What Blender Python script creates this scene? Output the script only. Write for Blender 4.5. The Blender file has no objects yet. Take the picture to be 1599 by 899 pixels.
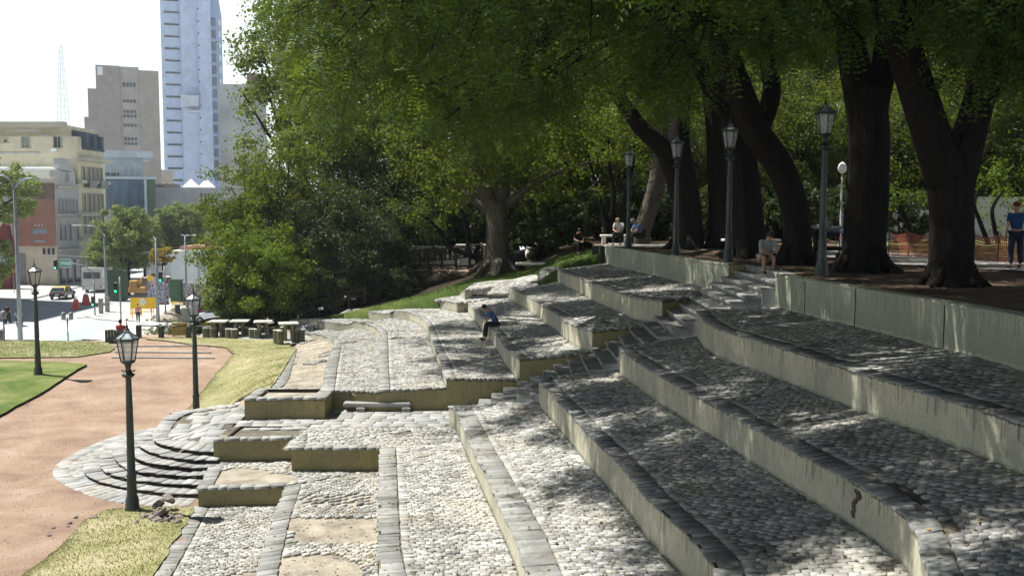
import bpy, math, random
import numpy as np
from math import radians, sin, cos, pi, tan, atan, atan2, sqrt, floor
from mathutils import Vector, Matrix, noise as mnoise
from mathutils.geometry import delaunay_2d_cdt

SC = bpy.context.scene
COL = SC.collection
random.seed(7)
RNG = np.random.default_rng(11)

# ------------------------------------------------------------------ camera
CAMZ = 6.73                      # camera height above the lower plaza (z = 0)
F = 1555.0                       # focal length in pixels of the 1599 px wide photograph
HOR = 325.0
PITCH = atan((449.5 - HOR) / F)
cam_d = bpy.data.cameras.new("camera")
cam = bpy.data.objects.new("camera", cam_d)
COL.objects.link(cam)
cam.location = (0, 0, CAMZ)
cam.rotation_euler = (radians(90) - PITCH, 0, 0)
cam_d.sensor_width = 36.0
cam_d.lens = 36.0 * F / 1599.0
cam_d.clip_start = 0.1
cam_d.clip_end = 4000
SC.camera = cam

# ------------------------------------------------------------------ sky, sun, exposure
SUN_EL = radians(61)
LD = Vector((0.94, -0.34, 0)).normalized()          # where the light travels to, seen from above
sdir = Vector((-LD.x * cos(SUN_EL), -LD.y * cos(SUN_EL), sin(SUN_EL)))   # towards the sun
world = bpy.data.worlds.new("World")
SC.world = world
world.use_nodes = True
wn = world.node_tree.nodes
wl = world.node_tree.links
for n in list(wn): wn.remove(n)
wo = wn.new("ShaderNodeOutputWorld")
wb = wn.new("ShaderNodeBackground")
sky = wn.new("ShaderNodeTexSky")
sky.sky_type = 'NISHITA'
sky.sun_disc = False
sky.sun_elevation = SUN_EL
sky.sun_rotation = atan2(sdir.x, sdir.y)
sky.air_density = 1.0
sky.dust_density = 1.0
sky.ozone_density = 2.2
# bright summer haze: the sky pales towards the horizon, as in the photograph
tcw = wn.new("ShaderNodeTexCoord"); sx_ = wn.new("ShaderNodeSeparateXYZ"); wl.new(tcw.outputs["Generated"], sx_.inputs[0])
rw = wn.new("ShaderNodeValToRGB"); rw.color_ramp.elements[0].position = 0.215; rw.color_ramp.elements[0].color = (1, 1, 1, 1)
rw.color_ramp.elements[1].position = 0.27; rw.color_ramp.elements[1].color = (0, 0, 0, 1)
wl.new(sx_.outputs[2], rw.inputs[0])
mw = wn.new("ShaderNodeMix"); mw.data_type = 'RGBA'; wl.new(rw.outputs[0], mw.inputs[0]); dk = wn.new("ShaderNodeMix"); dk.data_type = "RGBA"; dk.blend_type = "MULTIPLY"; dk.inputs[0].default_value = 1; wl.new(sky.outputs[0], dk.inputs[6]); dk.inputs[7].default_value = (.62, .62, .60, 1); wl.new(dk.outputs[2], mw.inputs[6]); mw.inputs[7].default_value = (13.0, 14.2, 14.5, 1)
wl.new(mw.outputs[2], wb.inputs[0])
wb.inputs[1].default_value = 0.05
wl.new(wb.outputs[0], wo.inputs[0])
sl = bpy.data.lights.new("sun", 'SUN')
sl.energy = 5.0
sl.angle = radians(0.5)
sl.color = (1.0, 0.965, 0.90)
sun = bpy.data.objects.new("sun", sl)
COL.objects.link(sun)
sun.rotation_euler = sdir.to_track_quat('Z', 'Y').to_euler()
sun.location = (0, 0, 60)
SC.view_settings.view_transform = 'Standard'
SC.view_settings.look = 'None'
SC.view_settings.exposure = 0.90
SC.view_settings.gamma = 1.0
SC.view_settings.use_curve_mapping = False
SC.render.engine = 'CYCLES'
cy = SC.cycles
cy.use_denoising = True
cy.max_bounces = 6
cy.diffuse_bounces = 3
cy.glossy_bounces = 2
cy.transmission_bounces = 4
cy.transparent_max_bounces = 6
cy.sample_clamp_indirect = 6
cy.caustics_reflective = False
cy.caustics_refractive = False

# ------------------------------------------------------------------ small helpers
def U(px, py, h):
    """pixel of the photograph -> world point on the level h metres below the camera"""
    d = Vector(((px - 799.5) / F, cos(PITCH) - sin(PITCH) * (py - 449.5) / F,
                -sin(PITCH) - cos(PITCH) * (py - 449.5) / F))
    t = -h / d.z
    return Vector((d.x * t, d.y * t, CAMZ - h))

def UY(px, py, y):
    """pixel -> world point at depth y"""
    d = Vector(((px - 799.5) / F, cos(PITCH) - sin(PITCH) * (py - 449.5) / F,
                -sin(PITCH) - cos(PITCH) * (py - 449.5) / F))
    t = y / d.y
    return Vector((d.x * t, y, CAMZ + d.z * t))

def proj(p):
    """world -> photograph pixel (numpy arrays ok)"""
    x, y, z = p[..., 0], p[..., 1], p[..., 2] - CAMZ
    dep = y * cos(PITCH) - z * sin(PITCH)
    up = y * sin(PITCH) + z * cos(PITCH)
    return 799.5 + F * x / dep, 449.5 - F * up / dep, dep

def tag(o, label=None, cat=None, group=None, kind=None):
    if label: o["label"] = label
    if cat: o["category"] = cat
    if group: o["group"] = group
    if kind: o["kind"] = kind
    return o

def thing(name, label, cat, loc=(0, 0, 0), rz=0.0, group=None):
    o = bpy.data.objects.new(name, None)
    o.empty_display_size = 0.2
    COL.objects.link(o)
    o.location = loc
    o.rotation_euler = (0, 0, rz)
    return tag(o, label, cat, group)

def kids(o):
    return [c for c in COL.objects if c.parent == o]

def copy_tree(o, label=None, loc=None, rz=None, scale=None, group=None):
    r = o.copy(); COL.objects.link(r)
    for c in KIDS.get(o.name, []):
        k = c.copy(); COL.objects.link(k); k.parent = r
        KIDS.setdefault(r.name, []).append(k)
        for g in KIDS.get(c.name, []):
            q = g.copy(); COL.objects.link(q); q.parent = k
            KIDS.setdefault(k.name, []).append(q)
    if label: r["label"] = label
    if group: r["group"] = group
    if loc is not None: r.location = loc
    if rz is not None: r.rotation_euler = (0, 0, rz)
    if scale is not None: r.scale = scale if hasattr(scale, '__len__') else (scale,) * 3
    return r
KIDS = {}

def link_mesh(name, me, mats, parent=None, loc=None):
    o = bpy.data.objects.new(name, me)
    COL.objects.link(o)
    if mats is not None:
        for m in (mats if isinstance(mats, (list, tuple)) else [mats]):
            me.materials.append(m)
    if parent is not None:
        o.parent = parent
        KIDS.setdefault(parent.name, []).append(o)
    if loc is not None: o.location = loc
    return o

def np_mesh(name, V, Q, uv=None, smooth=False):
    """V (n,3), Q (m,4) or (m,3)"""
    V = np.asarray(V, dtype=np.float32); Q = np.asarray(Q, dtype=np.int32)
    me = bpy.data.meshes.new(name)
    k = Q.shape[1]
    me.vertices.add(len(V)); me.vertices.foreach_set("co", V.ravel())
    me.loops.add(Q.size); me.loops.foreach_set("vertex_index", Q.ravel())
    me.polygons.add(len(Q))
    me.polygons.foreach_set("loop_start", np.arange(0, Q.size, k, dtype=np.int32))
    me.polygons.foreach_set("loop_total", np.full(len(Q), k, dtype=np.int32))
    if smooth: me.polygons.foreach_set("use_smooth", np.ones(len(Q), dtype=bool))
    me.update(calc_edges=True)
    if uv is not None:
        l = me.uv_layers.new(name="UVMap")
        l.data.foreach_set("uv", np.asarray(uv, dtype=np.float32)[Q.ravel()].ravel())
    me.validate()
    return me

class MB:
    """collects shapes into ONE mesh"""
    def __init__(s): s.v = []; s.f = []; s.sm = []
    def add(s, vs, fs, smooth=False, M=None):
        b = len(s.v)
        for p in vs:
            p = Vector(p)
            s.v.append(M @ p if M is not None else p)
        for f in fs: s.f.append([b + i for i in f]); s.sm.append(smooth)
        return s
    def box(s, c, d, rz=0.0, M=None, taper=1.0, bev=0.0):
        hx, hy, hz = d[0] / 2, d[1] / 2, d[2] / 2
        R = Matrix.Translation(c) @ Matrix.Rotation(rz, 4, 'Z')
        if M is not None: R = M @ R
        if bev <= 0:
            vs = [(-hx, -hy, -hz), (hx, -hy, -hz), (hx, hy, -hz), (-hx, hy, -hz),
                  (-hx * taper, -hy * taper, hz), (hx * taper, -hy * taper, hz), (hx * taper, hy * taper, hz), (-hx * taper, hy * taper, hz)]
            fs = [(0, 3, 2, 1), (4, 5, 6, 7), (0, 1, 5, 4), (1, 2, 6, 5), (2, 3, 7, 6), (3, 0, 4, 7)]
            return s.add(vs, fs, M=R)
        b = min(bev, hx * .9, hy * .9, hz * .9)
        def ring(ix, iy, z):
            return [(-ix + b, -iy, z), (ix - b, -iy, z), (ix, -iy + b, z), (ix, iy - b, z), (ix - b, iy, z), (-ix + b, iy, z), (-ix, iy - b, z), (-ix, -iy + b, z)]
        vs = ring(hx - b, hy - b, -hz) + ring(hx, hy, -hz + b) + ring(hx, hy, hz - b) + ring(hx - b, hy - b, hz)
        fs = [list(range(7, -1, -1)), list(range(24, 32))]
        for r in range(3):
            for i in range(8):
                j = (i + 1) % 8
                fs.append((r * 8 + i, r * 8 + j, r * 8 + 8 + j, r * 8 + 8 + i))
        return s.add(vs, fs, M=R)
    def prism(s, poly, z0, z1, M=None):
        n = len(poly)
        a = sum(poly[i][0] * poly[(i + 1) % n][1] - poly[(i + 1) % n][0] * poly[i][1] for i in range(n))
        if a < 0: poly = poly[::-1]
        vs = [(p[0], p[1], z0) for p in poly] + [(p[0], p[1], z1) for p in poly]
        fs = [list(range(n - 1, -1, -1)), list(range(n, 2 * n))]
        for i in range(n):
            j = (i + 1) % n
            fs.append((i, j, n + j, n + i))
        return s.add(vs, fs, M=M)
    def tube(s, pts, rad, n=10, cap=True, smooth=True, M=None, wob=0.0):
        pts = [Vector(p) for p in pts]
        if not hasattr(rad, '__len__'): rad = [rad] * len(pts)
        vs = []; fs = []
        prev = None
        for i, p in enumerate(pts):
            t = (pts[min(i + 1, len(pts) - 1)] - pts[max(i - 1, 0)]).normalized()
            if prev is None:
                a = Vector((1, 0, 0)) if abs(t.x) < .9 else Vector((0, 1, 0))
                u = (a - t * a.dot(t)).normalized()
            else:
                u = (prev - t * prev.dot(t)).normalized()
            prev = u
            w = t.cross(u)
            for k in range(n):
                a = 2 * pi * k / n
                r = rad[i] * (1 + wob * (mnoise.noise(Vector((cos(a) * 1.6, sin(a) * 1.6, p.z * .35 + p.x))) ))
                vs.append(p + (u * cos(a) + w * sin(a)) * r)
        for i in range(len(pts) - 1):
            for k in range(n):
                j = (k + 1) % n
                fs.append((i * n + k, i * n + j, (i + 1) * n + j, (i + 1) * n + k))
        if cap:
            fs.append(list(range(n - 1, -1, -1)))
            fs.append(list(range((len(pts) - 1) * n, len(pts) * n)))
        return s.add(vs, fs, smooth=smooth, M=M)
    def lathe(s, prof, n=16, M=None, smooth=True, phase=0.0, cap=True):
        vs = []; fs = []
        for (r, z) in prof:
            for k in range(n):
                a = 2 * pi * k / n + phase
                vs.append((r * cos(a), r * sin(a), z))
        for i in range(len(prof) - 1):
            for k in range(n):
                j = (k + 1) % n
                fs.append((i * n + k, i * n + j, (i + 1) * n + j, (i + 1) * n + k))
        if cap:
            fs.append(list(range(n - 1, -1, -1)))
            fs.append(list(range((len(prof) - 1) * n, len(prof) * n)))
        return s.add(vs, fs, smooth=smooth, M=M)
    def blob(s, c, r, seed=0, amp=.25, sub=1, M=None, flat=True):
        """an irregular rock-like lump"""
        t = (1 + sqrt(5)) / 2
        vs = [Vector(p).normalized() for p in [(-1, t, 0), (1, t, 0), (-1, -t, 0), (1, -t, 0), (0, -1, t), (0, 1, t), (0, -1, -t), (0, 1, -t), (t, 0, -1), (t, 0, 1), (-t, 0, -1), (-t, 0, 1)]]
        fs = [(0, 11, 5), (0, 5, 1), (0, 1, 7), (0, 7, 10), (0, 10, 11), (1, 5, 9), (5, 11, 4), (11, 10, 2), (10, 7, 6), (7, 1, 8), (3, 9, 4), (3, 4, 2), (3, 2, 6), (3, 6, 8), (3, 8, 9), (4, 9, 5), (2, 4, 11), (6, 2, 10), (8, 6, 7), (9, 8, 1)]
        for _ in range(sub):
            cache = {}; nf = []
            def mid(a, b):
                k = (min(a, b), max(a, b))
                if k not in cache:
                    cache[k] = len(vs); vs.append(((vs[a] + vs[b]) / 2).normalized())
                return cache[k]
            for a, b, c2 in fs:
                x, y, z = mid(a, b), mid(b, c2), mid(c2, a)
                nf += [(a, x, z), (b, y, x), (c2, z, y), (x, y, z)]
            fs = nf
        rr = Vector(r) if hasattr(r, '__len__') else Vector((r, r, r))
        out = []
        for p in vs:
            k = 1 + amp * mnoise.noise(p * 1.7 + Vector((seed * 3.1, seed, 0)))*2
            out.append(Vector((p.x * rr.x * k, p.y * rr.y * k, p.z * rr.z * k)) + Vector(c))
        return s.add(out, fs, smooth=not flat, M=M)
    def build(s, name, mats, parent=None, loc=None, world=False):
        me = bpy.data.meshes.new(name)
        vs = s.v
        if world and parent is not None:
            L = parent.location
            vs = [p - L for p in vs]
        me.from_pydata([tuple(p) for p in vs], [], s.f)
        me.polygons.foreach_set("use_smooth", s.sm)
        me.update()
        return link_mesh(name, me, mats, parent, loc)

# ------------------------------------------------------------------ materials
def rgb(c): return (c[0], c[1], c[2], 1.0)

class MT:
    def __init__(s, name, rough=0.8, spec=0.3):
        m = bpy.data.materials.new(name); m.use_nodes = True
        s.m = m; s.n = m.node_tree.nodes; s.l = m.node_tree.links
        s.b = s.n["Principled BSDF"]
        s.b.inputs["Roughness"].default_value = rough
        s.b.inputs["Specular IOR Level"].default_value = spec
    def node(s, t, **kw):
        n = s.n.new(t)
        for k, v in kw.items(): setattr(n, k, v)
        return n
    def coords(s, kind="Object", scale=(1, 1, 1)):
        tc = s.node("ShaderNodeTexCoord"); mp = s.node("ShaderNodeMapping")
        mp.inputs["Scale"].default_value = scale
        s.l.new(tc.outputs[kind], mp.inputs[0])
        return mp.outputs[0]
    def world_coords(s, scale=(1, 1, 1)):
        g = s.node("ShaderNodeNewGeometry"); mp = s.node("ShaderNodeMapping")
        mp.inputs["Scale"].default_value = scale
        s.l.new(g.outputs["Position"], mp.inputs[0])
        return mp.outputs[0]
    def noise(s, vec, scale, detail=4, rough=.55, dist=0):
        n = s.node("ShaderNodeTexNoise")
        n.inputs["Scale"].default_value = scale; n.inputs["Detail"].default_value = detail
        n.inputs["Roughness"].default_value = rough; n.inputs["Distortion"].default_value = dist
        s.l.new(vec, n.inputs["Vector"])
        return n.outputs["Fac"]
    def ramp(s, fac, stops):
        r = s.node("ShaderNodeValToRGB")
        e = r.color_ramp.elements
        while len(e) > 1: e.remove(e[-1])
        e[0].position = stops[0][0]; e[0].color = rgb(stops[0][1]) if hasattr(stops[0][1], '__len__') else (stops[0][1],) * 3 + (1,)
        for p, c in stops[1:]:
            k = e.new(p); k.color = rgb(c) if hasattr(c, '__len__') else (c, c, c, 1)
        s.l.new(fac, r.inputs[0])
        return r.outputs[0]
    def mix(s, fac, a, b, mode='MIX'):
        n = s.node("ShaderNodeMix", data_type='RGBA', blend_type=mode)
        for i, v in ((0, fac), (6, a), (7, b)):
            if hasattr(v, 'links') or isinstance(v, bpy.types.NodeSocket): s.l.new(v, n.inputs[i])
            elif i == 0: n.inputs[0].default_value = v
            else: n.inputs[i].default_value = rgb(v)
        return n.outputs[2]
    def island(s):
        g = s.node("ShaderNodeNewGeometry")
        return g.outputs["Random Per Island"]
    def math(s, op, a, b=None, c=None):
        n = s.node("ShaderNodeMath", operation=op)
        for i, v in enumerate((a, b, c)):
            if v is None: continue
            if isinstance(v, bpy.types.NodeSocket): s.l.new(v, n.inputs[i])
            else: n.inputs[i].default_value = v
        return n.outputs[0]
    def color(s, c):
        if isinstance(c, bpy.types.NodeSocket): s.l.new(c, s.b.inputs["Base Color"])
        else: s.b.inputs["Base Color"].default_value = rgb(c)
        return s
    def bump(s, h, strength=.5, dist=.02):
        b = s.node("ShaderNodeBump"); b.inputs["Strength"].default_value = strength; b.inputs["Distance"].default_value = dist
        s.l.new(h, b.inputs["Height"]); s.l.new(b.outputs[0], s.b.inputs["Normal"])
        return s

def m_plain(name, c, rough=.6, var=.12, scale=6, metal=0, spec=.3, bump=.15):
    t = MT(name, rough, spec)
    v = t.coords("Object")
    n = t.noise(v, scale, 5)
    a = tuple(max(0, x * (1 - var * 1.6)) for x in c); b = tuple(min(1, x * (1 + var)) for x in c)
    t.color(t.ramp(n, [(.3, a), (.7, b)]))
    t.b.inputs["Metallic"].default_value = metal
    if bump: t.bump(t.noise(v, scale * 5, 3), bump, .01)
    return t.m

def m_stone(name, lo, hi, tint=(.5, .44, .33), rough=.85, grain=55):
    """stones: each island its own shade, sandy dust between noise patches"""
    t = MT(name, rough, .25)
    w = t.world_coords()
    isl = t.island()
    base = t.ramp(isl, [(0, lo), (.55, tuple((a + b) / 2 for a, b in zip(lo, hi))), (1, hi)])
    patch = t.ramp(t.noise(w, .55, 5, .6), [(.48, 0.0), (.68, .55)])
    c = t.mix(patch, base, tint)
    dirt = t.ramp(t.noise(w, 1.15, 7, .68, .6), [(.36, (.60, .585, .54)), (.52, (1, 1, 1))])
    c = t.mix(.85, c, dirt, 'MULTIPLY')
    fine = t.ramp(t.noise(w, grain, 4, .7), [(.25, (.62, .62, .62)), (.6, (1.08, 1.08, 1.08))])
    c = t.mix(.8, c, fine, 'MULTIPLY')
    t.color(c)
    t.bump(t.noise(w, grain * .7, 5, .7), .35, .008)
    return t.m

def m_ground(name, stops, scale=1.2, fine=30, bump=.5, dist=.03, mul=.45, rough=.95):
    t = MT(name, rough, .1)
    w = t.world_coords()
    base = t.ramp(t.noise(w, scale, 8, .62, .3), stops)
    f = t.ramp(t.noise(w, fine, 6, .75), [(.3, (1 - mul,) * 3), (.65, (1.15,) * 3)])
    t.color(t.mix(1.0, base, f, 'MULTIPLY'))
    t.bump(t.noise(w, fine * .6, 6, .75), bump, dist)
    return t.m

def m_plaster(name, clean, mid, streak, drip, mould=.5, dripk=.7):
    """stained rendered wall; UV: u metres along, v 0 foot .. 1 top"""
    t = MT(name, .9, .15)
    tc = t.node("ShaderNodeTexCoord")
    def uvn(sx, sy, sc, det=4, ro=.6):
        mp = t.node("ShaderNodeMapping"); mp.inputs["Scale"].default_value = (sx, sy, 1)
        t.l.new(tc.outputs["UV"], mp.inputs[0]); return t.noise(mp.outputs[0], sc, det, ro)
    sep = t.node("ShaderNodeSeparateXYZ"); t.l.new(tc.outputs["UV"], sep.inputs[0])
    V = sep.outputs[1]
    c = t.ramp(uvn(.5, .25, 1.6, 5), [(.34, mid), (.60, clean)])
    wet = t.ramp(uvn(1.3, .10, 2.2, 4, .7), [(.56, 0.0), (.66, mould)])
    c = t.mix(wet, c, streak)
    # thin dark drips that start at the top and run down by different lengths
    d = uvn(9, .12, 1.3, 3, .7)
    lim = t.ramp(uvn(3.1, .0, 1.9, 5, .75), [(.30, 1.0), (.70, .15)])
    below = t.math('GREATER_THAN', V, lim)
    dr = t.math('MULTIPLY', t.ramp(d, [(.50, 0.0), (.70, dripk)]), t.math('SMOOTHSTEP', V, lim, 1.0) if False else below)
    c = t.mix(dr, c, drip)
    # rim of grime right under the coping, ragged
    rim = t.math('GREATER_THAN', t.math('ADD', V, t.math('MULTIPLY', uvn(7, 3, 1.0, 4, .7), .22)), 1.05)
    c = t.mix(t.math('MULTIPLY', rim, .75), c, drip)
    foot = t.math('LESS_THAN', t.math('ADD', V, t.math('MULTIPLY', uvn(4, 3, 1.0, 4, .7), .25)), .19)
    c = t.mix(t.math('MULTIPLY', foot, .5), c, streak)
    w = t.world_coords()
    f = t.ramp(t.noise(w, 22, 6, .75), [(.3, (.75,) * 3), (.65, (1.1,) * 3)])
    t.color(t.mix(1.0, c, f, 'MULTIPLY'))
    t.bump(t.noise(w, 14, 7, .75), .55, .03)
    return t.m

M = {}
M['cobble'] = m_stone('granite_cobble', (.22, .22, .21), (.48, .48, .455), tint=(.42, .395, .32))
M['flag'] = m_stone('flagstone', (.24, .25, .25), (.40, .40, .39), tint=(.41, .38, .33), grain=35)
M['slate'] = m_stone('slate_coping', (.18, .185, .18), (.34, .345, .33), tint=(.30, .29, .25), grain=30)
M['sand'] = m_ground('sand_bed', [(.3, (.20, .175, .14)), (.5, (.34, .305, .245)), (.72, (.48, .44, .36))], 1.6, 40)
M['joint'] = m_ground('joint_sand', [(.3, (.08, .075, .065)), (.55, (.17, .155, .12)), (.78, (.42, .38, .29))], 1.1, 40)
M['wall'] = m_plaster('stained_cream_wall', (.50, .475, .36), (.35, .345, .275), (.19, .205, .16), (.055, .055, .045))
M['wall_olive'] = m_plaster('olive_stained_wall', (.31, .265, .125), (.21, .19, .105), (.12, .12, .07), (.05, .05, .035), .5, .35)
M['wall_green'] = m_plaster('green_grey_wall', (.34, .355, .275), (.27, .29, .23), (.52, .49, .38), (.12, .125, .10), .7)
M['path'] = m_ground('brick_dust_path', [(.28, (.27, .185, .145)), (.5, (.40, .285, .21)), (.72, (.50, .395, .31))], .75, 30, 1.0, .05, .6)
M['lawn'] = m_ground('dry_lawn', [(.30, (.20, .215, .085)), (.48, (.32, .31, .155)), (.60, (.41, .38, .22)), (.72, (.52, .45, .33))], .7, 45, .8, .04, .5)
M['lawn_g'] = m_ground('green_lawn', [(.30, (.06, .115, .025)), (.5, (.145, .185, .055)), (.72, (.27, .275, .12))], .7, 45, .8, .04, .5)
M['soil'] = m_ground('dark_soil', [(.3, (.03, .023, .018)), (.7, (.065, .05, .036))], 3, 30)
M['litter'] = m_ground('leaf_litter', [(.3, (.065, .045, .032)), (.5, (.12, .085, .06)), (.72, (.23, .17, .12))], 1.3, 22, .8, .04, .6)
M['asphalt'] = m_ground('asphalt', [(.3, (.33, .345, .355)), (.7, (.42, .43, .44))], .3, 12, .1, .01, .15)
M['pavement'] = m_ground('grey_pavement', [(.3, (.38, .37, .35)), (.7, (.52, .51, .49))], .4, 9, .1, .01, .15)
M['prom'] = m_ground('promenade', [(.3, (.22, .21, .20)), (.7, (.38, .37, .35))], .6, 25, .3, .02, .3)
# ------------------------------------------------------------------ terraces
class PL:
    """polyline in 3D, parametrised by arc length in plan"""
    def __init__(s, pts):
        s.p = np.array([tuple(p) for p in pts], float)
        d = np.linalg.norm(np.diff(s.p[:, :2], axis=0), axis=1)
        s.s = np.concatenate([[0], np.cumsum(d)]); s.L = s.s[-1]
    def at(s, u):
        u = np.asarray(u) * s.L
        return np.stack([np.interp(u, s.s, s.p[:, i]) for i in range(3)], -1)
    def dropped(s, d0, d1):
        q = s.p.copy(); q[:, 2] -= d0 + (d1 - d0) * s.s / s.L
        return PL(q)

def extend(pts, y_end):
    a, b = pts[-2], pts[-1]
    t = (y_end - b.y) / (b.y - a.y) if abs(b.y - a.y) > 1e-6 else 0
    return pts + [Vector((b.x + (b.x - a.x) * t, y_end, b.z))]

def px_line(l, h=None):
    return [U(a[0], a[1], a[2] if len(a) > 2 else h) for a in l]

def ruled(A, B):
    """surface S(s,t): t=0 on A, t=1 on B"""
    def S(s, t):
        s = np.asarray(s, float); t = np.asarray(t, float)
        a = A.at(s); b = B.at(s)
        return a + (b - a) * t[..., None]
    S.Ls = (A.L + B.L) / 2
    S.w = lambda s: np.linalg.norm(A.at(s)[..., :2] - B.at(s)[..., :2], axis=-1)
    return S

def stones_from_cells(cells, rng, hgt=.006, inset=.008, depth=.06, tilt=.003, sink=0.0):
    """cells (n,4,3) corners in order -> bevelled stones, one island each"""
    c = np.asarray(cells, float); n = len(c)
    if n == 0: return np.zeros((0, 3)), np.zeros((0, 4), int)
    cen = c.mean(1, keepdims=True)
    ext = np.linalg.norm(c - cen, axis=2, keepdims=True)
    k = 1 - inset / np.maximum(ext, .02)
    mid = cen + (c - cen) * k
    mid[..., :2] += rng.normal(0, inset * .45, (n, 4, 2))
    top = cen + (mid - cen) * (1 - np.minimum(.009 / np.maximum(ext, .03), .25))
    dz = rng.normal(0, hgt, (n, 1)) - sink
    dz = dz + np.array([.022 * mnoise.noise(Vector((q[0] * .9, q[1] * .9, 7.7))) for q in c.mean(1)])[:, None]
    tl = rng.normal(0, tilt, (n, 4))
    mid[..., 2] += dz + tl - .010
    top[..., 2] += dz + tl
    bot = mid.copy(); bot[..., 2] -= depth
    V = np.concatenate([top, mid, bot], 1).reshape(-1, 3)
    b = (np.arange(n) * 12)[:, None]
    base = np.array([[0, 1, 2, 3]] + [[i, 4 + i, 4 + (i + 1) % 4, (i + 1) % 4] for i in range(4)] + [[4 + i, 8 + i, 8 + (i + 1) % 4, 4 + (i + 1) % 4] for i in range(4)])
    Q = (b[:, :, None] + base[None]).reshape(-1, 4)
    return V, Q

def pave(S, L, row=.135, w=.16, t0=0., t1=1., s0=0., s1=1., arc=0., rng=RNG, skip=None, jit=.16, width=None, t0m=None):
    """rows of stones run across (t), rows stack along (s)"""
    nrow = max(1, int(L * (s1 - s0) / row))
    cells = []
    W0 = width
    for i in range(nrow):
        sa = s0 + (s1 - s0) * i / nrow; sb = s0 + (s1 - s0) * (i + 1) / nrow
        if t0m is not None: t0 = t0m / float(S.w(np.array((sa + sb) / 2)))
        ww = (float(S.w(np.array(sa))) if W0 is None else W0) * (t1 - t0)
        k = max(1, int(round(ww / w)))
        e = np.linspace(0, 1, k + 1)
        off = (i % 2) * .5 / k
        e[1:-1] += off + rng.normal(0, jit / k, k - 1) * .6
        if k > 1: e[1:-1] = np.clip(np.sort(e[1:-1]), .02, .99)
        tt = t0 + (t1 - t0) * e
        def so(s, t): return s + arc / L * np.sin((t - t0) / (t1 - t0) * pi)
        for j in range(k):
            a, b = tt[j], tt[j + 1]
            if b - a < .25 * (t1 - t0) / k: continue
            cells.append(((so(sa, a), a), (so(sa, b), b), (so(sb, b), b), (so(sb, a), a)))
    C = np.array(cells)
    ss = np.clip(C[..., 0], 0, 1); ttt = C[..., 1]
    P = S(ss, ttt)
    if skip is not None:
        cen = P.mean(1)
        keep = ~skip(cen)
        P = P[keep]
    # consistent upward winding
    a = np.cross(P[:, 1] - P[:, 0], P[:, 2] - P[:, 0])[:, 2]
    P[a < 0] = P[a < 0][:, ::-1]
    return P

def grid_surf(S, ns, nt, dz=0., t0=0., t1=1., amp=.0, s0=0., s1=1.):
    s, t = np.meshgrid(np.linspace(s0, s1, ns), np.linspace(t0, t1, nt), indexing='ij')
    P = S(s, t).reshape(-1, 3); P[:, 2] += dz
    if amp:
        for i in range(len(P)):
            P[i, 2] += amp * mnoise.noise(Vector((P[i, 0] * 2.1, P[i, 1] * 2.1, 3.3)))
    idx = np.arange(ns * nt).reshape(ns, nt)
    Q = np.stack([idx[:-1, :-1], idx[1:, :-1], idx[1:, 1:], idx[:-1, 1:]], -1).reshape(-1, 4)
    a = np.cross(P[Q[0, 1]] - P[Q[0, 0]], P[Q[0, 2]] - P[Q[0, 0]])[2]
    if a < 0: Q = Q[:, ::-1]
    return P, Q

def add_np(name, V, Q, mat, parent, smooth=False, uv=None):
    L = np.array(parent.location) if parent is not None else 0
    return link_mesh(name, np_mesh(name, np.asarray(V) - L, Q, uv=uv, smooth=smooth), mat, parent)

def wall_face(top, drop0, drop1, extra=.12, cap=.05, amp=.015, step=.22, nz=5):
    """vertical sheet hanging from a polyline; returns V,Q,uv"""
    n = max(2, int(top.L / step)); u = np.linspace(0, 1, n)
    # keep the true corners
    u = np.unique(np.concatenate([u, top.s / top.L]))
    P = top.at(u); D = drop0 + (drop1 - drop0) * u
    V = []; uv = []
    rows = list(np.linspace(1, 0, nz))
    for k, v in enumerate(rows):
        q = P.copy()
        q[:, 2] = P[:, 2] - cap - (D - cap) * (1 - v)
        V.append(q); uv.append(np.stack([u * top.L, np.full(len(u), v)], -1))
    q = P.copy(); q[:, 2] = P[:, 2] - D - extra
    V.append(q); uv.append(np.stack([u * top.L, np.full(len(u), -.1)], -1))
    m = len(V); N = len(u)
    V = np.concatenate(V); uv = np.concatenate(uv)
    d = np.gradient(P[:, :2], axis=0); d /= np.linalg.norm(d, axis=1, keepdims=True) + 1e-9
    nrm = np.stack([d[:, 1], -d[:, 0]], -1)
    for i in range(len(V)):
        k = i % N
        a = amp * mnoise.noise(Vector((V[i, 0] * 1.3, V[i, 1] * 1.3, V[i, 2] * 2.2)))
        V[i, 0] += nrm[k, 0] * a; V[i, 1] += nrm[k, 1] * a
    idx = np.arange(m * N).reshape(m, N)
    Q = np.stack([idx[:-1, :-1], idx[1:, :-1], idx[1:, 1:], idx[:-1, 1:]], -1).reshape(-1, 4)
    return V, Q, uv

def coping_cells(S, L, depth=.42, width=None, slab=.17, over=.022, rng=RNG, s0=0., s1=1., gap=.12):
    """slabs laid across the outer edge; they overhang the wall a little and unevenly"""
    cells = []
    s = 0.0
    LL = L * (s1 - s0)
    while s < LL:
        w = slab * rng.uniform(.6, 1.7)
        if s + w > LL: w = LL - s
        if w < .04: break
        a, b = s0 + s / L, s0 + (s + w) / L
        W = float(S.w(np.array((a + b) / 2)))
        o = -(over + rng.uniform(-.015, .03)) / W
        if rng.random() < .04: o = .04 / W
        e = depth / W
        e2 = e + rng.uniform(-.012, .012) / W
        cells.append([(a, o), (b, o), (b, e2), (a, e2)])
        s += w
    C = np.array(cells)
    P = S(np.clip(C[..., 0], 0, 1), C[..., 1])
    a = np.cross(P[:, 1] - P[:, 0], P[:, 2] - P[:, 0])[:, 2]
    P[a < 0] = P[a < 0][:, ::-1]
    return P

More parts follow.
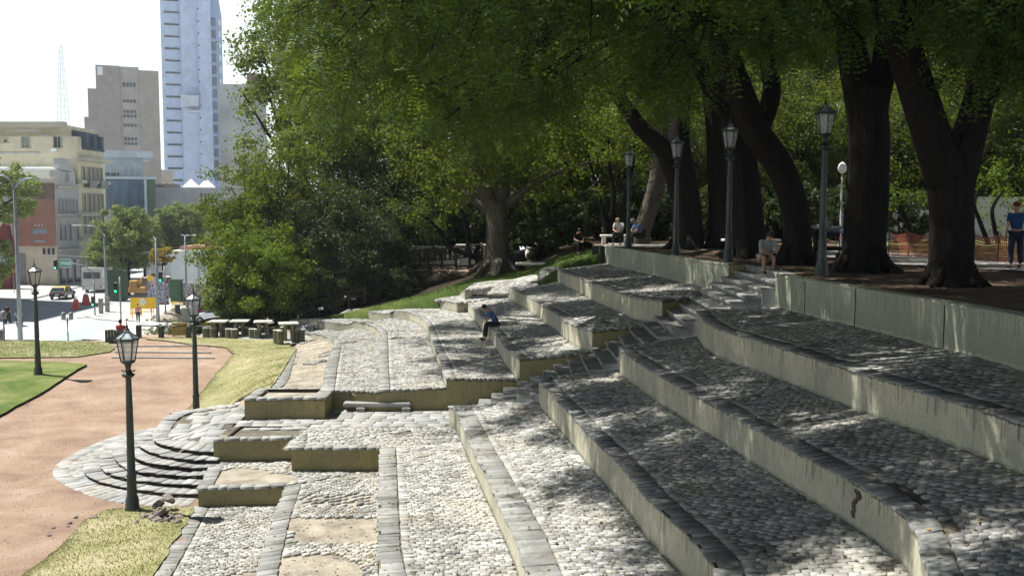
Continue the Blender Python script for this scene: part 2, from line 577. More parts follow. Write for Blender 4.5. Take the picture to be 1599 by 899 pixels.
def sand_skip(thr, seed=0.0, scale=.55):
    def f(c):
        out = np.zeros(len(c), bool)
        for i, p in enumerate(c):
            out[i] = mnoise.noise(Vector((p[0] * scale, p[1] * scale, seed))) > thr
        return out
    return f

TREADS = []
def terrace(label, edge, inner, drop0, drop1, mats=('wall', 'wall_olive'), cop=.29, arc=.0, skip=None,
            end=True, end_drop=1.2, row=.105, stonew=.155, slab=.17, cop_on=True, bed='joint', cobbles=True, end_t=1.0, wall=True):
    S = ruled(edge, inner); TREADS.append(S)
    base = edge.at(0.0)
    t = thing('stone_terrace', label, 'terrace', (float(base[0]), float(base[1]), float(base[2] - drop0)),
              group='terraces of the cobbled hillside amphitheatre')
    L = S.Ls
    V, Q = grid_surf(S, max(8, int(L / .35)), 10, dz=-.040, amp=.014)
    add_np('sand_bed', V, Q, M[bed], t, smooth=True)
    W = float(np.mean(S.w(np.linspace(0, 1, 9))))
    c0 = (cop + .012) / W if cop_on else 0
    if cobbles:
        P = pave(S, L, row, stonew, t0=c0, t1=.995, arc=arc, skip=skip, t0m=cop + .012 if cop_on else None)
        V, Q = stones_from_cells(P, RNG)
        add_np('cobbled_tread', V, Q, M['cobble'], t)
    if cop_on:
        P = coping_cells(S, L, cop, slab=slab)
        V, Q = stones_from_cells(P, RNG, hgt=.005, inset=.006, depth=.022, tilt=.004)
        add_np('coping', V, Q, M['slate'], t)
    if wall:
        V, Q, uv = wall_face(edge, drop0, drop1, cap=.018)
        add_np('retaining_wall', V, Q, M[mats[0]], t, smooth=True, uv=uv)
    if end:
        A = S(np.zeros(9), np.linspace(0, end_t, 9))
        A[:, 2] += .0
        V, Q, uv = wall_face(PL(A), end_drop, end_drop + .2, cap=.03)
        add_np('end_wall', V, Q, M[mats[1]], t, smooth=True, uv=uv)
        # nosing stones along the end
        cells = []
        x = 0.0
        while x < .99:
            y2 = min(1, x + .22 / W * random.uniform(.6, 1.5))
            a0 = S(np.array(0.), np.array(x)); b0 = S(np.array(0.), np.array(y2))
            dd = S(np.array(.06), np.array(x)) - a0; dd = dd / np.linalg.norm(dd[:2])
            o = random.uniform(.0, .03)
            cells.append([a0 - dd * o, b0 - dd * o, b0 + dd * .16, a0 + dd * .16])
            x = y2
        P = np.array(cells); P[..., 2] += .004
        a = np.cross(P[:, 1] - P[:, 0], P[:, 2] - P[:, 0])[:, 2]
        P[a < 0] = P[a < 0][:, ::-1]
        V, Q = stones_from_cells(P, RNG, hgt=.004, inset=.006, depth=.05, tilt=.003)
        add_np('end_coping', V, Q, M['slate'], t)
    return t, S

# ---- right-hand flight, wall tops from the stairs towards the camera
YN = 4.5
R0p = extend(px_line([(1211, 428), (1295, 441.5), (1407, 460), (1560, 486), (1599, 494)], 1.60), YN)
R1p = extend(px_line([(1088, 485), (1100, 500), (1120, 511), (1159, 523), (1200, 534), (1269, 556), (1327, 575), (1385, 592), (1446, 610), (1520, 633), (1599, 660)], 2.55), YN)
R2p = extend(px_line([(966, 539), (970.4, 546), (985.5, 556.5), (1010.5, 572.6), (1033.6, 586.8), (1060, 601), (1090, 618), (1166, 659), (1241, 700), (1324, 745), (1377, 777), (1418.7, 807), (1434, 832), (1443, 862)], 3.39), YN)
R3p = extend(px_line([(841.5, 588), (844.5, 597), (864.5, 614.4), (880.5, 633), (909.6, 664.6), (938, 694), (971.8, 727), (1009.5, 772), (1039.7, 801), (1060, 818), (1090.5, 848.6), (1117, 880.6), (1121, 899)], 4.23), YN)
R4p = extend(px_line([(701, 633), (710, 637), (716, 645), (726, 671.7), (735, 691), (757, 737), (783, 790), (806, 839), (825.5, 899)], 5.17), YN)
R0 = PL(R0p); R1 = PL(R1p); R2 = PL(R2p); R3 = PL(R3p); R4 = PL(R4p)
R0f = R0.dropped(.80, .80); R1f = R1.dropped(.64, .60); R2f = R2.dropped(.59, .56); R3f = R3.dropped(.63, .60); R4f = R4.dropped(.44, .44)

terrace('broad cobbled terrace directly below the long green-grey wall on the right of the stairs', R1, R0f, .64, .60, skip=sand_skip(.66, 1), end=False)
terrace('shaded cobbled terrace right of the stairs, two walls below the green-grey wall', R2, R1f, .59, .56, skip=sand_skip(.66, 2), end=False)
terrace('half-shaded cobbled terrace right of the stairs, two above the sunny foreground strip', R3, R2f, .63, .60, skip=sand_skip(.66, 3), end=False)
terrace('lowest walled cobbled terrace right of the stairs, mostly in full sun', R4, R3f, .44, .44, skip=sand_skip(.66, 4), end=False, cop=.48)

# ---- left-hand flight, wall tops from the stairs to the far lawn
L0 = PL(px_line([(1138, 411), (1111, 409), (1086.4, 405.5), (1026, 396.5), (997, 392), (960, 386.3), (941.6, 382.6), (935, 383.5)], 1.60))
L1 = PL(px_line([(1034, 468), (1008, 466), (988.5, 463.2), (970, 456), (946, 448.5), (923, 440.5), (905, 433), (887, 427), (868, 419), (858.8, 417.4), (852, 417.5), (846, 419.5), (840, 438, 3.02)], 2.55))
L2 = PL(px_line([(925, 515.5), (908.7, 512.2), (891, 504.6), (875, 494), (867, 487), (844.6, 475), (840, 470), (826.8, 463.7), (809, 454.8), (792, 445.9), (762, 444.0), (745, 441.3), (738, 442.5), (726, 452, 3.66), (718, 457, 3.87)], 3.39))
L3 = PL(px_line([(811.5, 559), (804, 556), (790, 541.8), (778.7, 525), (768, 512.6), (757, 503), (750, 492), (739.6, 481.5), (729.8, 471.2), (714.9, 472), (695, 468.5), (670, 465), (660, 466, 4.26), (645, 470.8, 4.44), (633, 476, 4.60)], 4.23))
L4 = PL(px_line([(697, 589.5, 4.82), (693, 581, 4.82), (690.7, 568.5, 4.82), (687, 557.8, 4.82), (681, 548, 4.82), (675.7, 531.7, 4.82), (670.4, 514, 4.82), (665, 501.5, 4.82), (656, 493.4, 4.82), (640, 487, 4.82), (611.6, 483.7, 4.82), (609, 489, 4.98), (575, 485.4, 4.98), (544.6, 481.8, 4.98), (533, 488, 5.16), (524, 494, 5.35)]))
L5 = PL(px_line([(592.7, 609, 5.14), (592.7, 593, 5.14), (592.7, 564.6, 5.15), (593.5, 546.8, 5.17), (594, 525, 5.2), (594.4, 518, 5.22), (587, 510, 5.25), (571, 503, 5.28), (551, 500.5, 5.30), (549, 505.5, 5.46), (519.7, 503, 5.46), (491, 499.6, 5.46), (464.5, 497.8, 5.46), (452, 499, 5.52)]))
L6 = PL(px_line([(503, 608, 5.19), (509, 575, 5.30), (516, 554, 5.42), (523, 534, 5.6), (521, 531, 5.63), (509, 525.4, 5.7), (493, 520, 5.77), (485, 520.5, 5.9), (462, 518, 5.95)]))
CC = PL(px_line([(421, 607, 5.36), (429, 600, 5.40), (448, 571, 5.68), (463, 545, 6.0)]))
L0f = L0.dropped(.79, .75); L1f = L1.dropped(.66, .50); L2f = L2.dropped(.59, .48); L3f = L3.dropped(.58, .40)
L4f = L4.dropped(.28, .42); L5f = L5.dropped(.05, .42); L6f = L6.dropped(.02, .20)
tL1, SL1 = terrace('uppermost cobbled terrace left of the stairs, below the long green-grey wall with the lamps', L1, L0f, .66, .50, skip=sand_skip(.66, 5), end_drop=1.3)
tL2, SL2 = terrace('shaded cobbled terrace left of the stairs, one wall above the seated man in blue', L2, L1f, .59, .48, skip=sand_skip(.66, 6), end_drop=1.1)
tL3, SL3 = terrace('cobbled terrace left of the stairs on whose edge the man in blue sits', L3, L2f, .58, .40, skip=sand_skip(.66, 7), end_drop=1.2)
tL4, SL4 = terrace('cobbled terrace at the feet of the man in blue, ending in a rounded pale corner', L4, L3f, .28, .42, skip=sand_skip(.66, 8), end_drop=1.0)
tL5, SL5 = terrace('cobbled terrace with a hard-edged blue shadow, behind the low stone bench', L5, L4f, .05, .42, skip=sand_skip(.66, 9), end_drop=.6, end=True)
tL6, SL6 = terrace('sunny white cobbled terrace that curves away behind the square planter', L6, L5f, .02, .20, skip=sand_skip(.6, 10), end_drop=.6, end=True, cop=.36)
tC, SCC = terrace('sandy terrace with its cobbles lost, edged by a flush stone kerb beside the lawn', CC, L6f, .25, .1, skip=sand_skip(-.35, 11, .9), end=False, bed='sand', cop=.34)

# ---- long green-grey walls of the upper ground
def plain_wall(label, top, drop0, drop1, thick, mat, side):
    b = top.at(0.)
    t = thing('retaining_wall', label, 'wall', (float(b[0]), float(b[1]), float(b[2] - drop0)))
    V, Q, uv = wall_face(top, drop0, drop1, cap=.0, extra=.15, amp=.008)
    add_np('wall_face', V, Q, mat, t, smooth=True, uv=uv)
    u = np.unique(np.concatenate([np.linspace(0, 1, int(top.L / .5) + 2), top.s / top.L]))
    P = top.at(u); d = np.gradient(P[:, :2], axis=0); d /= np.linalg.norm(d, axis=1, keepdims=True)
    n = np.stack([d[:, 1], -d[:, 0]], -1) * side
    A = P.copy(); A[:, :2] -= n * .012; A[:, 2] += .002
    B = P.copy(); B[:, :2] += n * thick; B[:, 2] += .002
    Cc = B.copy(); Cc[:, 2] -= .5
    E = A.copy(); E[:, 2] -= .055
    N = len(u); V = np.concatenate([E, A, B, Cc]); idx = np.arange(4 * N).reshape(4, N)
    Q = np.stack([idx[:-1, :-1], idx[1:, :-1], idx[1:, 1:], idx[:-1, 1:]], -1).reshape(-1, 4)
    uvv = np.zeros((4 * N, 2)); uvv[:, 0] = np.tile(u * top.L, 4); uvv[:, 1] = .6
    add_np('wall_top', V, Q, mat, t, uv=uvv)
    # vertical expansion joints with a pale run of lime beside them
    return t
wR = plain_wall('long green-grey rendered wall right of the stairs, under the two nearest tree trunks', R0, .80, .80, .30, M['wall_green'], -1)
wL = plain_wall('green-grey rendered wall left of the stairs, with lamp posts standing behind it', L0, .79, .75, .30, M['wall_green'], 1)
# its return along the stairs
rb = PL([L0.at(0.), L0.at(0.) + np.array([1.05, .12, 0])])
V, Q, uv = wall_face(rb, 1.1, .5, cap=0)
add_np('return_wall', V, Q, M['wall_olive'], wL, smooth=True, uv=uv)
jm = MB()
for u in (.085, .205, .37, .55):
    p = R0.at(u)
    jm.box((p[0] - .006, p[1], p[2] - .4), (.02, .010, .78), rz=.2)
jm.build('expansion_joint', m_plain('joint_shadow_gap', (.05, .05, .045)), wR, world=True)

# ---- plaza strip in the foreground, its left edge drops to the lower strips
S5 = PL(extend(px_line([(593.5, 698), (592, 779), (591, 843), (596, 899)], 5.74), YN))
yr = [p.y for p in px_line([(593.5, 698)], 5.74)][0]
def sub_from_y(pl, y0):
    ys = pl.p[:, 1]; u = np.linspace(0, 1, 400); P = pl.at(u); k = np.argmax(P[:, 1] <= y0)
    return PL([P[k]] + [p for p in pl.p if p[1] < P[k][1]])
R4s = sub_from_y(R4f, yr)
tp, SP = terrace('sunlit cobbled terrace in the foreground between the slate band and the lowest curved wall', S5, R4s, .56, .56, mats=('wall_olive', 'wall_olive'),
        skip=sand_skip(.62, 12), end=False, cop=.37, arc=.05, row=.11, stonew=.16, slab=.15)
S6 = PL(extend(px_line([(446.6, 759), (422.4, 821), (401, 899)], 6.30), YN))
S5f = S5.dropped(.57, .57)
S5s = S5f
def midgap(c):
    a = sand_skip(.34, 13)(c)
    x, y, _ = proj(c)
    return a | ((y > 806) & (y < 846) & (x > 455) & (x < 590)) | ((y > 770) & (y < 790) & (x > 470) & (x < 585) & (np.sin(x * .7) > -.2))
tA, SA = terrace('middle foreground strip with a bare sandy gap in its cobbles', S6, S5s, .43, .43, mats=('wall_olive', 'wall_olive'),
        skip=midgap, end=False, bed='sand', cop=.36, row=.11)
S7 = PL(extend(px_line([(304, 789.5, 6.72), (239, 899, 6.72)]), YN))
S6s = S6.dropped(.43, .43)
tB, SB = terrace('lowest foreground strip of worn cobbles beside the dry lawn', S7, S6s, .05, .05, skip=sand_skip(.25, 14), end=False, bed='sand', cop=.33, wall=False)

# ---- flat areas described by polygons
def in_poly(P, poly):
    x, y = P[:, 0], P[:, 1]; ins = np.zeros(len(P), bool); n = len(poly); j = n - 1
    for i in range(n):
        xi, yi = poly[i][0], poly[i][1]; xj, yj = poly[j][0], poly[j][1]
        c = ((yi > y) != (yj > y)) & (x < (xj - xi) * (y - yi) / ((yj - yi) + 1e-12) + xi)
        ins ^= c; j = i
    return ins

def poly_sheet(poly, zf, step=.5, jitter=0, skirt=0.):
    """triangulated sheet inside a polygon, heights zf(x,y)"""
    poly = [Vector((p[0], p[1])) for p in poly]
    dense = []
    n = len(poly)
    for i in range(n):
        a, b = poly[i], poly[(i + 1) % n]
        k = max(1, int((b - a).length / step))
        for q in range(k):
            p = a.lerp(b, q / k)
            if jitter and q: p = p + Vector((random.gauss(0, jitter), random.gauss(0, jitter)))
            dense.append(p)
    xs = [p.x for p in poly]; ys = [p.y for p in poly]
    gx, gy = np.meshgrid(np.arange(min(xs) + step / 2, max(xs), step), np.arange(min(ys) + step / 2, max(ys), step))
    G = np.stack([gx.ravel(), gy.ravel()], -1)
    G = G[in_poly(G, [(p.x, p.y) for p in dense])]
    co = dense + [Vector((a, b)) for a, b in G]
    nd = len(dense)
    r = delaunay_2d_cdt(co, [], [list(range(nd))], 1, 1e-4)
    V = [(p.x, p.y, zf(p.x, p.y)) for p in r[0]]
    Fc = [list(f) for f in r[2]]
    if skirt:
        orig = {}
        for vi, o in enumerate(r[3]):
            for q in o: orig[q] = vi
        ring = [orig[i] for i in range(nd) if i in orig]
        b = len(V)
        for q in ring: V.append((V[q][0], V[q][1], V[q][2] - skirt))
        for i in range(len(ring)):
            j = (i + 1) % len(ring)
            Fc.append([ring[i], b + i, b + j, ring[j]])
    return V, Fc

def sheet_obj(name, V, Fc, mat, parent=None, smooth=True):
    me = bpy.data.meshes.new(name)
    if parent is not None:
        L = parent.location; V = [(a - L.x, b - L.y, c - L.z) for a, b, c in V]
    me.from_pydata(V, [], Fc); me.update()
    if smooth: me.polygons.foreach_set("use_smooth", [True] * len(me.polygons))
    return link_mesh(name, me, mat, parent)

def pave_poly(poly, zf, row=.14, w=.17, ang=0., skip=None, arcs=0.):
    xs = [p[0] for p in poly]; ys = [p[1] for p in poly]
    cx, cy = (min(xs) + max(xs)) / 2, (min(ys) + max(ys)) / 2
    R = max(max(xs) - min(xs), max(ys) - min(ys)) * .75
    cells = []
    nr = int(2 * R / row)
    ca, sa = cos(ang), sin(ang)
    for i in range(nr):
        v0 = -R + i * row; v1 = v0 + row; u = -R + random.uniform(0, w)
        while u < R:
            ww = w * random.uniform(.7, 1.35)
            q = [(u, v0), (u + ww, v0), (u + ww, v1), (u, v1)]
            if arcs: q = [(a, b + arcs * abs(sin(a * pi / 1.1))) for a, b in q]
            cells.append([(cx + a * ca - b * sa, cy + a * sa + b * ca) for a, b in q]); u += ww
    C = np.array(cells)
    keep = in_poly(C.mean(1), poly)
    for k in range(4): keep &= in_poly(C[:, k] * .75 + C.mean(1) * .25, poly)
    C = C[keep]
    P = np.zeros((len(C), 4, 3)); P[..., :2] = C
    for i in range(len(C)):
        for k in range(4): P[i, k, 2] = zf(C[i, k, 0], C[i, k, 1])
    if skip is not None: P = P[~skip(P.mean(1))]
    return P

def sm(x): x = max(0., min(1., x)); return x * x * (3 - 2 * x)
PLZ = CAMZ - 5.74
RC = (-7.2, 27.0)         # centre of the round steps
def plaza_z(x, y):
    a = sm((x + 9.0) / 1.4) if y > 24.9 else 0
    return .68 + (PLZ - .68) * sm((y - 24.5) / 1.3) * max(sm((x + 9.1) / 1.3), sm((y - 26.0) / 1.6) * .8)
b2l = U(333, 686, 5.74); b2r = U(455.5, 682.5, 5.74); b3l = U(455, 699, 5.74); b3r = U(593.5, 698, 5.74)
b4l = U(309, 761.7, 6.30); b4r = U(446, 758.5, 6.30)
e4 = L4.at(0.); e5y = U(600, 610, 5.17).y
def flat_z(x, y): return PLZ
pz_poly = [(b2l.x, b2l.y), (b2r.x, b2r.y), (b2r.x, b3l.y), (b3r.x, b3r.y), (R4f.at(.16)[0] + .15, b3r.y), (R4.p[3][0] + .2, R4.p[3][1]), (R4.p[1][0] + .1, R4.p[1][1] + .15), (0.2, 26.2), (-.9, 28.45), (b2l.x - .1, 28.6)]
plaza = thing('stone_plaza', 'sunny flagstone and cobble landing between the planters and the long stairs', 'paving', (-4, 26, PLZ))
V, Fc = poly_sheet(pz_poly, lambda x, y: PLZ - .03, .6)
sheet_obj('sand_bed', V, Fc, M['joint'], plaza)
up = [p for p in pz_poly]
yl = U(600, 666, 5.74).y
def lowpart(c): return c[:, 1] > yl
P = pave_poly([(b2r.x + .02, b2r.y + .4), (b2r.x + .02, b3l.y), (b3r.x, b3r.y)] + pz_poly[4:7] + [(-1.2, yl), (b2r.x, yl)], flat_z, .115, .16, skip=sand_skip(.62, 21), arcs=.03)
V, Q = stones_from_cells(P, RNG); add_np('cobbles', V, Q, M['cobble'], plaza)
P = pave_poly([(b2l.x, b2l.y + .02), (b2r.x, b2r.y + .02), (b2r.x, yl + .02), (-1.2, yl + .02), (-1.35, 26.3), (-.9, 28.4), (b2l.x - .1, 28.5)], flat_z, .34, .5)
pl_hole = [(b2l.x + .32, b2l.y + .22), (b2r.x - .28, b2r.y + .22), (b2r.x - .28, b2r.y + 1.15), (b2l.x + .32, b2l.y + 1.15)]
P = P[~in_poly(P.mean(1), pl_hole)]
V, Q = stones_from_cells(P, RNG, hgt=.004, inset=.009, tilt=.002, depth=.03); add_np('flagstones', V, Q, M['flag'], plaza)
# front edge coping of the plaza (above the olive walls)
def edge_row(a, b, z, parent, dep=.2, mat='slate', slab=.3, name='coping', over=.03):
    a = Vector((a[0], a[1], z)); b = Vector((b[0], b[1], z)); d = (b - a); L = d.length; d /= L
    n = Vector((-d.y, d.x, 0))
    cells = []; s = 0
    while s < L - .03:
        w = min(L - s, slab * random.uniform(.6, 1.5)); o = over + random.uniform(-.02, .02)
        p = a + d * s; q = a + d * (s + w)
        cells.append([tuple(p - n * o), tuple(q - n * o), tuple(q + n * dep), tuple(p + n * dep)]); s += w
    V, Q = stones_from_cells(np.array(cells), RNG, hgt=.004, inset=.006, depth=.055, tilt=.003)
    return add_np(name, V, Q, M[mat], parent)
def front_wall(a, b, z1, z0, parent, mat='wall_olive', name='front_wall', amp=.01):
    V, Q, uv = wall_face(PL([(a[0], a[1], z1), (b[0], b[1], z1)]), z1 - z0, z1 - z0, cap=.03, amp=amp)
    return add_np(name, V, Q, M[mat], parent, smooth=True, uv=uv)
ZA = CAMZ - 6.30
front_wall(b2l, b2r, PLZ, ZA, plaza); edge_row(b2l, b2r, PLZ + .012, plaza, .24)
front_wall(b3l, b3r, PLZ, ZA, plaza); edge_row(b3l, b3r, PLZ + .012, plaza, .22)
front_wall((b3l.x, b2r.y + .3), b3l, PLZ, ZA, plaza, name='side_wall')
front_wall((b2l.x, 27.2), b2l, PLZ, .3, plaza, name='side_wall')
# sunken earth bed in the plaza corner
bx = MB()
hx0, hy0 = pl_hole[0]; hx1, hy1 = pl_hole[2]
bx.box(((hx0 + hx1) / 2, (hy0 + hy1) / 2, PLZ - .105), (hx1 - hx0, hy1 - hy0, .06))
bx.build('earth_bed', M['sand'], plaza, world=True)
rim = MB()
rim.box(((hx0 + hx1) / 2, hy1 + .03, PLZ - .06), (hx1 - hx0 + .12, .06, .16)); rim.box((hx0 - .03, (hy0 + hy1) / 2, PLZ - .06), (.06, hy1 - hy0, .16))
rim.build('bed_edge', M['soil'], plaza, world=True)

# level A behind box 4
lev = thing('stone_landing', 'small worn cobbled landing between the round steps and the olive planter walls', 'paving', (-6.2, 23.8, ZA))
pa = [(b4l.x, b4l.y), (b4r.x, b4r.y), (b3r.x, b3r.y), (b3l.x + .02, b3l.y - .01), (b2r.x, b2r.y + .03), (b2l.x + .2, b2l.y + .03)]
V, Fc = poly_sheet(pa, lambda x, y: ZA - .03, .5); sheet_obj('sand_bed', V, Fc, M['sand'], lev)
V, Q = stones_from_cells(pave_poly(pa, lambda x, y: ZA, .115, .16, skip=sand_skip(.22, 31)), RNG); add_np('cobbles', V, Q, M['cobble'], lev)
front_wall(b4l, b4r, ZA, 0, lev); edge_row(b4l, b4r, ZA + .012, lev, .24)
front_wall((b2l.x, b2l.y), b4l, ZA, 0, lev, name='side_wall'); edge_row((b2l.x, b2l.y), b4l, ZA + .01, lev, .3)

# planter box 1
ZP = CAMZ - 5.17
p1l = U(381.5, 622, 5.17); p1r = U(507, 621, 5.17)
pb_y = 28.42
plt = thing('stone_planter', 'raised olive-walled square planter with slate rim, left of the low stone bench', 'planter', ((p1l.x + p1r.x) / 2, p1l.y, PLZ))
front_wall(p1l, p1r, ZP, .75, plt); front_wall((p1l.x + .05, pb_y), p1l, ZP, .3, plt, name='side_wall'); front_wall(p1r, (p1r.x, pb_y), ZP, .75, plt, name='side_wall')
edge_row(p1l, p1r, ZP + .01, plt, .2); edge_row((p1r.x + .0, p1r.y), (p1r.x, pb_y), ZP + .012, plt, .36); edge_row((p1l.x, pb_y), p1l, ZP + .012, plt, .28)
edge_row((p1r.x - .1, pb_y - .02), (p1l.x, pb_y - .02), ZP + .008, plt, .14)
bx = MB(); bx.box(((p1l.x + p1r.x) / 2, (p1l.y + pb_y) / 2, ZP - .12), (p1r.x - p1l.x - .3, pb_y - p1l.y - .2, .06)); bx.build('earth_bed', M['sand'], plt, world=True)
rim = MB(); rim.box(((p1l.x + p1r.x) / 2, pb_y - .18, ZP - .06), (p1r.x - p1l.x - .6, .05, .12)); rim.build('bed_edge', M['soil'], plt, world=True)

# ---- long stairs between the two flights
st = thing('stone_staircase', 'long irregular slab staircase climbing between the left and right terraces', 'stairs', (-1.3, 26.5, PLZ))
NS = 24
rx = [p[0] for p in (R4.p[0], R3.p[0], R2.p[0], R1.p[0], R0.p[0])] + [9]
ry = [p[1] for p in (R4.p[0], R3.p[0], R2.p[0], R1.p[0], R0.p[0])] + [R0.p[0][1]]
lx = [L4.p[0][0], L3.p[0][0], L2.p[0][0], L1.p[0][0], L0.p[0][0], 9]
ly = [L4.p[0][1], L3.p[0][1], L2.p[0][1], L1.p[0][1], L0.p[0][1], L0.p[0][1]]
xs0, xs1 = -1.25, 7.15
for i in range(NS):
    xa = xs0 + (xs1 - xs0) * i / NS; xb = xs0 + (xs1 - xs0) * (i + 1) / NS + .05
    z = PLZ + (5.10 - PLZ) * (i + 1) / NS
    y0 = float(np.interp(xa + .15, rx, ry)) + .06; y1 = float(np.interp(xa + .15, lx, ly)) + .04
    mb = MB()
    y = y0
    k = 3 if i % 2 else 2
    cuts = sorted([y0 + (y1 - y0) * (j + random.uniform(-.12, .12)) / k for j in range(1, k)])
    cuts = [y0] + cuts + [y1]
    for a, b in zip(cuts[:-1], cuts[1:]):
        dx = random.uniform(-.03, .03)
        mb.box(((xa + xb) / 2 + dx / 2, (a + b) / 2, z - .035 + random.uniform(-.008, .008)), (xb - xa + .04 - dx, b - a - .015, .07), rz=random.uniform(-.01, .01), bev=.012)
    mb.box(((xa + xb) / 2 + .03, (y0 + y1) / 2, z - .32), (xb - xa - .02, y1 - y0 - .05, .50))
    mb.build('step', M['slate'], st, world=True)

# ---- round steps
rd = thing('round_steps', 'half-round stone steps fanning out from the landing onto the brick-dust path', 'steps', (RC[0], RC[1], 0))
radii = [4.22, 3.88, 3.54, 3.20, 2.86, 2.50]
def annulus(r0, r1, a0, a1, z):
    def S(s, t):
        s = np.asarray(s, float); t = np.asarray(t, float)
        a = a0 + (a1 - a0) * s; r = r0 + (r1 - r0) * t
        w = 1 + .012 * np.sin(a * 7 + r0 * 3)
        return np.stack([RC[0] + r * w * np.cos(a), RC[1] + r * w * np.sin(a), np.full(np.broadcast(a, r).shape, z)], -1)
    S.w = lambda s: abs(r1 - r0)
    S.Ls = (a1 - a0) * (r0 + r1) / 2
    return S
A0, A1 = radians(268.5), radians(95)
A0, A1 = A1, A0
for k, r in enumerate(radii):
    z = .113 * (k + 1)
    rin = radii[k + 1] if k < 5 else 2.2
    S = annulus(r + .03, rin - .10, A0, A1, z)
    P = pave(S, abs(S.Ls), row=.26, w=.46, jit=.05)
    if k == 5:
        for c_ in P.reshape(-1, 3): pass
        for i_ in range(P.shape[0]):
            for j_ in range(4): P[i_, j_, 2] = plaza_z(P[i_, j_, 0], P[i_, j_, 1]) + .004
    V, Q = stones_from_cells(P, RNG, hgt=.009, inset=.007, depth=.012, tilt=.006)
    s_ = add_np('step', V, Q, M['flag'], rd)
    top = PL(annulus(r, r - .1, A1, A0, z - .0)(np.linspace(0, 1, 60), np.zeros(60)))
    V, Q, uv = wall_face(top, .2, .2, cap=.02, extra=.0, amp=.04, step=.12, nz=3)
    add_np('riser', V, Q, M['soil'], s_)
S = annulus(4.92, 4.16, A0, A1, .015)
P = pave(S, abs(S.Ls), row=.24, w=.38, jit=.05)
V, Q = stones_from_cells(P, RNG, hgt=.004, inset=.008, tilt=.003); add_np('paving_ring', V, Q, M['flag'], rd)
V, Q = grid_surf(annulus(4.22, .1, A0, A1, .66), 40, 4); V[:, 2] = .64; 
disc = [(RC[0] + 2.45 * cos(A0 + (A1 - A0) * i / 24), RC[1] + 2.45 * sin(A0 + (A1 - A0) * i / 24)) for i in range(25)]
V, Fc = poly_sheet(disc, lambda x, y: plaza_z(x, y) - .03, .4); sheet_obj('top_bed', V, Fc, M['joint'], rd)
P = pave_poly([(RC[0] + 2.22 * cos(A0 + (A1 - A0) * i / 24), RC[1] + 2.22 * sin(A0 + (A1 - A0) * i / 24)) for i in range(25)], lambda x, y: plaza_z(x, y), .33, .5)
V, Q = stones_from_cells(P, RNG, hgt=.004, inset=.009, tilt=.002); add_np('top_flagstones', V, Q, M['flag'], rd)

# ---- low stone bench
bp = U(589, 641, 5.74)
bn = thing('stone_bench', 'low cracked slab bench on two blocks against the olive wall', 'bench', (bp.x, bp.y - .05, PLZ))
mb = MB(); mb.box((0, .1, .19), (1.9, .34, .13), bev=.03); mb.box((-.2, .14, .245), (1.0, .2, .03), bev=.012); mb.build('seat', M['flag'], bn)
for dx in (-.45, .85):
    mb = MB(); mb.box((dx, .02, .06), (.24, .36, .13), bev=.02, rz=random.uniform(-.1, .1)); mb.build('block', M['slate'], bn)

# ---- the crack in the third wall, rusty missing render
cr = MB()
p = UY(1336, 775, 11.9)
# ------------------------------------------------------------------ ground
CL = [(p[0], p[1], p[2]) for p in CC.p]
def dist_c(x, y):
    best = 1e9; zc = 0
    for (a, b) in zip(CL[:-1], CL[1:]):
        ax, ay, az = a; bx_, by, bz = b
        t = max(0, min(1, ((x - ax) * (bx_ - ax) + (y - ay) * (by - ay)) / ((bx_ - ax) ** 2 + (by - ay) ** 2)))
        qx, qy = ax + (bx_ - ax) * t, ay + (by - ay) * t
        d = math.hypot(x - qx, y - qy)
        if d < best: best = d; zc = az + (bz - az) * t
    return best, zc
def hill_z(x):
    return float(np.interp(x, [-15, -11.5, -9.6, -7.6, -4.8, -2.6, -1, .3, 1.2, 2.2, 3.6, 8], [.5, .95, 1.25, 1.75, 2.38, 3.0, 3.34, 3.52, 3.8, 4.3, 4.75, 5.02]))
STREET = CAMZ - 10.5
def ground_z(x, y):
    z = .5 * sm((y - 30) / 11)
    if y > 27.5:
        d, zc = dist_c(x, y)
        if x < -6.8: z = max(z, z + (zc - .03 - z) * (1 - sm(d / 2.6)))
    if y > 37 and x > -15:
        y0 = float(np.interp(x, [-11, -8, -5, -2.4, 1.1, 3.6], [46, 46, 44, 42.5, 39, 38]))
        z = z + (max(hill_z(x) - .06, z) - z) * sm((y - y0) / 3)
    if x > -10 and y > 51.5:
        z = max(z, min(5.0, 3.45 + max(0, x) * .2) * sm((y - 51.5) / 4.5) * sm((x + 10) / 3))
    if y > 46:
        yd = float(np.interp(x, [-19.5, -17.5], [46.9, 51])) + max(0, (x + 12) * 4)
        k = sm((y - yd) / (2.5 if x < -17.5 else 7))
        z = z + (STREET - .6 - z) * k
    return z
def upper_z(x, y):
    if y > 60: return 5.11 - (y - 60) * .03
    return 5.11

g = sheet_obj('ground', *poly_sheet([(-2500, 45), (2500, 45), (2500, 3800), (-2500, 3800)], lambda x, y: STREET - .62, 400), M['asphalt']); tag(g, kind='structure')

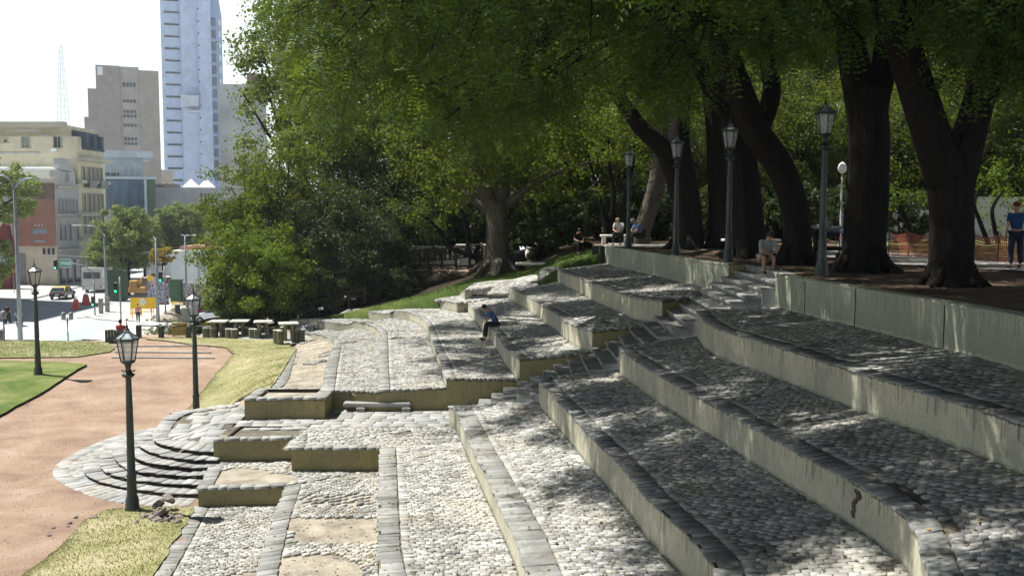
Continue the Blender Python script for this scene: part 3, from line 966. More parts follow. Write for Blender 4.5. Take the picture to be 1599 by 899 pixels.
# lower plaza, brick dust path and slope of the hill behind the terraces
far = [L6.at(1.), L5.at(1.), L4.at(1.), L3.at(1.), L2.at(1.), L1.at(1.), L0.at(1.)]
poly = [(-60, 4), (-4.0, 4), (S7.at(.5)[0] + .25, S7.at(.5)[1]), (S7.at(0.)[0] + .25, S7.at(0.)[1]), (-7.0, 23), (-7.0, 29.5), (CC.at(0.)[0] + .2, CC.at(0.)[1]), (CC.at(1.)[0] + .25, CC.at(1.)[1]),
        *[(f[0] + .1, f[1] - .0) for f in far[:5]], *[tuple(U(*a).xy) for a in ((742, 441.0, 3.39), (762, 438.4, 3.36), (800, 435.4, 3.24), (838, 428.8, 3.0))], *[(f[0] + .1, f[1] - .0) for f in far[5:]],
        (5.5, 44), (30, 46), (44, 50), (44, 75), (-60, 75)]
lower = sheet_obj('path', *poly_sheet(poly, ground_z, .55), M['path']); tag(lower, kind='structure')

# upper ground behind the long walls
near = [tuple(p[:2]) for p in R0.p]
pts = [(L0.p[-1][0] - .0, L0.p[-1][1] + .3)] + [(p[0] + .25, p[1] + .12) for p in L0.p[::-1]] + [(7.2, 28.6), (7.1, 24.6)] + [(p[0] + .22, p[1]) for p in R0.p]
pts += [(70, 4), (70, 62), (3.4, 62)]
upg = sheet_obj('ground', *poly_sheet(pts, upper_z, 1.2), M['litter']); tag(upg, kind='structure')
pr = sheet_obj('pavement', *poly_sheet([(8.6, 36.5), (10.5, 29.5), (13.5, 24.6), (18, 21.2), (30, 19), (60, 18), (60, 33), (30, 33), (16, 36), (11, 41), (4.5, 47), (4.2, 43)], lambda x, y: upper_z(x, y) + .02, 1.5), M['prom']); tag(pr, kind='structure')

# lawns: raised turf with a dark earth edge
def turf(px, mat, h, name='lawn', off=.05, skirt=.14, step=.35, jit=.02, grass=0, rngs=0):
    P = [U(a, b, c if c else h) for a, b, c in [(q + (None,))[:3] for q in px]]
    poly = [(p.x, p.y) for p in P]
    V, Fc = poly_sheet(poly, lambda x, y: ground_z(x, y) + off, step, jit, skirt)
    o = sheet_obj(name, V, Fc, mat); tag(o, kind='structure')
    me = o.data
    me.materials.append(M['soil'])
    for p in me.polygons:
        if abs(p.normal.z) < .5 and len(p.vertices) == 4: p.material_index = 1; p.use_smooth = False
    return poly
H1 = 6.62
main_poly = turf([(262, 664, 6.7), (292, 642, 6.68), (328, 604, 6.6), (352, 578, 6.5), (366, 560, 6.4), (352, 548, 6.35), (325, 543, 6.3), (300, 541, 6.27), (262, 534, 6.25), (228, 531, 6.24), (250, 527.5, 6.22), (300, 527.5, 6.22), (345, 527.5, 6.2),
                  (380, 530, 6.18), (410, 529, 6.12), (432, 527.5, 6.1), (452, 533, 6.08), (462, 545, 6.0), (447, 571, 5.70), (428, 600, 5.42), (421, 607, 5.38), (392, 640, 6.1), (340, 652, 6.55)], M['lawn'], 6.4)
lawnB = turf([(30, 905, None), (70, 873), (103, 845), (133, 812), (165, 797), (215, 792), (302, 792), (303, 800), (239, 899), (228, 915)], M['lawn'], 6.72, off=.035, skirt=.06)
lawnC = turf([(-150, 534.5, 6.24), (60, 533.5, 6.24), (168, 536, 6.24), (180, 546, 6.27), (172, 553, 6.3), (120, 561, 6.3), (20, 563, 6.32), (-150, 565, 6.34)], M['lawn'], 6.25)
lawnD = turf([(-220, 570, 6.36), (20, 571, 6.37), (95, 573, 6.38), (136, 578, 6.42), (112, 592, 6.5), (72, 615, 6.58), (35, 632, 6.62), (0, 650, 6.67), (-80, 688, 6.7), (-220, 760, 6.72)], M['lawn_g'], 6.5, off=.09, skirt=.2)
M['lawn_h'] = m_ground('hill_lawn', [(.30, (.03, .05, .015)), (.46, (.07, .11, .025)), (.62, (.12, .16, .04)), (.75, (.22, .21, .09))], .8, 30, .9, .05, .6)  # dark and bright patches in the colour stand in for dappled tree shade
# slope of green grass beside the far ends of the terraces
hp = []
for k, f in enumerate(far[:-1]):
    if k == 5:
        for a in ((742, 441.2, 3.39), (762, 438.6, 3.36), (800, 435.6, 3.24), (838, 429, 3.0)): hp.append(tuple(U(*a).xy))
    hp.append((f[0] + .04, f[1] - .06))
hp += [(far[-1][0], far[-1][1] - .2), (4.2, 46.5), (2.5, 49), (-.5, 50.5), (-4, 49.5), (-8, 48.8), (-11.5, 49.0), (-13, 49.2)]
V, Fc = poly_sheet(hp, lambda x, y: ground_z(x, y) + .06, .35, .02, 1.0)
o = sheet_obj('lawn', V, Fc, M['lawn_h']); tag(o, kind='structure')
# paved strip behind the end of the second terrace
ex = [U(738, 442.3, 3.40), U(765, 444.8, 3.41), U(790, 446, 3.41), U(842, 437.5, 3.03), U(846, 425, 2.9), U(800, 436.0, 3.24), U(760, 439.0, 3.36)]
sheet_obj('sheet', [tuple(p) for p in ex], [[0, 1, 6], [1, 2, 5, 6], [2, 3, 4, 5]], M['cobble'], tL2, smooth=False).name = 'end_strip'
# dark leaf mould under the bushes
hp2 = [(4.2, 46.6), (2.5, 49.1), (-.5, 50.6), (-4, 49.6), (-8, 48.9), (-11.5, 49.1), (-14.5, 49.3), (-16.5, 51.5), (-14, 66), (10, 72), (44, 72), (44, 50), (6, 47)]
V, Fc = poly_sheet(hp2, lambda x, y: ground_z(x, y) + .05, .8)
o = sheet_obj('soil', V, Fc, M['soil']); tag(o, kind='structure')
# hill that carries the upper ground's back (keeps the terrain closed towards the trees)
V, Fc = poly_sheet([(-4, 52), (70, 46), (70, 74), (-4, 74)], lambda x, y: min(5.0, float(np.interp(x, [-4, 6], [2.4, 4.95]))), 3)
o = sheet_obj('hill', V, Fc, M['litter']); tag(o, kind='structure')

# grass blades as one sheet of real tufts
def grass_blades(name, polys, n, mat, h0=.05, dz=.05):
    Vs = []; tot = 0
    for poly in polys:
        xs = [p[0] for p in poly]; ys = [p[1] for p in poly]
        a = (max(xs) - min(xs)) * (max(ys) - min(ys))
        k = int(min(n, 420 * (max(xs) - max(min(xs), -24)) * (max(ys) - min(ys))))
        x = RNG.uniform(max(min(xs), -24), max(xs), k); y = RNG.uniform(min(ys), max(ys), k)
        P = np.stack([x, y], -1); P = P[in_poly(P, poly)]
        z = np.array([ground_z(a, b) for a, b in P]) + dz
        ang = RNG.uniform(0, 2 * pi, len(P)); h = h0 * RNG.uniform(.5, 1.7, len(P)); w = .012
        lean = RNG.normal(0, .5, (len(P), 2)) * h[:, None]
        b0 = np.stack([P[:, 0] - w * np.cos(ang), P[:, 1] - w * np.sin(ang), z - .01], -1)
        b1 = np.stack([P[:, 0] + w * np.cos(ang), P[:, 1] + w * np.sin(ang), z - .01], -1)
        tp_ = np.stack([P[:, 0] + lean[:, 0], P[:, 1] + lean[:, 1], z + h], -1)
        Vs.append(np.stack([b0, b1, tp_], 1).reshape(-1, 3))
    V = np.concatenate(Vs); Q = np.arange(len(V)).reshape(-1, 3)
    o = link_mesh(name, np_mesh(name, V, Q), mat); tag(o, kind='stuff', cat='grass', label='short dry grass of the lawn beside the terraces' if 'G' not in mat.name else 'short green grass blades on the lawn edge')
    return o
def m_blade(name, a, b):
    t = MT(name, .8, .1); w = t.world_coords()
    t.color(t.mix(t.ramp(t.noise(w, .7, 5), [(.4, 0.), (.65, 1.)]), t.ramp(t.island(), [(0, a), (1, tuple(x * 1.5 for x in a))]), b))
    return t.m
grass_blades('grass', [main_poly, lawnB], 70000, m_blade('grass_dry', (.30, .30, .12), (.54, .49, .28)), h0=.02)
grass_blades('grass', [lawnD, lawnC], 26000, m_blade('grass_Green', (.11, .21, .04), (.27, .32, .10)), h0=.03)

grass_blades('grass', [hp], 30000, m_blade('grass_Green_hill', (.05, .10, .02), (.14, .19, .05)), h0=.07)
# loose grit on the brick-dust path and fallen leaves under the trees
def scatter(name, P, size, mat, label, cat, flatk=.4, thick=True):
    n = len(P); s = size * RNG.uniform(.5, 1.6, n)[:, None]; a = RNG.uniform(0, 2 * pi, n)
    ca, sa = np.cos(a)[:, None], np.sin(a)[:, None]
    def off(u, v, w): return P + np.concatenate([u * s * ca - v * s * sa, u * s * sa + v * s * ca, w * s * np.ones((n, 1))], 1)
    if thick:
        V = np.stack([off(-.5, -.4, 0), off(.5, -.35, 0), off(.45, .4, 0), off(-.5, .35, 0), off(.05, .0, flatk)], 1).reshape(-1, 3)
        b = (np.arange(n) * 5)[:, None, None]; T = np.array([[0, 1, 4], [1, 2, 4], [2, 3, 4], [3, 0, 4]])[None]
        Q = (b + T).reshape(-1, 3)
    else:
        V = np.stack([off(-.5, 0, .05), off(0, -.3, .2), off(.5, 0, .05), off(0, .3, .12)], 1).reshape(-1, 3); Q = np.arange(len(V)).reshape(-1, 4)
    o = link_mesh(name, np_mesh(name, V, Q), mat); tag(o, label, cat, None, 'stuff'); return o
n_ = 16000; x_ = RNG.uniform(-24, -7, n_); y_ = RNG.uniform(12, 46, n_) ; P = np.stack([x_, y_], -1)
k_ = ~(in_poly(P, main_poly) | in_poly(P, lawnC) | in_poly(P, lawnD)) & (np.hypot(P[:, 0] - RC[0], P[:, 1] - RC[1]) > 4.95) & (P[:, 0] < np.where(P[:, 1] < 22.6, -7.4, -6.9))
P = P[k_]; P = np.concatenate([P, np.array([[ground_z(a, b)] for a, b in P])], 1)
scatter('grit', P, .028, stone_island := m_stone('grit_stone', (.10, .07, .055), (.42, .33, .26), (.4, .3, .22)), 'loose grit scattered on the brick-dust path', 'grit')
lm = m_stone('fallen_leaf', (.10, .06, .03), (.34, .24, .10), (.22, .16, .07))
n_ = 9000; x_ = RNG.uniform(3, 22, n_); y_ = RNG.uniform(9, 44, n_); P = np.stack([x_, y_], -1); P = P[in_poly(P, pts)]
P = np.concatenate([P, np.full((len(P), 1), 5.13)], 1)
Ls = [P]
for S_ in TREADS:
    m_ = 700; Ls.append(S_(RNG.uniform(0, 1, m_), RNG.uniform(0, 1, m_) ** .8) + np.array([0, 0, .012]))
P = np.concatenate(Ls); P = P[(P[:, 1] > 7)]
scatter('fallen_leaves', P, .055, lm, 'dry brown leaves fallen on the cobbles and under the shade trees', 'leaves', thick=False)

# low kerb lines across the path
for (a, b) in (((165, 542.5, 6.25), (305, 541.5, 6.25)), ((180, 553, 6.3), (330, 554, 6.3)), ((175, 563, 6.34), (335, 564, 6.34))):
    p, q = U(*a), U(*b); mb = MB()
    L = (q - p).length; mb.box(((p.x + q.x) / 2, (p.y + q.y) / 2, ground_z(p.x, p.y) + .01), (L, .12, .10), rz=atan2(q.y - p.y, q.x - p.x), bev=.01)
    o = mb.build('path_step', M['flag']); tag(o, kind='structure')
# edge of the square towards the street

# ------------------------------------------------------------------ vegetation
def m_leaf(name, dark, light, yellow=None, trans=.45, seedscale=.5):
    m = bpy.data.materials.new(name); m.use_nodes = True
    t = MT.__new__(MT); t.m = m; t.n = m.node_tree.nodes; t.l = m.node_tree.links
    for n in list(t.n): t.n.remove(n)
    out = t.node("ShaderNodeOutputMaterial")
    d = t.node("ShaderNodeBsdfPrincipled"); tr = t.node("ShaderNodeBsdfTranslucent"); mx = t.node("ShaderNodeMixShader")
    d.inputs["Roughness"].default_value = .6; d.inputs["Specular IOR Level"].default_value = .16
    c = t.ramp(t.island(), [(0, dark), (.7, light), (1, yellow or light)])
    w = t.world_coords()
    c = t.mix(t.ramp(t.noise(w, seedscale, 3), [(.35, .0), (.7, .75)]), c, light)
    t.l.new(c, d.inputs["Base Color"])
    c2 = t.mix(.5, c, (.26, .34, .012))
    t.l.new(c2, tr.inputs["Color"])
    mx.inputs[0].default_value = trans
    t.l.new(d.outputs[0], mx.inputs[1]); t.l.new(tr.outputs[0], mx.inputs[2]); t.l.new(mx.outputs[0], out.inputs[0])
    return m
def m_bark(name, a, b, sc=(3, 3, .5)):
    t = MT(name, .95, .1); v = t.coords("Object", sc)
    n = t.noise(v, 5, 7, .7, .6)
    t.color(t.ramp(n, [(.35, a), (.65, b)])); t.bump(n, 1.0, .06); return t.m
LF_TIPA = m_leaf('feathery_leaf', (.013, .036, .010), (.038, .078, .014), (.13, .17, .018), .33)
LF_BROAD = m_leaf('broad_leaf', (.026, .055, .010), (.062, .098, .012), (.22, .21, .02), .40)
LF_BRIGHT = m_leaf('fresh_leaf', (.040, .090, .012), (.095, .160, .017), (.24, .25, .03), .40)
LF_MID = m_leaf('mid_leaf', (.018, .040, .010), (.042, .072, .012), (.17, .18, .02), .34)
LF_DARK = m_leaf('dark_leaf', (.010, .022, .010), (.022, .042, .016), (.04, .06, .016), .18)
LF_STREET = m_leaf('street_leaf', (.085, .13, .05), (.17, .225, .08), (.32, .31, .10), .38)
LF_YEL = m_leaf('autumn_leaf', (.20, .15, .02), (.36, .24, .03), (.5, .36, .04), .4)
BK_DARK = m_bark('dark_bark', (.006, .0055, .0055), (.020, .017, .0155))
BK_PLANE = m_bark('plane_bark', (.04, .035, .028), (.11, .098, .078), (2, 2, 1.2))

def clump_points(cents, rad, n, rng, shell=.35):
    c = np.repeat(cents, n, 0); r = np.repeat(np.broadcast_to(rad, (len(cents),)), n)
    d = rng.normal(0, 1, c.shape); d /= np.linalg.norm(d, axis=1, keepdims=True)
    rr = rng.uniform(0, 1, len(c)) ** shell
    p = c + d * (r * rr)[:, None] * np.array([1, 1, .72])
    return p, d

def leaves(p, d, size, rng, ratio=.5, flat=.5):
    """rhombic leaves at p, facing roughly d and up"""
    n = len(p)
    nrm = d * (1 - flat) + np.array([0, 0, 1]) * flat + rng.normal(0, .45, (n, 3)); nrm /= np.linalg.norm(nrm, axis=1, keepdims=True)
    a = np.cross(nrm, rng.normal(0, 1, (n, 3))); a /= np.linalg.norm(a, axis=1, keepdims=True)
    b = np.cross(nrm, a)
    s = size * rng.uniform(.6, 1.35, n)[:, None]
    V = np.stack([p - a * s * .5, p + b * s * ratio * .5 + nrm * s * .06, p + a * s * .5 - nrm * s * .05, p - b * s * ratio * .5 + nrm * s * .06], 1).reshape(-1, 3)
    return V, np.arange(len(V)).reshape(-1, 4)

def fronds(p, d, rng, L=.36, pairs=5, leaf=.10, droop=.55):
    """feathery compound leaves that arch outward and hang"""
    n = len(p)
    dr = d * np.array([1, 1, .5]) + np.array([0, 0, -droop]) + rng.normal(0, .35, (n, 3)); dr /= np.linalg.norm(dr, axis=1, keepdims=True)
    side = np.cross(dr, np.array([0, 0, 1.]) + rng.normal(0, .5, (n, 3))); side /= np.linalg.norm(side, axis=1, keepdims=True) + 1e-9
    up = np.cross(side, dr)
    Ls = L * rng.uniform(.7, 1.3, n)[:, None]
    out = []
    for i in range(pairs):
        t = (i + .6) / pairs
        q = p + dr * Ls * t - np.array([0, 0, 1]) * (t * t * .10) * Ls / L
        for sg in (-1, 1):
            ax = side * sg + dr * .45; ax /= np.linalg.norm(ax, axis=1, keepdims=True)
            wv = np.cross(ax, up)
            l = leaf * (1.05 - .35 * abs(t - .45)) * rng.uniform(.8, 1.2, n)[:, None]
            tip = q + ax * l + up * l * rng.normal(-.15, .2, n)[:, None]
            m = q + ax * l * .5
            out.append(np.stack([q, m + wv * l * .22, tip, m - wv * l * .22], 1))
    V = np.concatenate(out, 0).reshape(-1, 3)
    return V, np.arange(len(V)).reshape(-1, 4)

def limb(mb, pts, rad, n=12, wob=.25):
    # smooth the traced path a little
    P = [Vector(p) for p in pts]
    out = []; rr = []
    for i in range(len(P) - 1):
        p0 = P[max(i - 1, 0)]; p1 = P[i]; p2 = P[i + 1]; p3 = P[min(i + 2, len(P) - 1)]
        for k in range(5):
            t = k / 5
            q = .5 * ((2 * p1) + (p2 - p0) * t + (2 * p0 - 5 * p1 + 4 * p2 - p3) * t * t + (3 * p1 - p0 - 3 * p2 + p3) * t ** 3)
            out.append(q); rr.append(rad[i] + (rad[i + 1] - rad[i]) * t)
    out.append(P[-1]); rr.append(rad[-1])
    mb.tube(out, rr, n, wob=wob)
    return out

def twig_to(mb, a, b, r0=.06, r1=.015, sag=.2):
    a = Vector(a); b = Vector(b); m = a.lerp(b, .5) + Vector((random.uniform(-.3, .3), random.uniform(-.3, .3), sag * random.uniform(-.3, 1)))
    mb.tube([a, a.lerp(m, .6), m, m.lerp(b, .55), b], [r0, r0 * .8, (r0 + r1) / 2, r1 * 1.5, r1], 5, cap=False)

# ---- the big feathery trees on the upper ground. Trunks follow the photograph's trunks.
def tr(base_px, base_py, h, path):
    """path: (px, py, depth offset, radius)"""
    b = U(base_px, base_py, h)
    return [UY(px, py, b.y + dy) for px, py, dy, r in path], [r for *_, r in path], b

canopy_nodes = []       # (point, tree index): ends of limbs that carry foliage
TREES = []
def big_tree(label, main, forks, h=1.62, roots=True):
    bp_, r, b = tr(*main[0], h, main[1])
    t = thing('shade_tree', label, 'tree', (b.x, b.y, 5.1), group='big dark shade trees on the upper ground')
    mb = MB()
    P = [Vector((b.x, b.y, 5.0))] + bp_; R = [main[1][0][3] * 1.55] + r
    P.insert(1, Vector((b.x, b.y, 5.28))); R.insert(1, main[1][0][3] * 1.15)
    out = limb(mb, P, R, 18, .28)
    for i in range(7):
        a = 2 * pi * i / 7 + random.uniform(-.3, .3); rr = main[1][0][3]
        q = Vector((b.x, b.y, 5.05))
        mb.tube([q + Vector((cos(a) * rr * .6, sin(a) * rr * .6, .65)), q + Vector((cos(a) * rr * 1.15, sin(a) * rr * 1.15, .2)), q + Vector((cos(a) * rr * 1.9, sin(a) * rr * 1.9, -.02)), q + Vector((cos(a) * rr * 2.2, sin(a) * rr * 2.2, -.15))], [rr * .35, rr * .3, rr * .2, rr * .1], 7)
    idx = len(TREES)
    ends = [out[-1]]
    for f in forks:
        Pf = [UY(px, py, b.y + dy) for px, py, dy, rr in f]
        o = limb(mb, Pf, [rr for *_, rr in f], 12, .22)
        ends.append(o[-1]); ends.append(o[len(o) * 2 // 3])
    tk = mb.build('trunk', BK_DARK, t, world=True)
    TREES.append(dict(t=t, ends=ends, b=b, cl=[], trunk=tk))
    return t

big_tree('nearest thick dark trunk on the right, forking low into a leaning V',
         ((1485, 446), [(1485, 400, 0, .42), (1484, 330, 0, .40), (1480, 275, 0, .43)]),
         [[(1478, 285, 0, .40), (1450, 200, -.2, .36), (1415, 90, -.5, .33), (1385, 0, -.8, .30), (1350, -110, -1.2, .22), (1280, -260, -2.5, .12)],
          [(1490, 285, 0, .38), (1518, 200, .3, .34), (1540, 100, .5, .31), (1552, 0, .8, .27), (1575, -120, 1.4, .18), (1640, -260, 2, .1)]])
big_tree('broad dark trunk with flared roots, second from the right, beside the near lamp post',
         ((1350, 424), [(1350, 385, 0, .54), (1352, 300, 0, .50), (1356, 210, .1, .50), (1350, 130, .2, .48)]),
         [[(1345, 150, .2, .40), (1328, 60, .6, .36), (1310, -40, 1.2, .28), (1240, -170, 2.5, .15)],
          [(1365, 170, .2, .38), (1382, 90, .5, .33), (1392, 0, .9, .27), (1420, -130, 1.6, .15)],
          [(1335, 50, .5, .10), (1270, 45, -.4, .07), (1190, 60, -1.4, .04)]])
big_tree('dark S-curved trunk leaning left, just right of the seated man in grey',
         ((1243, 413), [(1245, 370, 0, .42), (1238, 310, 0, .42), (1215, 255, -.1, .43), (1180, 205, -.3, .42), (1150, 130, -.5, .39), (1125, 60, -.7, .34), (1100, -20, -1, .3), (1050, -150, -2, .16)]),
         [[(1185, 210, -.3, .30), (1205, 140, .2, .26), (1190, 60, .6, .22), (1180, -40, 1, .15)]])
big_tree('straight dark trunk behind the middle lamp post of the upper ground',
         ((1166, 404), [(1166, 350, 0, .58), (1160, 270, 0, .55), (1150, 190, 0, .50), (1135, 110, .2, .44), (1120, 20, .5, .35), (1110, -80, 1, .2)]),
         [[(1150, 200, 0, .3), (1100, 120, -.5, .25), (1060, 40, -1, .2), (1000, -60, -2, .12)]], h=1.66)
big_tree('twin-stemmed dark trunk whose long limb leans far to the left over the terraces',
         ((1070, 392), [(1072, 350, 0, .55), (1068, 290, 0, .52), (1060, 230, 0, .45), (1064, 150, .3, .4), (1070, 60, .8, .3), (1075, -40, 1.2, .2)]),
         [[(1062, 300, -.1, .42), (1040, 240, -.4, .36), (1000, 200, -.9, .32), (965, 150, -1.5, .28), (930, 110, -2.2, .23), (880, 60, -3.4, .17), (800, 20, -5, .11), (700, 5, -6.5, .06)],
          [(930, 110, -2.2, .14), (900, 40, -2.6, .1), (860, -40, -3, .06)]], h=1.70)
big_tree('slim dark trunk between the twin-stemmed tree and the middle lamp post',
         ((1122, 392), [(1122, 340, 0, .40), (1118, 260, 0, .36), (1112, 180, 0, .30), (1095, 90, .5, .22), (1080, 0, 1, .15)]),
         [], h=1.70)

# canopy: clumps of foliage spread through the volume over the terraces, each hung on its nearest limb end
def lit_boundary(sy):      # shadows fall to the right of this line
    return float(np.interp(sy, [8, 13, 18, 24, 28, 33, 40, 46], [2.5, 1.0, .3, -1.6, -1.2, -3.4, -3.2, -2.2]))
rngc = np.random.default_rng(5)
cands = []
tries = 0
def shade_prob(x, y, z):
    zg = 2.2
    k = (z - zg) / tan(SUN_EL)
    sx, sy = x + LD.x * k, y + LD.y * k
    zg = 1.0 + max(0, min(4.1, (sx + 1.5) * .5)); k = (z - zg) / tan(SUN_EL); sx, sy = x + LD.x * k, y + LD.y * k
    if sy < 5: return 1.
    return (sx - lit_boundary(sy)) / 3.5
while len(cands) < 2500 and tries < 200000:
    tries += 1
    x = rngc.uniform(-9.5, 21); y = rngc.uniform(9, 44); z = rngc.uniform(8.6, 16.5)
    px, py, dep = proj(np.array([x, y, z]))
    n1 = mnoise.noise(Vector((x * .28, y * .28, 4.2)))
    # lower rim of the foliage as the photograph shows it
    rimy = np.interp(px, [330, 345, 395, 430, 520, 600, 700, 800, 900, 960, 1060, 1130, 1200, 1270, 1400, 1500, 1599], [-60, 118, 175, 215, 235, 170, 235, 250, 175, 140, 190, 125, 95, 110, 50, 115, 190])
    rp = 30
    if py > rimy + n1 * 55 - rp: continue
    if px < 372: continue
    if z < 13.2 and mnoise.noise(Vector((x * .5, y * .5, z * .75))) < -.10: continue
    if 352 < px < 412 and 62 < py < 150: continue
    if py > -120 and mnoise.noise(Vector((px * .006, py * .006, y * .15))) < -.33: continue
    pr_ = shade_prob(x, y, z)
    if pr_ < 0: continue
    # clearings in the crown that let patches of sun through
    k = (z - 2.5) / tan(SUN_EL); gx, gy = x + LD.x * k, y + LD.y * k
    gapn = mnoise.noise(Vector((gx * .30, gy * .62, 9.1)))
    if gy < 38 and gapn < -.17 + .22 * (1 - min(1, max(0, pr_))) and rngc.random() < .99: continue
    if rngc.random() > min(1, .25 + pr_): continue
    if y < 17 and z < 10.5: continue
    cands.append((x, y, z))
# unseen clumps added to the crowns above the frame, to shade the near terraces
more = 0; tries = 0
while more < 900 and tries < 60000:
    tries += 1
    x = rngc.uniform(-4, 15); y = rngc.uniform(4, 21); z = rngc.uniform(10.2, 14.5)
    px, py, dep = proj(np.array([x, y, z]))
    if py > -35: continue
    pr_ = shade_prob(x, y, z)
    if pr_ < .15: continue
    k = (z - 2.5) / tan(SUN_EL); gx, gy = x + LD.x * k, y + LD.y * k
    if mnoise.noise(Vector((gx * .34, gy * .62, 2.4))) < -.13 + .16 * (1 - min(1, max(0, pr_))): continue
    cands.append((x, y, z)); more += 1
cands = np.array(cands)
ends_all = [(e, i) for i, T in enumerate(TREES) for e in T['ends']]
E = np.array([tuple(e) for e, i in ends_all]); EI = np.array([i for e, i in ends_all])
for c in cands:
    d = np.linalg.norm((E - c) * np.array([1, 1, 1.0]), axis=1); j = int(np.argmin(d))
    TREES[EI[j]]['cl'].append((c, E[j]))
for i, T in enumerate(TREES):
    if not T['cl']: continue
    C = np.array([c for c, e in T['cl']])
    rad = rngc.uniform(.45, .95, len(C))
    p, d = clump_points(C, rad, 52, rngc, .5)
    V, Q = fronds(p, d, rngc, L=.44, pairs=5, leaf=.115)
    L = np.array(T['t'].location)
    link_mesh('crown', np_mesh('crown', V - L, Q), LF_TIPA, T['t'])
    mb = MB()
    # branching: from the limb end out to groups of clumps, then to each clump
    for e in {tuple(e) for c, e in T['cl']}:
        grp = [c for c, ee in T['cl'] if tuple(ee) == e]
        grp.sort(key=lambda c: atan2(c[1] - e[1], c[0] - e[0]))
        for k in range(0, len(grp), 9):
            g_ = grp[k:k + 9]; cen = Vector(np.mean(g_, 0)); cen = Vector(e).lerp(cen, .72) + Vector((0, 0, .4))
            twig_to(mb, e, cen, .10, .05, .6)
            for c in g_: twig_to(mb, cen, c, .04, .012, .2)
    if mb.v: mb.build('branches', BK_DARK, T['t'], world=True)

# ---- trees and shrubs further back
def crown_mesh(name, R, ncl, nl, leaf, seed, ratio=.55, flat=.45, shell=.45, hollow=.0):
    r = np.random.default_rng(seed)
    d = r.normal(0, 1, (ncl, 3)); d /= np.linalg.norm(d, axis=1, keepdims=True)
    rr = r.uniform(hollow, 1, ncl) ** .45
    bump = np.array([1 + .35 * mnoise.noise(Vector(q * 1.6) + Vector((seed, 0, 0))) for q in d])
    C = d * (rr * bump)[:, None] * np.array(R) * .86
    rad = r.uniform(.12, .24, ncl) * min(R) * 1.1
    p, dd = clump_points(C, rad, nl, r, shell)
    V, Q = leaves(p, dd, leaf, r, ratio, flat)
    return np_mesh(name, V, Q), C

BG = {}
def bg_proto(key, R, ncl, nl, leaf, seed, mat, trunk_h, tr_r=.18, bark=None, multi=False, **kw):
    me, C = crown_mesh('crown', R, ncl, nl, leaf, seed, **kw); me.materials.append(mat)
    mb = MB(); rr = random.Random(seed)
    cz = trunk_h + R[2] * .72
    if trunk_h > 0:
        stems = 4 if multi else 1
        for s_ in range(stems):
            ox = rr.uniform(-.5, .5) if multi else 0
            top = Vector((ox * 2.5, rr.uniform(-.5, .5) if multi else 0, trunk_h + R[2] * .5))
            mb.tube([Vector((ox * .3, 0, -.4)), Vector((ox * .5, .0, .3)), Vector((ox + rr.uniform(-.15, .15), rr.uniform(-.15, .15), trunk_h * .6)), top], [tr_r * 1.5, tr_r * 1.1, tr_r, tr_r * .6], 9, wob=.2)
            for k in range(9 if not multi else 4):
                c = C[rr.randrange(len(C))]
                twig_to(mb, Vector((ox, 0, trunk_h * rr.uniform(.75, 1.1))), Vector((c[0], c[1], c[2] + cz)), tr_r * .45, .03, .3)
    BG[key] = (me, mb, cz, bark or BK_DARK)
    BG[key + '_trunk'] = None
def bg_tree(key, x, y, z, label, cat='tree', name='tree', group=None, s=1., rz=0., sz=None):
    me, mb, cz, bark = BG[key]
    t = thing(name, label, cat, (x, y, z), rz, group)
    t.scale = (s, s, sz or s)
    cr_ = link_mesh('crown', me, None, t, (0, 0, cz))
    if mb.v:
        if BG[key + '_trunk'] is None:
            o = mb.build('trunk', bark, t); BG[key + '_trunk'] = o.data
        else: link_mesh('trunk', BG[key + '_trunk'], None, t)
    return t
bg_proto('oval', (3.6, 3.4, 4.6), 210, 95, .17, 21, LF_BROAD, 2.6, .2, multi=True)
bg_proto('round', (4.2, 4.0, 3.8), 230, 95, .17, 22, LF_MID, 3.0, .2)
bg_proto('tall', (3.6, 3.6, 5.6), 230, 95, .18, 23, LF_BROAD, 4.2, .26)
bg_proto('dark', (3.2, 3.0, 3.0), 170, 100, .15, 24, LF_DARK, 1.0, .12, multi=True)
bg_proto('shrub', (2.5, 2.2, 2.0), 120, 130, .15, 25, LF_BRIGHT, .3, .07, multi=True)
bg_proto('shrub_lit', (2.8, 2.5, 3.1), 200, 120, .14, 26, LF_BRIGHT, .2, .08, multi=True)
bg_proto('shrub_mid', (2.8, 2.5, 3.1), 200, 120, .15, 36, LF_MID, .2, .08, multi=True)
bg_proto('street', (3.6, 3.4, 4.0), 170, 110, .28, 27, LF_STREET, 2.8, .22)
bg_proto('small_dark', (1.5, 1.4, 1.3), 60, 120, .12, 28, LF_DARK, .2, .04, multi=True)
bg_proto('autumn', (1.6, 1.4, 1.2), 40, 90, .14, 29, LF_YEL, .1, .04, multi=True)

G_BG = 'trees behind the terraces'
def at(px, y): return (px - 799.5) / F * (y / cos(PITCH)) if False else (px - 799.5) / F * y
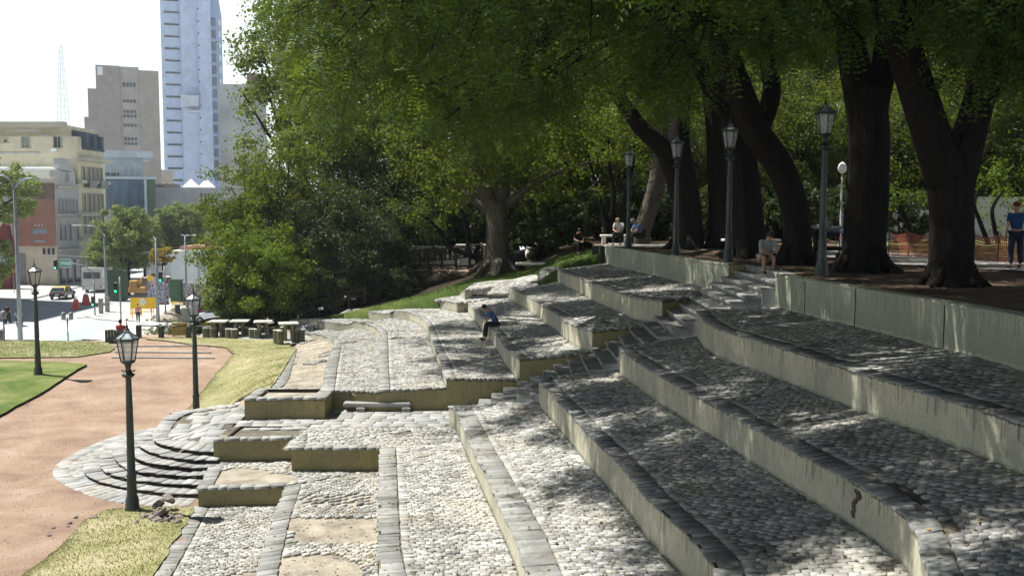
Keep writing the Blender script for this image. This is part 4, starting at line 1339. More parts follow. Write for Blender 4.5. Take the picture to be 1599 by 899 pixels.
# (kind, px, depth, scale, label)
rows = [
 ('shrub_lit', 385, 51.5, 1.12, 'bright leafy bush at the left end of the thicket, beside the parked cars'),
 ('shrub_lit', 430, 50.5, 1.0, 'sunlit drooping bush above the second stone table'),
 ('oval', 388, 56, .92, 'light green tree forming the left edge of the thicket above the bushes'),
 ('oval', 450, 55, 1.0, 'yellow-green tree just behind the left bushes of the thicket'),
 ('shrub', 480, 51.5, 1.15, 'sunlit bush above the stone tables near the dark hollow'),
 ('dark', 535, 53.5, 1.2, 'dark dense bush over the shaded hollow left of the rail fence'),
 ('dark', 596, 56, 1.15, 'dark bush directly left of the pale balustrade'),
 ('dark', 668, 61, 1.35, 'dark bush behind the left half of the pale balustrade'),
 ('dark', 640, 64, 1.3, 'dark bush far behind the left end of the balustrade'),
 ('dark', 705, 64, 1.3, 'dark bush far behind the white plinth'),
 ('dark', 575, 60, 1.3, 'dark bush behind the hollow, under the tall trees'),
 ('dark', 520, 60, 1.3, 'dark bush behind the drooping sunlit bushes'),
 ('dark', 740, 60, 1.1, 'dark bush close behind the plane trunk'),
 ('dark', 560, 52.5, .9, 'dark bush in the deepest shade of the hollow'),
 ('dark', 480, 56, 1.1, 'dark bush deep in the thicket behind the stone tables'),
 ('tall', 520, 60, 1.05, 'tall tree standing behind the dark bushes of the thicket'),
 ('tall', 600, 62, 1.1, 'tall leafy tree above the left end of the balustrade'),
 ('oval', 665, 60, 1.0, 'leafy tree above the middle of the balustrade'),
 ('round', 725, 66, 1.0, 'bright tree seen through the gap left of the plane trunk'),
 ('tall', 790, 66, 1.1, 'tall tree rising behind the plane trunk'),
 ('round', 850, 62, 1.0, 'sunlit tree just right of the plane trunk'),
 ('oval', 900, 58, .95, 'loose leafy tree above the woman in black'),
 ('round', 960, 63, 1.05, 'bright tree behind the thin dark saplings'),
 ('tall', 1010, 68, 1.1, 'tall tree behind the leaning pale trunk'),
 ('round', 1065, 60, 1.0, 'sunlit tree glimpsed left of the twin-stemmed trunk'),
 ('round', 1120, 64, 1.0, 'sunlit tree glimpsed between the twin-stemmed and straight trunks'),
 ('tall', 1190, 62, 1.0, 'tall bright tree glimpsed behind the S-curved trunk'),
 ('round', 1245, 56, 1.0, 'bright tree behind the near lamp head'),
 ('oval', 1300, 60, 1.0, 'tree glimpsed between the near lamp post and the broad trunk'),
 ('round', 1400, 58, 1.0, 'bright tree glimpsed between the broad trunk and the nearest trunk'),
 ('tall', 1440, 64, 1.0, 'tall tree behind the orange mesh fence'),
 ('round', 1520, 54, 1.0, 'leafy tree in front of the pale wall on the far right'),
 ('oval', 1580, 58, 1.0, 'tree above the pale wall at the right edge'),
 ('round', 1640, 52, 1.0, 'leafy tree at the right edge behind the man in the blue shirt'),
]
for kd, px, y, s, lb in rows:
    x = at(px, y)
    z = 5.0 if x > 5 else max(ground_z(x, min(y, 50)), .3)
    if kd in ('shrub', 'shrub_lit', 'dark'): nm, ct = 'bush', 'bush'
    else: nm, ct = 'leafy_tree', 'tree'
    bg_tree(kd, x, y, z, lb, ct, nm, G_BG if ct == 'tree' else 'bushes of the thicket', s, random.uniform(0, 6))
for i, (px, y, wh) in enumerate([(900, 70, 'behind the woman in black'), (985, 72, 'behind the elderly pair'), (1100, 68, 'behind the slim trunk'), (1140, 60, 'behind the seated man in grey'), (1212, 66, 'right of the S-curved trunk'), (1290, 66, 'behind the hand cart'), (1335, 60, 'behind the standing man in navy'), (1420, 66, 'beyond the orange mesh, left'), (1465, 60, 'behind the nearest trunk'), (1560, 64, 'behind the pale garden wall'), (1060, 66, 'left of the twin-stemmed trunk'), (830, 72, 'behind the round stone urn'), (765, 72, 'behind the plane trunk')]):
    bg_tree('shrub_mid', at(px, y), y, 4.2, 'large bush of the last row, ' + wh, 'bush', 'bush', 'bushes of the last row', 1.25, i * .9)
# second, higher storey behind so that no bare sky shows under the canopy
for i, (px, y, s) in enumerate([(470, 70, 1.5), (580, 74, 1.6), (690, 78, 1.7), (800, 80, 1.7), (910, 76, 1.6), (1020, 82, 1.8), (1140, 78, 1.7), (1260, 76, 1.7), (1370, 80, 1.8), (1490, 74, 1.7), (1600, 72, 1.6)]):
    where = ['above the bushes at the left', 'left of the balustrade', 'above the balustrade', 'straight behind the plane tree', 'right of the plane tree', 'behind the pale leaning trunk', 'behind the straight dark trunk', 'behind the near lamp head', 'behind the broad trunk', 'behind the nearest trunk', 'at the right edge'][i]
    bg_tree('tall', at(px, y), y, 4.0, 'tall tree of the last row, ' + where, 'tree', 'leafy_tree', G_BG, s, i * 1.3)
# low dark understorey between the trunks of the upper ground
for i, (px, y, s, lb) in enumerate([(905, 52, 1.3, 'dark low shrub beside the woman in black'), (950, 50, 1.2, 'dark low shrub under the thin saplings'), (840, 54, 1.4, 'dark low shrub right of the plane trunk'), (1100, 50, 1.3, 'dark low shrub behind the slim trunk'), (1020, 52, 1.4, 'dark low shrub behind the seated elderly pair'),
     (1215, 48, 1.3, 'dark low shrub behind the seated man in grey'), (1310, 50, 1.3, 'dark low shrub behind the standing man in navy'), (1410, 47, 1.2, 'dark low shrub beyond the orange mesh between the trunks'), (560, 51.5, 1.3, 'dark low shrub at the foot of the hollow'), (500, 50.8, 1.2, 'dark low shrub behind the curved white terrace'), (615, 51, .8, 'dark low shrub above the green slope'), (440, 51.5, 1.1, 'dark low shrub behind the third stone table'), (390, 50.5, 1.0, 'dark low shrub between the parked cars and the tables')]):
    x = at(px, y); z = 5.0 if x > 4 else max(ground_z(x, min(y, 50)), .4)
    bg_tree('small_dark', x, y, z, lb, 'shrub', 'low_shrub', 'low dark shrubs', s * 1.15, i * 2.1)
bg_tree('autumn', at(334, 51), 51, .1, 'yellow-leaved sprig at the foot of the left bush', 'shrub', 'yellow_shrub', None, .55)

# ---- the plane tree on the green slope
pb = U(778, 418, 3.05)
pt = thing('plane_tree', 'plane tree with a pale flared trunk on the green slope', 'tree', (pb.x, pb.y, CAMZ - 3.05))
mb = MB()
def q(px, py, dy=0): return UY(px, py, pb.y + dy)
limb(mb, [q(779, 430), q(779, 415), q(778, 395), q(776, 350), q(773, 315)], [1.2, .85, .62, .56, .60], 16, .2)
limb(mb, [q(770, 325), q(752, 285, -.3), q(742, 240, -.8), q(735, 190, -1.4), (q(720, 120, -2))], [.46, .36, .30, .24, .14], 10)
limb(mb, [q(783, 320), q(785, 270, .3), q(788, 220, .6), q(795, 150, 1), q(800, 90, 1.4)], [.42, .36, .3, .22, .14], 10)
limb(mb, [q(788, 322), q(815, 300, -.4), q(845, 280, -.8), q(890, 262, -1), q(940, 250, -1.4)], [.24, .22, .18, .12, .07], 8)
limb(mb, [q(765, 330), q(735, 310, .2), q(705, 285, .6), q(660, 260, 1.0)], [.22, .18, .13, .07], 8)
for i in range(8):
    a = 2 * pi * i / 8; c = q(779, 416)
    mb.tube([c + Vector((cos(a) * .6, sin(a) * .6, .3)), c + Vector((cos(a) * 1.1, sin(a) * 1.1, -.05)), c + Vector((cos(a) * 1.7, sin(a) * 1.7, -.45))], [.25, .18, .08], 7)
mb.build('trunk', BK_PLANE, pt, world=True)
r = np.random.default_rng(77)
C = []
while len(C) < 330:
    px, py, dy = r.uniform(600, 960), r.uniform(60, 330), r.uniform(-4.5, 4.5)
    if py > 285 and abs(px - 778) < 60: continue
    if ((px - 780) / 185) ** 2 + ((py - 185) / 150) ** 2 + (dy / 4.8) ** 2 > 1: continue
    if mnoise.noise(Vector((px * .012, py * .012, dy * .3))) < -.18: continue
    C.append(tuple(q(px, py, dy)))
p, d = clump_points(np.array(C), r.uniform(.5, 1.0, len(C)), 75, r, .5)
V, Q = leaves(p, d, .17, r, .75, .4)
link_mesh('crown', np_mesh('crown', V - np.array(pt.location), Q), LF_BROAD, pt)

# pale leaning trunk and thin saplings right of it
pb2 = U(1000, 386, 1.75)
lt = thing('leaning_tree', 'pale mottled trunk leaning right behind the elderly pair', 'tree', (pb2.x, pb2.y, CAMZ - 1.75))
mb = MB(); limb(mb, [UY(998, 392, pb2.y), UY(1003, 360, pb2.y), UY(1018, 310, pb2.y), UY(1030, 260, pb2.y), UY(1036, 190, pb2.y), UY(1030, 120, pb2.y)], [.5, .42, .38, .34, .28, .18], 12)
mb.build('trunk', BK_PLANE, lt, world=True)
r = np.random.default_rng(78); C = [tuple(UY(r.uniform(960, 1080), r.uniform(60, 200), pb2.y + r.uniform(-2, 2))) for _ in range(60)]
p, d = clump_points(np.array(C), .8, 70, r, .5); V, Q = leaves(p, d, .17, r, .7, .4)
link_mesh('crown', np_mesh('crown', V - np.array(lt.location), Q), LF_BROAD, lt)
for i, (bx_, path, lb) in enumerate([(948, [(945, 350), (936, 310), (925, 270), (915, 230)], 'thin dark sapling leaning left, leftmost of the group by the lamp'),
       (955, [(955, 345), (958, 300), (952, 260), (950, 215)], 'thin dark upright sapling in the middle of the group by the lamp'),
       (962, [(968, 350), (975, 310), (985, 270), (992, 225)], 'thin dark sapling leaning right, rightmost of the group by the lamp'),
       (728, [(731, 372), (725, 345), (716, 320), (700, 300)], 'thin dark bent stem between the white plinth and the plane trunk'),
       (745, [(700, 385), (690, 365), (672, 345), (650, 330)], 'thin dark stem slanting across the balustrade'),
       (930, [(930, 350), (920, 320), (905, 300), (890, 280)], 'thin dark stem left of the saplings')]):
    y = 46. if i < 3 else 54.
    b = UY(bx_, 392, y)
    t = thing('sapling', lb, 'tree', tuple(b)); mb = MB()
    limb(mb, [UY(bx_, 402, y)] + [UY(a, c, y) for a, c in path], [.16, .13, .11, .09, .05], 7); mb.build('trunk', BK_DARK, t, world=True)
    r = np.random.default_rng(90 + i); e = UY(*path[-1], y)
    C = np.array(e) + r.normal(0, 1.0, (14, 3)); p, d = clump_points(C, .6, 60, r, .5); V, Q = leaves(p, d, .14, r, .6, .4)
    link_mesh('crown', np_mesh('crown', V - np.array(t.location), Q), LF_BROAD, t)
# ------------------------------------------------------------------ street furniture of the park
M['iron'] = m_plain('green_black_iron', (.014, .026, .021), .45, .25, 9, 0, .5, .2)
M['glass_lamp'] = m_plain('milky_lamp_glass', (.50, .53, .52), .25, .08, 5, 0, .5, 0)
_g = M['glass_lamp'].node_tree.nodes["Principled BSDF"]; _g.inputs["Alpha"].default_value = .42
M['roof_metal'] = m_plain('pale_lamp_roof', (.30, .34, .36), .35, .3, 8, .3, .5, .1)
M['concrete'] = m_plain('grey_concrete', (.26, .26, .22), .9, .25, 5)
M['concrete_l'] = m_plain('light_concrete', (.46, .45, .40), .9, .2, 4)
M['concrete_d'] = m_plain('dark_concrete', (.17, .17, .115), .9, .35, 4)  # darker tone on table legs and stool bodies than on their tops
M['wood'] = m_plain('weathered_wood', (.07, .055, .045), .9, .3, 8)
M['white'] = m_plain('white_paint', (.78, .78, .76), .6, .06, 3)

def lamp_proto():
    t = thing('street_lamp', 'x', 'lamp', (0, 0, 0), 0, 'old green lamp posts of the square')
    mb = MB()
    mb.lathe([(.17, -.3), (.17, .05), (.15, .09), (.14, .28), (.125, .32), (.11, .36), (.10, .75), (.115, .80), (.09, .85), (.082, 1.5), (.074, 2.3), (.078, 2.34), (.072, 2.38), (.060, 2.98), (.062, 3.0)], 16)
    mb.build('post', M['iron'], t)
    mb = MB(); mb.lathe([(.06, 2.99), (.12, 3.03), (.145, 3.07), (.10, 3.10), (.06, 3.14), (.055, 3.22), (.08, 3.30), (.15, 3.345), (.16, 3.37), (.05, 3.38)], 16)
    for k in (0, pi):
        mb.tube([(.05 * cos(k), .05 * sin(k), 3.16), (.13 * cos(k), .13 * sin(k), 3.14), (.15 * cos(k), .15 * sin(k), 3.18)], .014, 6)
    mb.build('collar', M['iron'], t)
    fr = MB()
    for k in range(6):
        a = pi / 3 * k + .3
        fr.tube([(.145 * cos(a), .145 * sin(a), 3.36), (.228 * cos(a), .228 * sin(a), 3.84)], .013, 5)
        b = a + pi / 3
        for r, z, w in ((.145, 3.37, .012), (.23, 3.84, .018)):
            fr.tube([(r * cos(a), r * sin(a), z), (r * cos(b), r * sin(b), z)], w, 5)
        fr.tube([(.235 * cos(a), .235 * sin(a), 3.84), (.262 * cos(a), .262 * sin(a), 3.89), (.25 * cos(a), .25 * sin(a), 3.93)], .011, 5)
    fr.lathe([(.238, 3.835), (.262, 3.85), (.262, 3.872), (.235, 3.88)], 6, phase=.3, smooth=False)
    lf = fr.build('lantern_frame', M['iron'], t)
    gl = MB(); gl.lathe([(.138, 3.38), (.222, 3.835)], 6, phase=.3, smooth=False, cap=False)
    gl.build('lamp_glass', M['glass_lamp'], lf)
    ro = MB(); ro.lathe([(.245, 3.882), (.17, 3.935), (.075, 4.00), (.055, 4.03), (.052, 4.06)], 6, phase=.3, smooth=False)
    ro.build('lamp_roof', M['roof_metal'], t)
    fi = MB(); fi.lathe([(.055, 4.055), (.062, 4.075), (.035, 4.09), (.022, 4.12), (.03, 4.14), (.014, 4.17), (.009, 4.25), (.003, 4.33)], 10)
    for k in range(6):
        a = pi / 3 * k + .3; fi.tube([(.245 * cos(a), .245 * sin(a), 3.885), (.055 * cos(a), .055 * sin(a), 4.035)], .009, 4)
    fi.build('finial', M['iron'], t)
    return t
LP = lamp_proto()
def put_lamp(px, py, h, label, first=False, s=1., lean=0, rz=0):
    p = U(px, py, h)
    o = LP if first else copy_tree(LP)
    o.location = p; o['label'] = label; o.scale = (s, s, s)
    o.rotation_euler = (0, lean, rz)
    return o
put_lamp(207, 797, 6.73, 'old green lamp post in front of the round steps, the nearest of the lower lamps', True)
put_lamp(307, 657, 6.70, 'old green lamp post behind the round steps, in front of the dry lawn', rz=.4)
put_lamp(60, 587, 6.34, 'old green lamp post on the bright green lawn at the left', s=1.03, rz=.8)
put_lamp(1283, 428.5, 1.60, 'old green lamp post between the S-curved and broad trunks, right of the stairs', s=1.0, rz=.2)
put_lamp(1137, 409.5, 1.60, 'old green lamp post at the corner of the left long wall beside the stairs', s=1.0, rz=.5)
put_lamp(1055, 397.5, 1.60, 'old green lamp post in front of the twin-stemmed trunk', s=.99, rz=.9)
put_lamp(981, 387, 1.60, 'old green lamp post beside the elderly pair seated behind the wall', s=.97, rz=.1)
_ll = put_lamp(868, 412, 2.3, 'dim distant lamp post on the slope, between the plane tree and the saplings', s=.97, rz=.6)

_ll.location = (at(866, 56), 56, 3.4)
# stone tables with stools
def table_proto():
    t = thing('stone_table', 'x', 'table', (0, 0, 0), 0, 'stone tables at the edge of the square')
    mb = MB(); mb.box((0, 0, .78), (.88, .88, .06), bev=.015); mb.build('table_top', M['concrete_l'], t)
    for s in (-1, 1):
        mb = MB(); mb.box((s * .15, 0, .37), (.13, .45, .76), bev=.02); mb.build('leg', M['concrete_d'], t)
    return t
def stool_proto():
    t = thing('stone_stool', 'x', 'stool', (0, 0, 0), 0, 'stone stools round the tables')
    mb = MB(); mb.lathe([(.165, -.1), (.165, .46), (.16, .47)], 8, smooth=False, phase=.2); mb.build('body', M['concrete_d'], t)
    mb = MB(); mb.lathe([(.16, .465), (.17, .475), (.17, .49), (.16, .495)], 8, smooth=False, phase=.2); mb.build('seat', M['concrete_l'], t)
    return t
TP, SPp = table_proto(), stool_proto()
tabs = [(342, 526.5, 6.2, 'leftmost stone table, in front of the silver car'), (375, 526, 6.2, 'second stone table from the left, in front of the bushes'), (411.5, 527, 6.17, 'third stone table from the left, before the dark hollow'), (451, 531, 6.02, 'rightmost stone table, beside the first curved terrace wall')]
for i, (px, py, h, lb) in enumerate(tabs):
    p = U(px, py, h); o = TP if i == 0 else copy_tree(TP); o['label'] = lb; o.location = p; o.rotation_euler = (0, 0, .1 * i)
stools = [(322, 527), (333, 527.5), (352, 526.5), (357.5, 529), (366, 529.5), (387, 526), (394, 529), (402, 529.5), (408, 525), (425, 526.5), (432, 531.5), (437.5, 532.5), (443, 526), (461, 531), (471, 530.5)]
SLB = ['leftmost stone stool, left of the first table', 'second stone stool from the left, half in front of the first table', 'stone stool right of the first table', 'left stool of the pair before the second table', 'right stool of the pair before the second table', 'stone stool right of the second table', 'left stool of the pair before the third table', 'right stool of the pair before the third table', 'stone stool tucked behind the third table leg', 'stone stool just right of the third table', 'left front stool of the rightmost table', 'middle front stool of the rightmost table', 'rear stool of the rightmost table', 'stool right of the rightmost table leg', 'last stone stool on the right, touching the curved terrace']
for i, (px, py) in enumerate(stools):
    p = U(px, py, 6.2 if px < 430 else 6.04); o = SPp if i == 0 else copy_tree(SPp); o['label'] = SLB[i]; o.location = p; o.rotation_euler = (0, 0, random.uniform(0, .7))
sl_ = poly_sheet([tuple(U(a, b, 6.2).xy) for a, b in ((310, 531), (436, 533), (455, 536), (463, 545), (476, 541), (492, 524), (470, 518), (440, 516), (315, 519))], lambda x, y: max(ground_z(x, y), CAMZ - 6.2) + .012, .8)
o = sheet_obj('path', *sl_, M['flag']); tag(o, kind='structure')

# posts and rail at the square's edge
def box_post(px, py, h, y=None, H=.9): pass
pf = thing('post_and_rail_fence', 'dark low post and rail fence along the planted edge towards the street', 'fence', tuple(U(250, 528, 6.2)))
pp = [(217, 526), (252, 527.5), (295, 527.5)]
W_ = [U(a, b, 6.2) for a, b in pp]
for p in W_:
    mb = MB(); mb.box((p.x, p.y, p.z + .28), (.22, .22, .62), bev=.02); mb.build('post', M['iron'], pf, world=True)
mb = MB()
for a, b in zip(W_[:-1], W_[1:]): mb.tube([a + Vector((0, 0, .56)), b + Vector((0, 0, .58))], .035, 6)
mb.tube([W_[-1] + Vector((0, 0, .55)), W_[-1] + Vector((3, .5, .5))], .035, 6)
mb.build('rail', M['iron'], pf, world=True)
for i, (px, s_, lb) in enumerate([(236, .40, 'sparse pale-green plant behind the rail fence, left'), (262, .52, 'pale-green plant behind the rail fence, middle'), (280, .5, 'pale-green plant beside the yellow panel'), (309, .45, 'green plant left of the stone tables')]):
    bg_tree('small_dark' if i == 3 else 'autumn', at(px, 49.4), 49.4, .15, lb, 'plant', 'garden_plant', 'plants behind the rail fence', s_, i)
BG_st = M['pale_green'] = m_leaf('pale_green_leaf', (.10, .15, .06), (.20, .26, .12), (.3, .33, .16), .3)
me_, C_ = crown_mesh('crown', (1.6, 1.4, 1.2), 40, 90, .1, 31); me_.materials.append(BG_st)
for o in COL.objects:
    if o.type == 'MESH' and o.parent and o.parent.name.startswith('garden_plant') and o.name.startswith('crown') and o.parent['label'].startswith(('sparse', 'pale')): o.data = me_
yp = U(272, 528, 6.2); mb = MB(); mb.box((0, 0, .35), (.75, .06, .62), bev=.01); mb.box((-.3, .03, .05), (.05, .05, .4)); mb.box((.3, .03, .05), (.05, .05, .4))
o = mb.build('notice_board', m_plain('ochre_panel', (.34, .27, .08), .7, .3), None, (yp.x, yp.y + .8, yp.z)); tag(o, 'ochre-yellow board on two feet among the plants behind the rail', 'board')
# dark bench wall with the person in red behind it
bw = U(185, 536, 6.23); t = thing('street_bench', 'dark high-backed bench of vertical boards at the square edge, seen from behind', 'bench', tuple(bw))
mb = MB()
for k in range(9):
    mb.box((-.55 + k * .135, .0, .33 - .004 * k), (.12, .05, .66 - abs(k - 2) * .03), bev=.01)
mb.build('backrest', m_plain('dark_boards', (.07, .075, .07), .8, .3), t)
mb = MB(); mb.box((0, .28, .22), (1.2, .5, .08), bev=.01); mb.build('seat', M['wood'], t)
for k in (-.5, .5):
    mb = MB(); mb.box((k, .25, .06), (.08, .45, .28)); mb.build('leg', M['wood'], t)

# loose stones
stone_m = m_plain('broken_stone', (.22, .19, .17), .9, .35, 7)
def rocks(lst, label, group, name='broken_stone'):
    for i, (px, py, h, s, dz) in enumerate(lst):
        p = U(px, py, h); mb = MB()
        mb.blob((0, 0, s * .3), (s, s * random.uniform(.6, .9), s * random.uniform(.35, .6)), seed=i + px, amp=.28, sub=0 if s < .09 else 1)
        o = mb.build(name, stone_m, None, (p.x, p.y, p.z + dz)); o.rotation_euler = (random.uniform(-.4, .4), random.uniform(-.4, .4), random.uniform(0, 6)); tag(o, label, 'stone', group)
heap = []
for i in range(46):
    a = random.gauss(0, 10); heap.append((253 + a, 811 + random.gauss(0, 3.5), 6.73, random.uniform(.05, .13), max(0, .22 - abs(a) * .016) * random.random()))
heap += [(250, 800, 6.73, .17, .16), (263, 797, 6.73, .15, .24), (240, 812, 6.73, .16, .02), (262, 813, 6.73, .14, .02), (247, 815, 6.73, .15, 0)]
heap += [(275 + random.gauss(0, 9), 808 + random.gauss(0, 2.5), 6.73, random.uniform(.03, .08), 0) for _ in range(14)]
rocks(heap, 'grey broken stone chunk in the rubble heap beside the nearest lower lamp', 'chunks of the rubble heap')
rocks([(147, 810, 6.73, .10, 0), (155, 812, 6.73, .06, 0), (118, 808, 6.73, .07, 0), (109, 817, 6.73, .06, 0), (84, 824, 6.73, .05, 0), (77, 836, 6.73, .06, 0), (179, 809, 6.73, .05, 0), (213, 817, 6.73, .09, 0), (224, 819, 6.73, .05, 0), (198, 809, 6.73, .05, 0), (106, 822, 6.73, .05, 0)],
      'small dark stone lying loose on the path near the rubble heap', 'loose stones on the path')
rocks([(268, 649, 6.7, .09, .02)], 'pale stone on the dry lawn left of the second lower lamp', None)
rocks([(325, 545, 6.3, .10, .04)], 'grey stone on the broken lawn edge near the stone tables', None)
rocks([(42, 631, 6.6, .07, .02)], 'pale stone on the edge of the green lawn', None)
rocks([(966, 846, 5.1, .05, .02)], 'small dark stone in the tree shadow on the cobbles', None)

# balustrade, plinths and rustic rail on the slope
bal_m = m_plain('pale_balustrade_stone', (.74, .72, .66), .85, .12, 3)
by = 57.
b0, b1 = UY(640, 412, by), UY(742, 410, by)
t = thing('balustrade', 'pale stone balustrade behind the dark rustic fence, left of the plane tree', 'balustrade', tuple(b0))
mb = MB(); Lb = b1.x - b0.x
mb.box(((b0.x + b1.x) / 2, by, b0.z + .10), (Lb, .35, .2)); mb.build('base', bal_m, t, world=True)
mb = MB(); mb.box(((b0.x + b1.x) / 2, by, b0.z + .95), (Lb, .36, .14), bev=.02); mb.build('handrail', bal_m, t, world=True)
nb = int(Lb / .27)
for k in range(nb):
    mb = MB(); mb.lathe([(.07, .2), (.05, .25), (.10, .42), (.05, .62), (.045, .78), (.08, .84), (.08, .88)], 8, M=Matrix.Translation((b0.x + (k + .5) * Lb / nb, by, b0.z))); mb.build('baluster', bal_m, t, world=True)
for px, lb in ((722, 'white block plinth standing left of the plane trunk'), (760, 'white block plinth half hidden by the plane trunk')):
    p = UY(px, 411, 56.2); mb = MB(); mb.box((0, 0, .5), (.62, .62, 1.0), bev=.03); mb.box((0, 0, 1.03), (.72, .72, .09), bev=.02); mb.box((0, 0, 0.), (.74, .74, .2), bev=.02)
    o = mb.build('plinth', bal_m, None, tuple(p)); tag(o, lb, 'plinth')
def rustic(name_label, pts, H=.85):
    t = thing('rustic_fence', name_label, 'fence', tuple(pts[0]))
    for p in pts:
        mb = MB(); mb.tube([p + Vector((0, 0, -.2)), p + Vector((.02, 0, H + .1))], .075, 7); mb.build('post', M['wood'], t, world=True)
    mb = MB()
    for i, (a, b) in enumerate(zip(pts[:-1], pts[1:])):
        mb.tube([a + Vector((0, 0, H)), b + Vector((0, 0, H))], .055, 6); mb.tube([a + Vector((0, 0, .25)), b + Vector((0, 0, .25))], .045, 6)
        mb.tube([a + Vector((0, 0, .25 if i % 2 else H)), b + Vector((0, 0, H if i % 2 else .25))], .04, 6)
    mb.build('rails', M['wood'], t, world=True)
rustic('dark rustic log fence in front of the pale balustrade', [UY(a, b, 54.6) for a, b in ((645, 415), (668, 414), (690, 413), (712, 411), (733, 408), (752, 406))])
rustic('dark rustic log fence running down the slope behind the curved terraces', [UY(a, b, 50.4) for a, b in ((436, 510), (455, 502), (475, 494), (495, 488), (520, 482), (545, 474), (570, 467))], .6)
# pale low kerb and small white blocks right of the plane tree
p, q2 = U(805, 412.5, 2.75), U(852, 413, 2.75); mb = MB(); mb.box((0, 0, .03), (q2.x - p.x, .3, .12), bev=.02)
o = mb.build('stone_kerb', bal_m, None, ((p.x + q2.x) / 2, p.y, p.z)); tag(o, 'thin pale stone kerb lying on the slope right of the plane tree', 'kerb')
p = UY(830, 405, 56.); mb = MB(); mb.lathe([(.2, 0), (.34, .12), (.36, .4), (.28, .62), (.3, .68)], 12); o = mb.build('stone_urn', bal_m, None, tuple(p)); tag(o, 'round white stone urn in the shade right of the plane tree', 'urn')
# pale seats by the upper wall
for px, y_, w_, lb in ((960, 44, 1.3, 'pale stone seat beside the elderly pair'), (1172, 38, 2.2, 'pale stone seat behind the seated man in grey')):
    p = Vector((at(px, y_), y_, 5.1)); t = thing('garden_bench', lb, 'bench', tuple(p)); mb = MB(); mb.box((0, 0, .42), (w_, .45, .09), bev=.02); mb.build('seat', bal_m, t)
    for s_ in (-1, 1):
        mb = MB(); mb.box((s_ * w_ * .38, 0, .2), (.16, .38, .42)); mb.build('leg', bal_m, t)

# orange mesh fence with thin posts
def m_mesh():
    t = MT('orange_plastic_mesh', .6, .3); tc = t.node("ShaderNodeTexCoord"); sep = t.node("ShaderNodeSeparateXYZ"); t.l.new(tc.outputs["UV"], sep.inputs[0])
    a = t.math('FRACT', t.math('MULTIPLY', sep.outputs[0], 11.)); b = t.math('FRACT', t.math('MULTIPLY', sep.outputs[1], 9.))
    al = t.math('MAXIMUM', t.math('LESS_THAN', a, .42), t.math('LESS_THAN', b, .45))
    t.l.new(al, t.b.inputs["Alpha"]); t.color((.24, .075, .04)); return t.m
om = m_mesh()
fa, fb = Vector((at(1388, 34), 34, 5.12)), Vector((at(1640, 28.5), 28.5, 5.12))
t = thing('mesh_fence', 'sagging orange plastic mesh fence across the grey promenade on the right', 'fence', tuple(fa))
n = 40; V = []; uv = []
for i in range(n + 1):
    u = i / n; p = fa.lerp(fb, u); sag = .06 * abs(sin(u * pi * 7)) + .03 * sin(u * 31)
    V += [(p.x, p.y + .04 * sin(u * 40), p.z + .02), (p.x, p.y + .05 * sin(u * 37), p.z + .82 - sag)]; uv += [(u * 9, 0), (u * 9, 1)]
Q = [(2 * i, 2 * i + 2, 2 * i + 3, 2 * i + 1) for i in range(n)]
add_np('mesh', V, Q, om, t, uv=uv)
for i in range(8):
    p = fa.lerp(fb, i / 7); mb = MB(); mb.tube([p + Vector((0, 0, -.1)), p + Vector((0, 0, .92))], .02, 6); mb.build('post', M['wood'], t, world=True)
gw = sheet_obj('lawn', *poly_sheet([(at(1380, 36), 36.5), (at(1640, 31), 31), (at(1700, 50), 50), (at(1380, 50), 50)], lambda x, y: 5.15, 1.5), m_ground('shaded_grass', [(.3, (.08, .12, .04)), (.7, (.20, .20, .09))], 1, 20)); tag(gw, kind='structure')
# pale wall in the far right background
wl_ = MB(); wl_.box((at(1500, 52) + 0, 52, 6.1), (13, .3, 2.2)); wl_.box((at(1500, 52), 52, 7.25), (13.2, .42, .12)); o = wl_.build('garden_wall', m_plain('pale_wall', (.55, .56, .55), .85, .12, .8)); tag(o, 'pale garden wall behind the orange mesh on the far right', 'wall')
for i, (bx_, path, lb) in enumerate([(1545, [(1530, 345), (1522, 320), (1530, 290)], 'thin dark bent tree stem before the pale wall, left one'), (1560, [(1552, 350), (1550, 325), (1565, 300)], 'thin dark bent tree stem before the pale wall, right one'), (1425, [(1418, 350), (1405, 320), (1400, 290)], 'thin dark stem between the broad and the nearest trunk')]):
    b = UY(bx_, 375, 44.); t = thing('sapling', lb, 'tree', tuple(b)); mb = MB(); limb(mb, [UY(bx_, 384, 44)] + [UY(a, c, 44) for a, c in path], [.12, .1, .08, .04], 7); mb.build('trunk', BK_DARK, t, world=True)
    r = np.random.default_rng(190 + i); e = UY(*path[-1], 44); C = np.array(e) + r.normal(0, .9, (12, 3)); p, d = clump_points(C, .6, 60, r, .5); V, Q = leaves(p, d, .14, r, .6, .4)
    link_mesh('crown', np_mesh('crown', V - np.array(t.location), Q), LF_BRIGHT, t)
# thin white lamp post among the trees
p = Vector((at(1312, 37), 37, 5.1)); t = thing('thin_lamp', 'thin pale lamp post with a small white head behind the broad trunk', 'lamp', tuple(p))
mb = MB(); mb.lathe([(.09, 0), (.09, .25), (.05, .3), (.04, 1.9), (.035, 2.9)], 10); mb.build('post', M['concrete_l'], t)
mb = MB(); mb.lathe([(.06, 2.9), (.15, 3.0), (.17, 3.12), (.12, 3.25), (.03, 3.32)], 10); mb.build('lamp_head', M['white'], t)

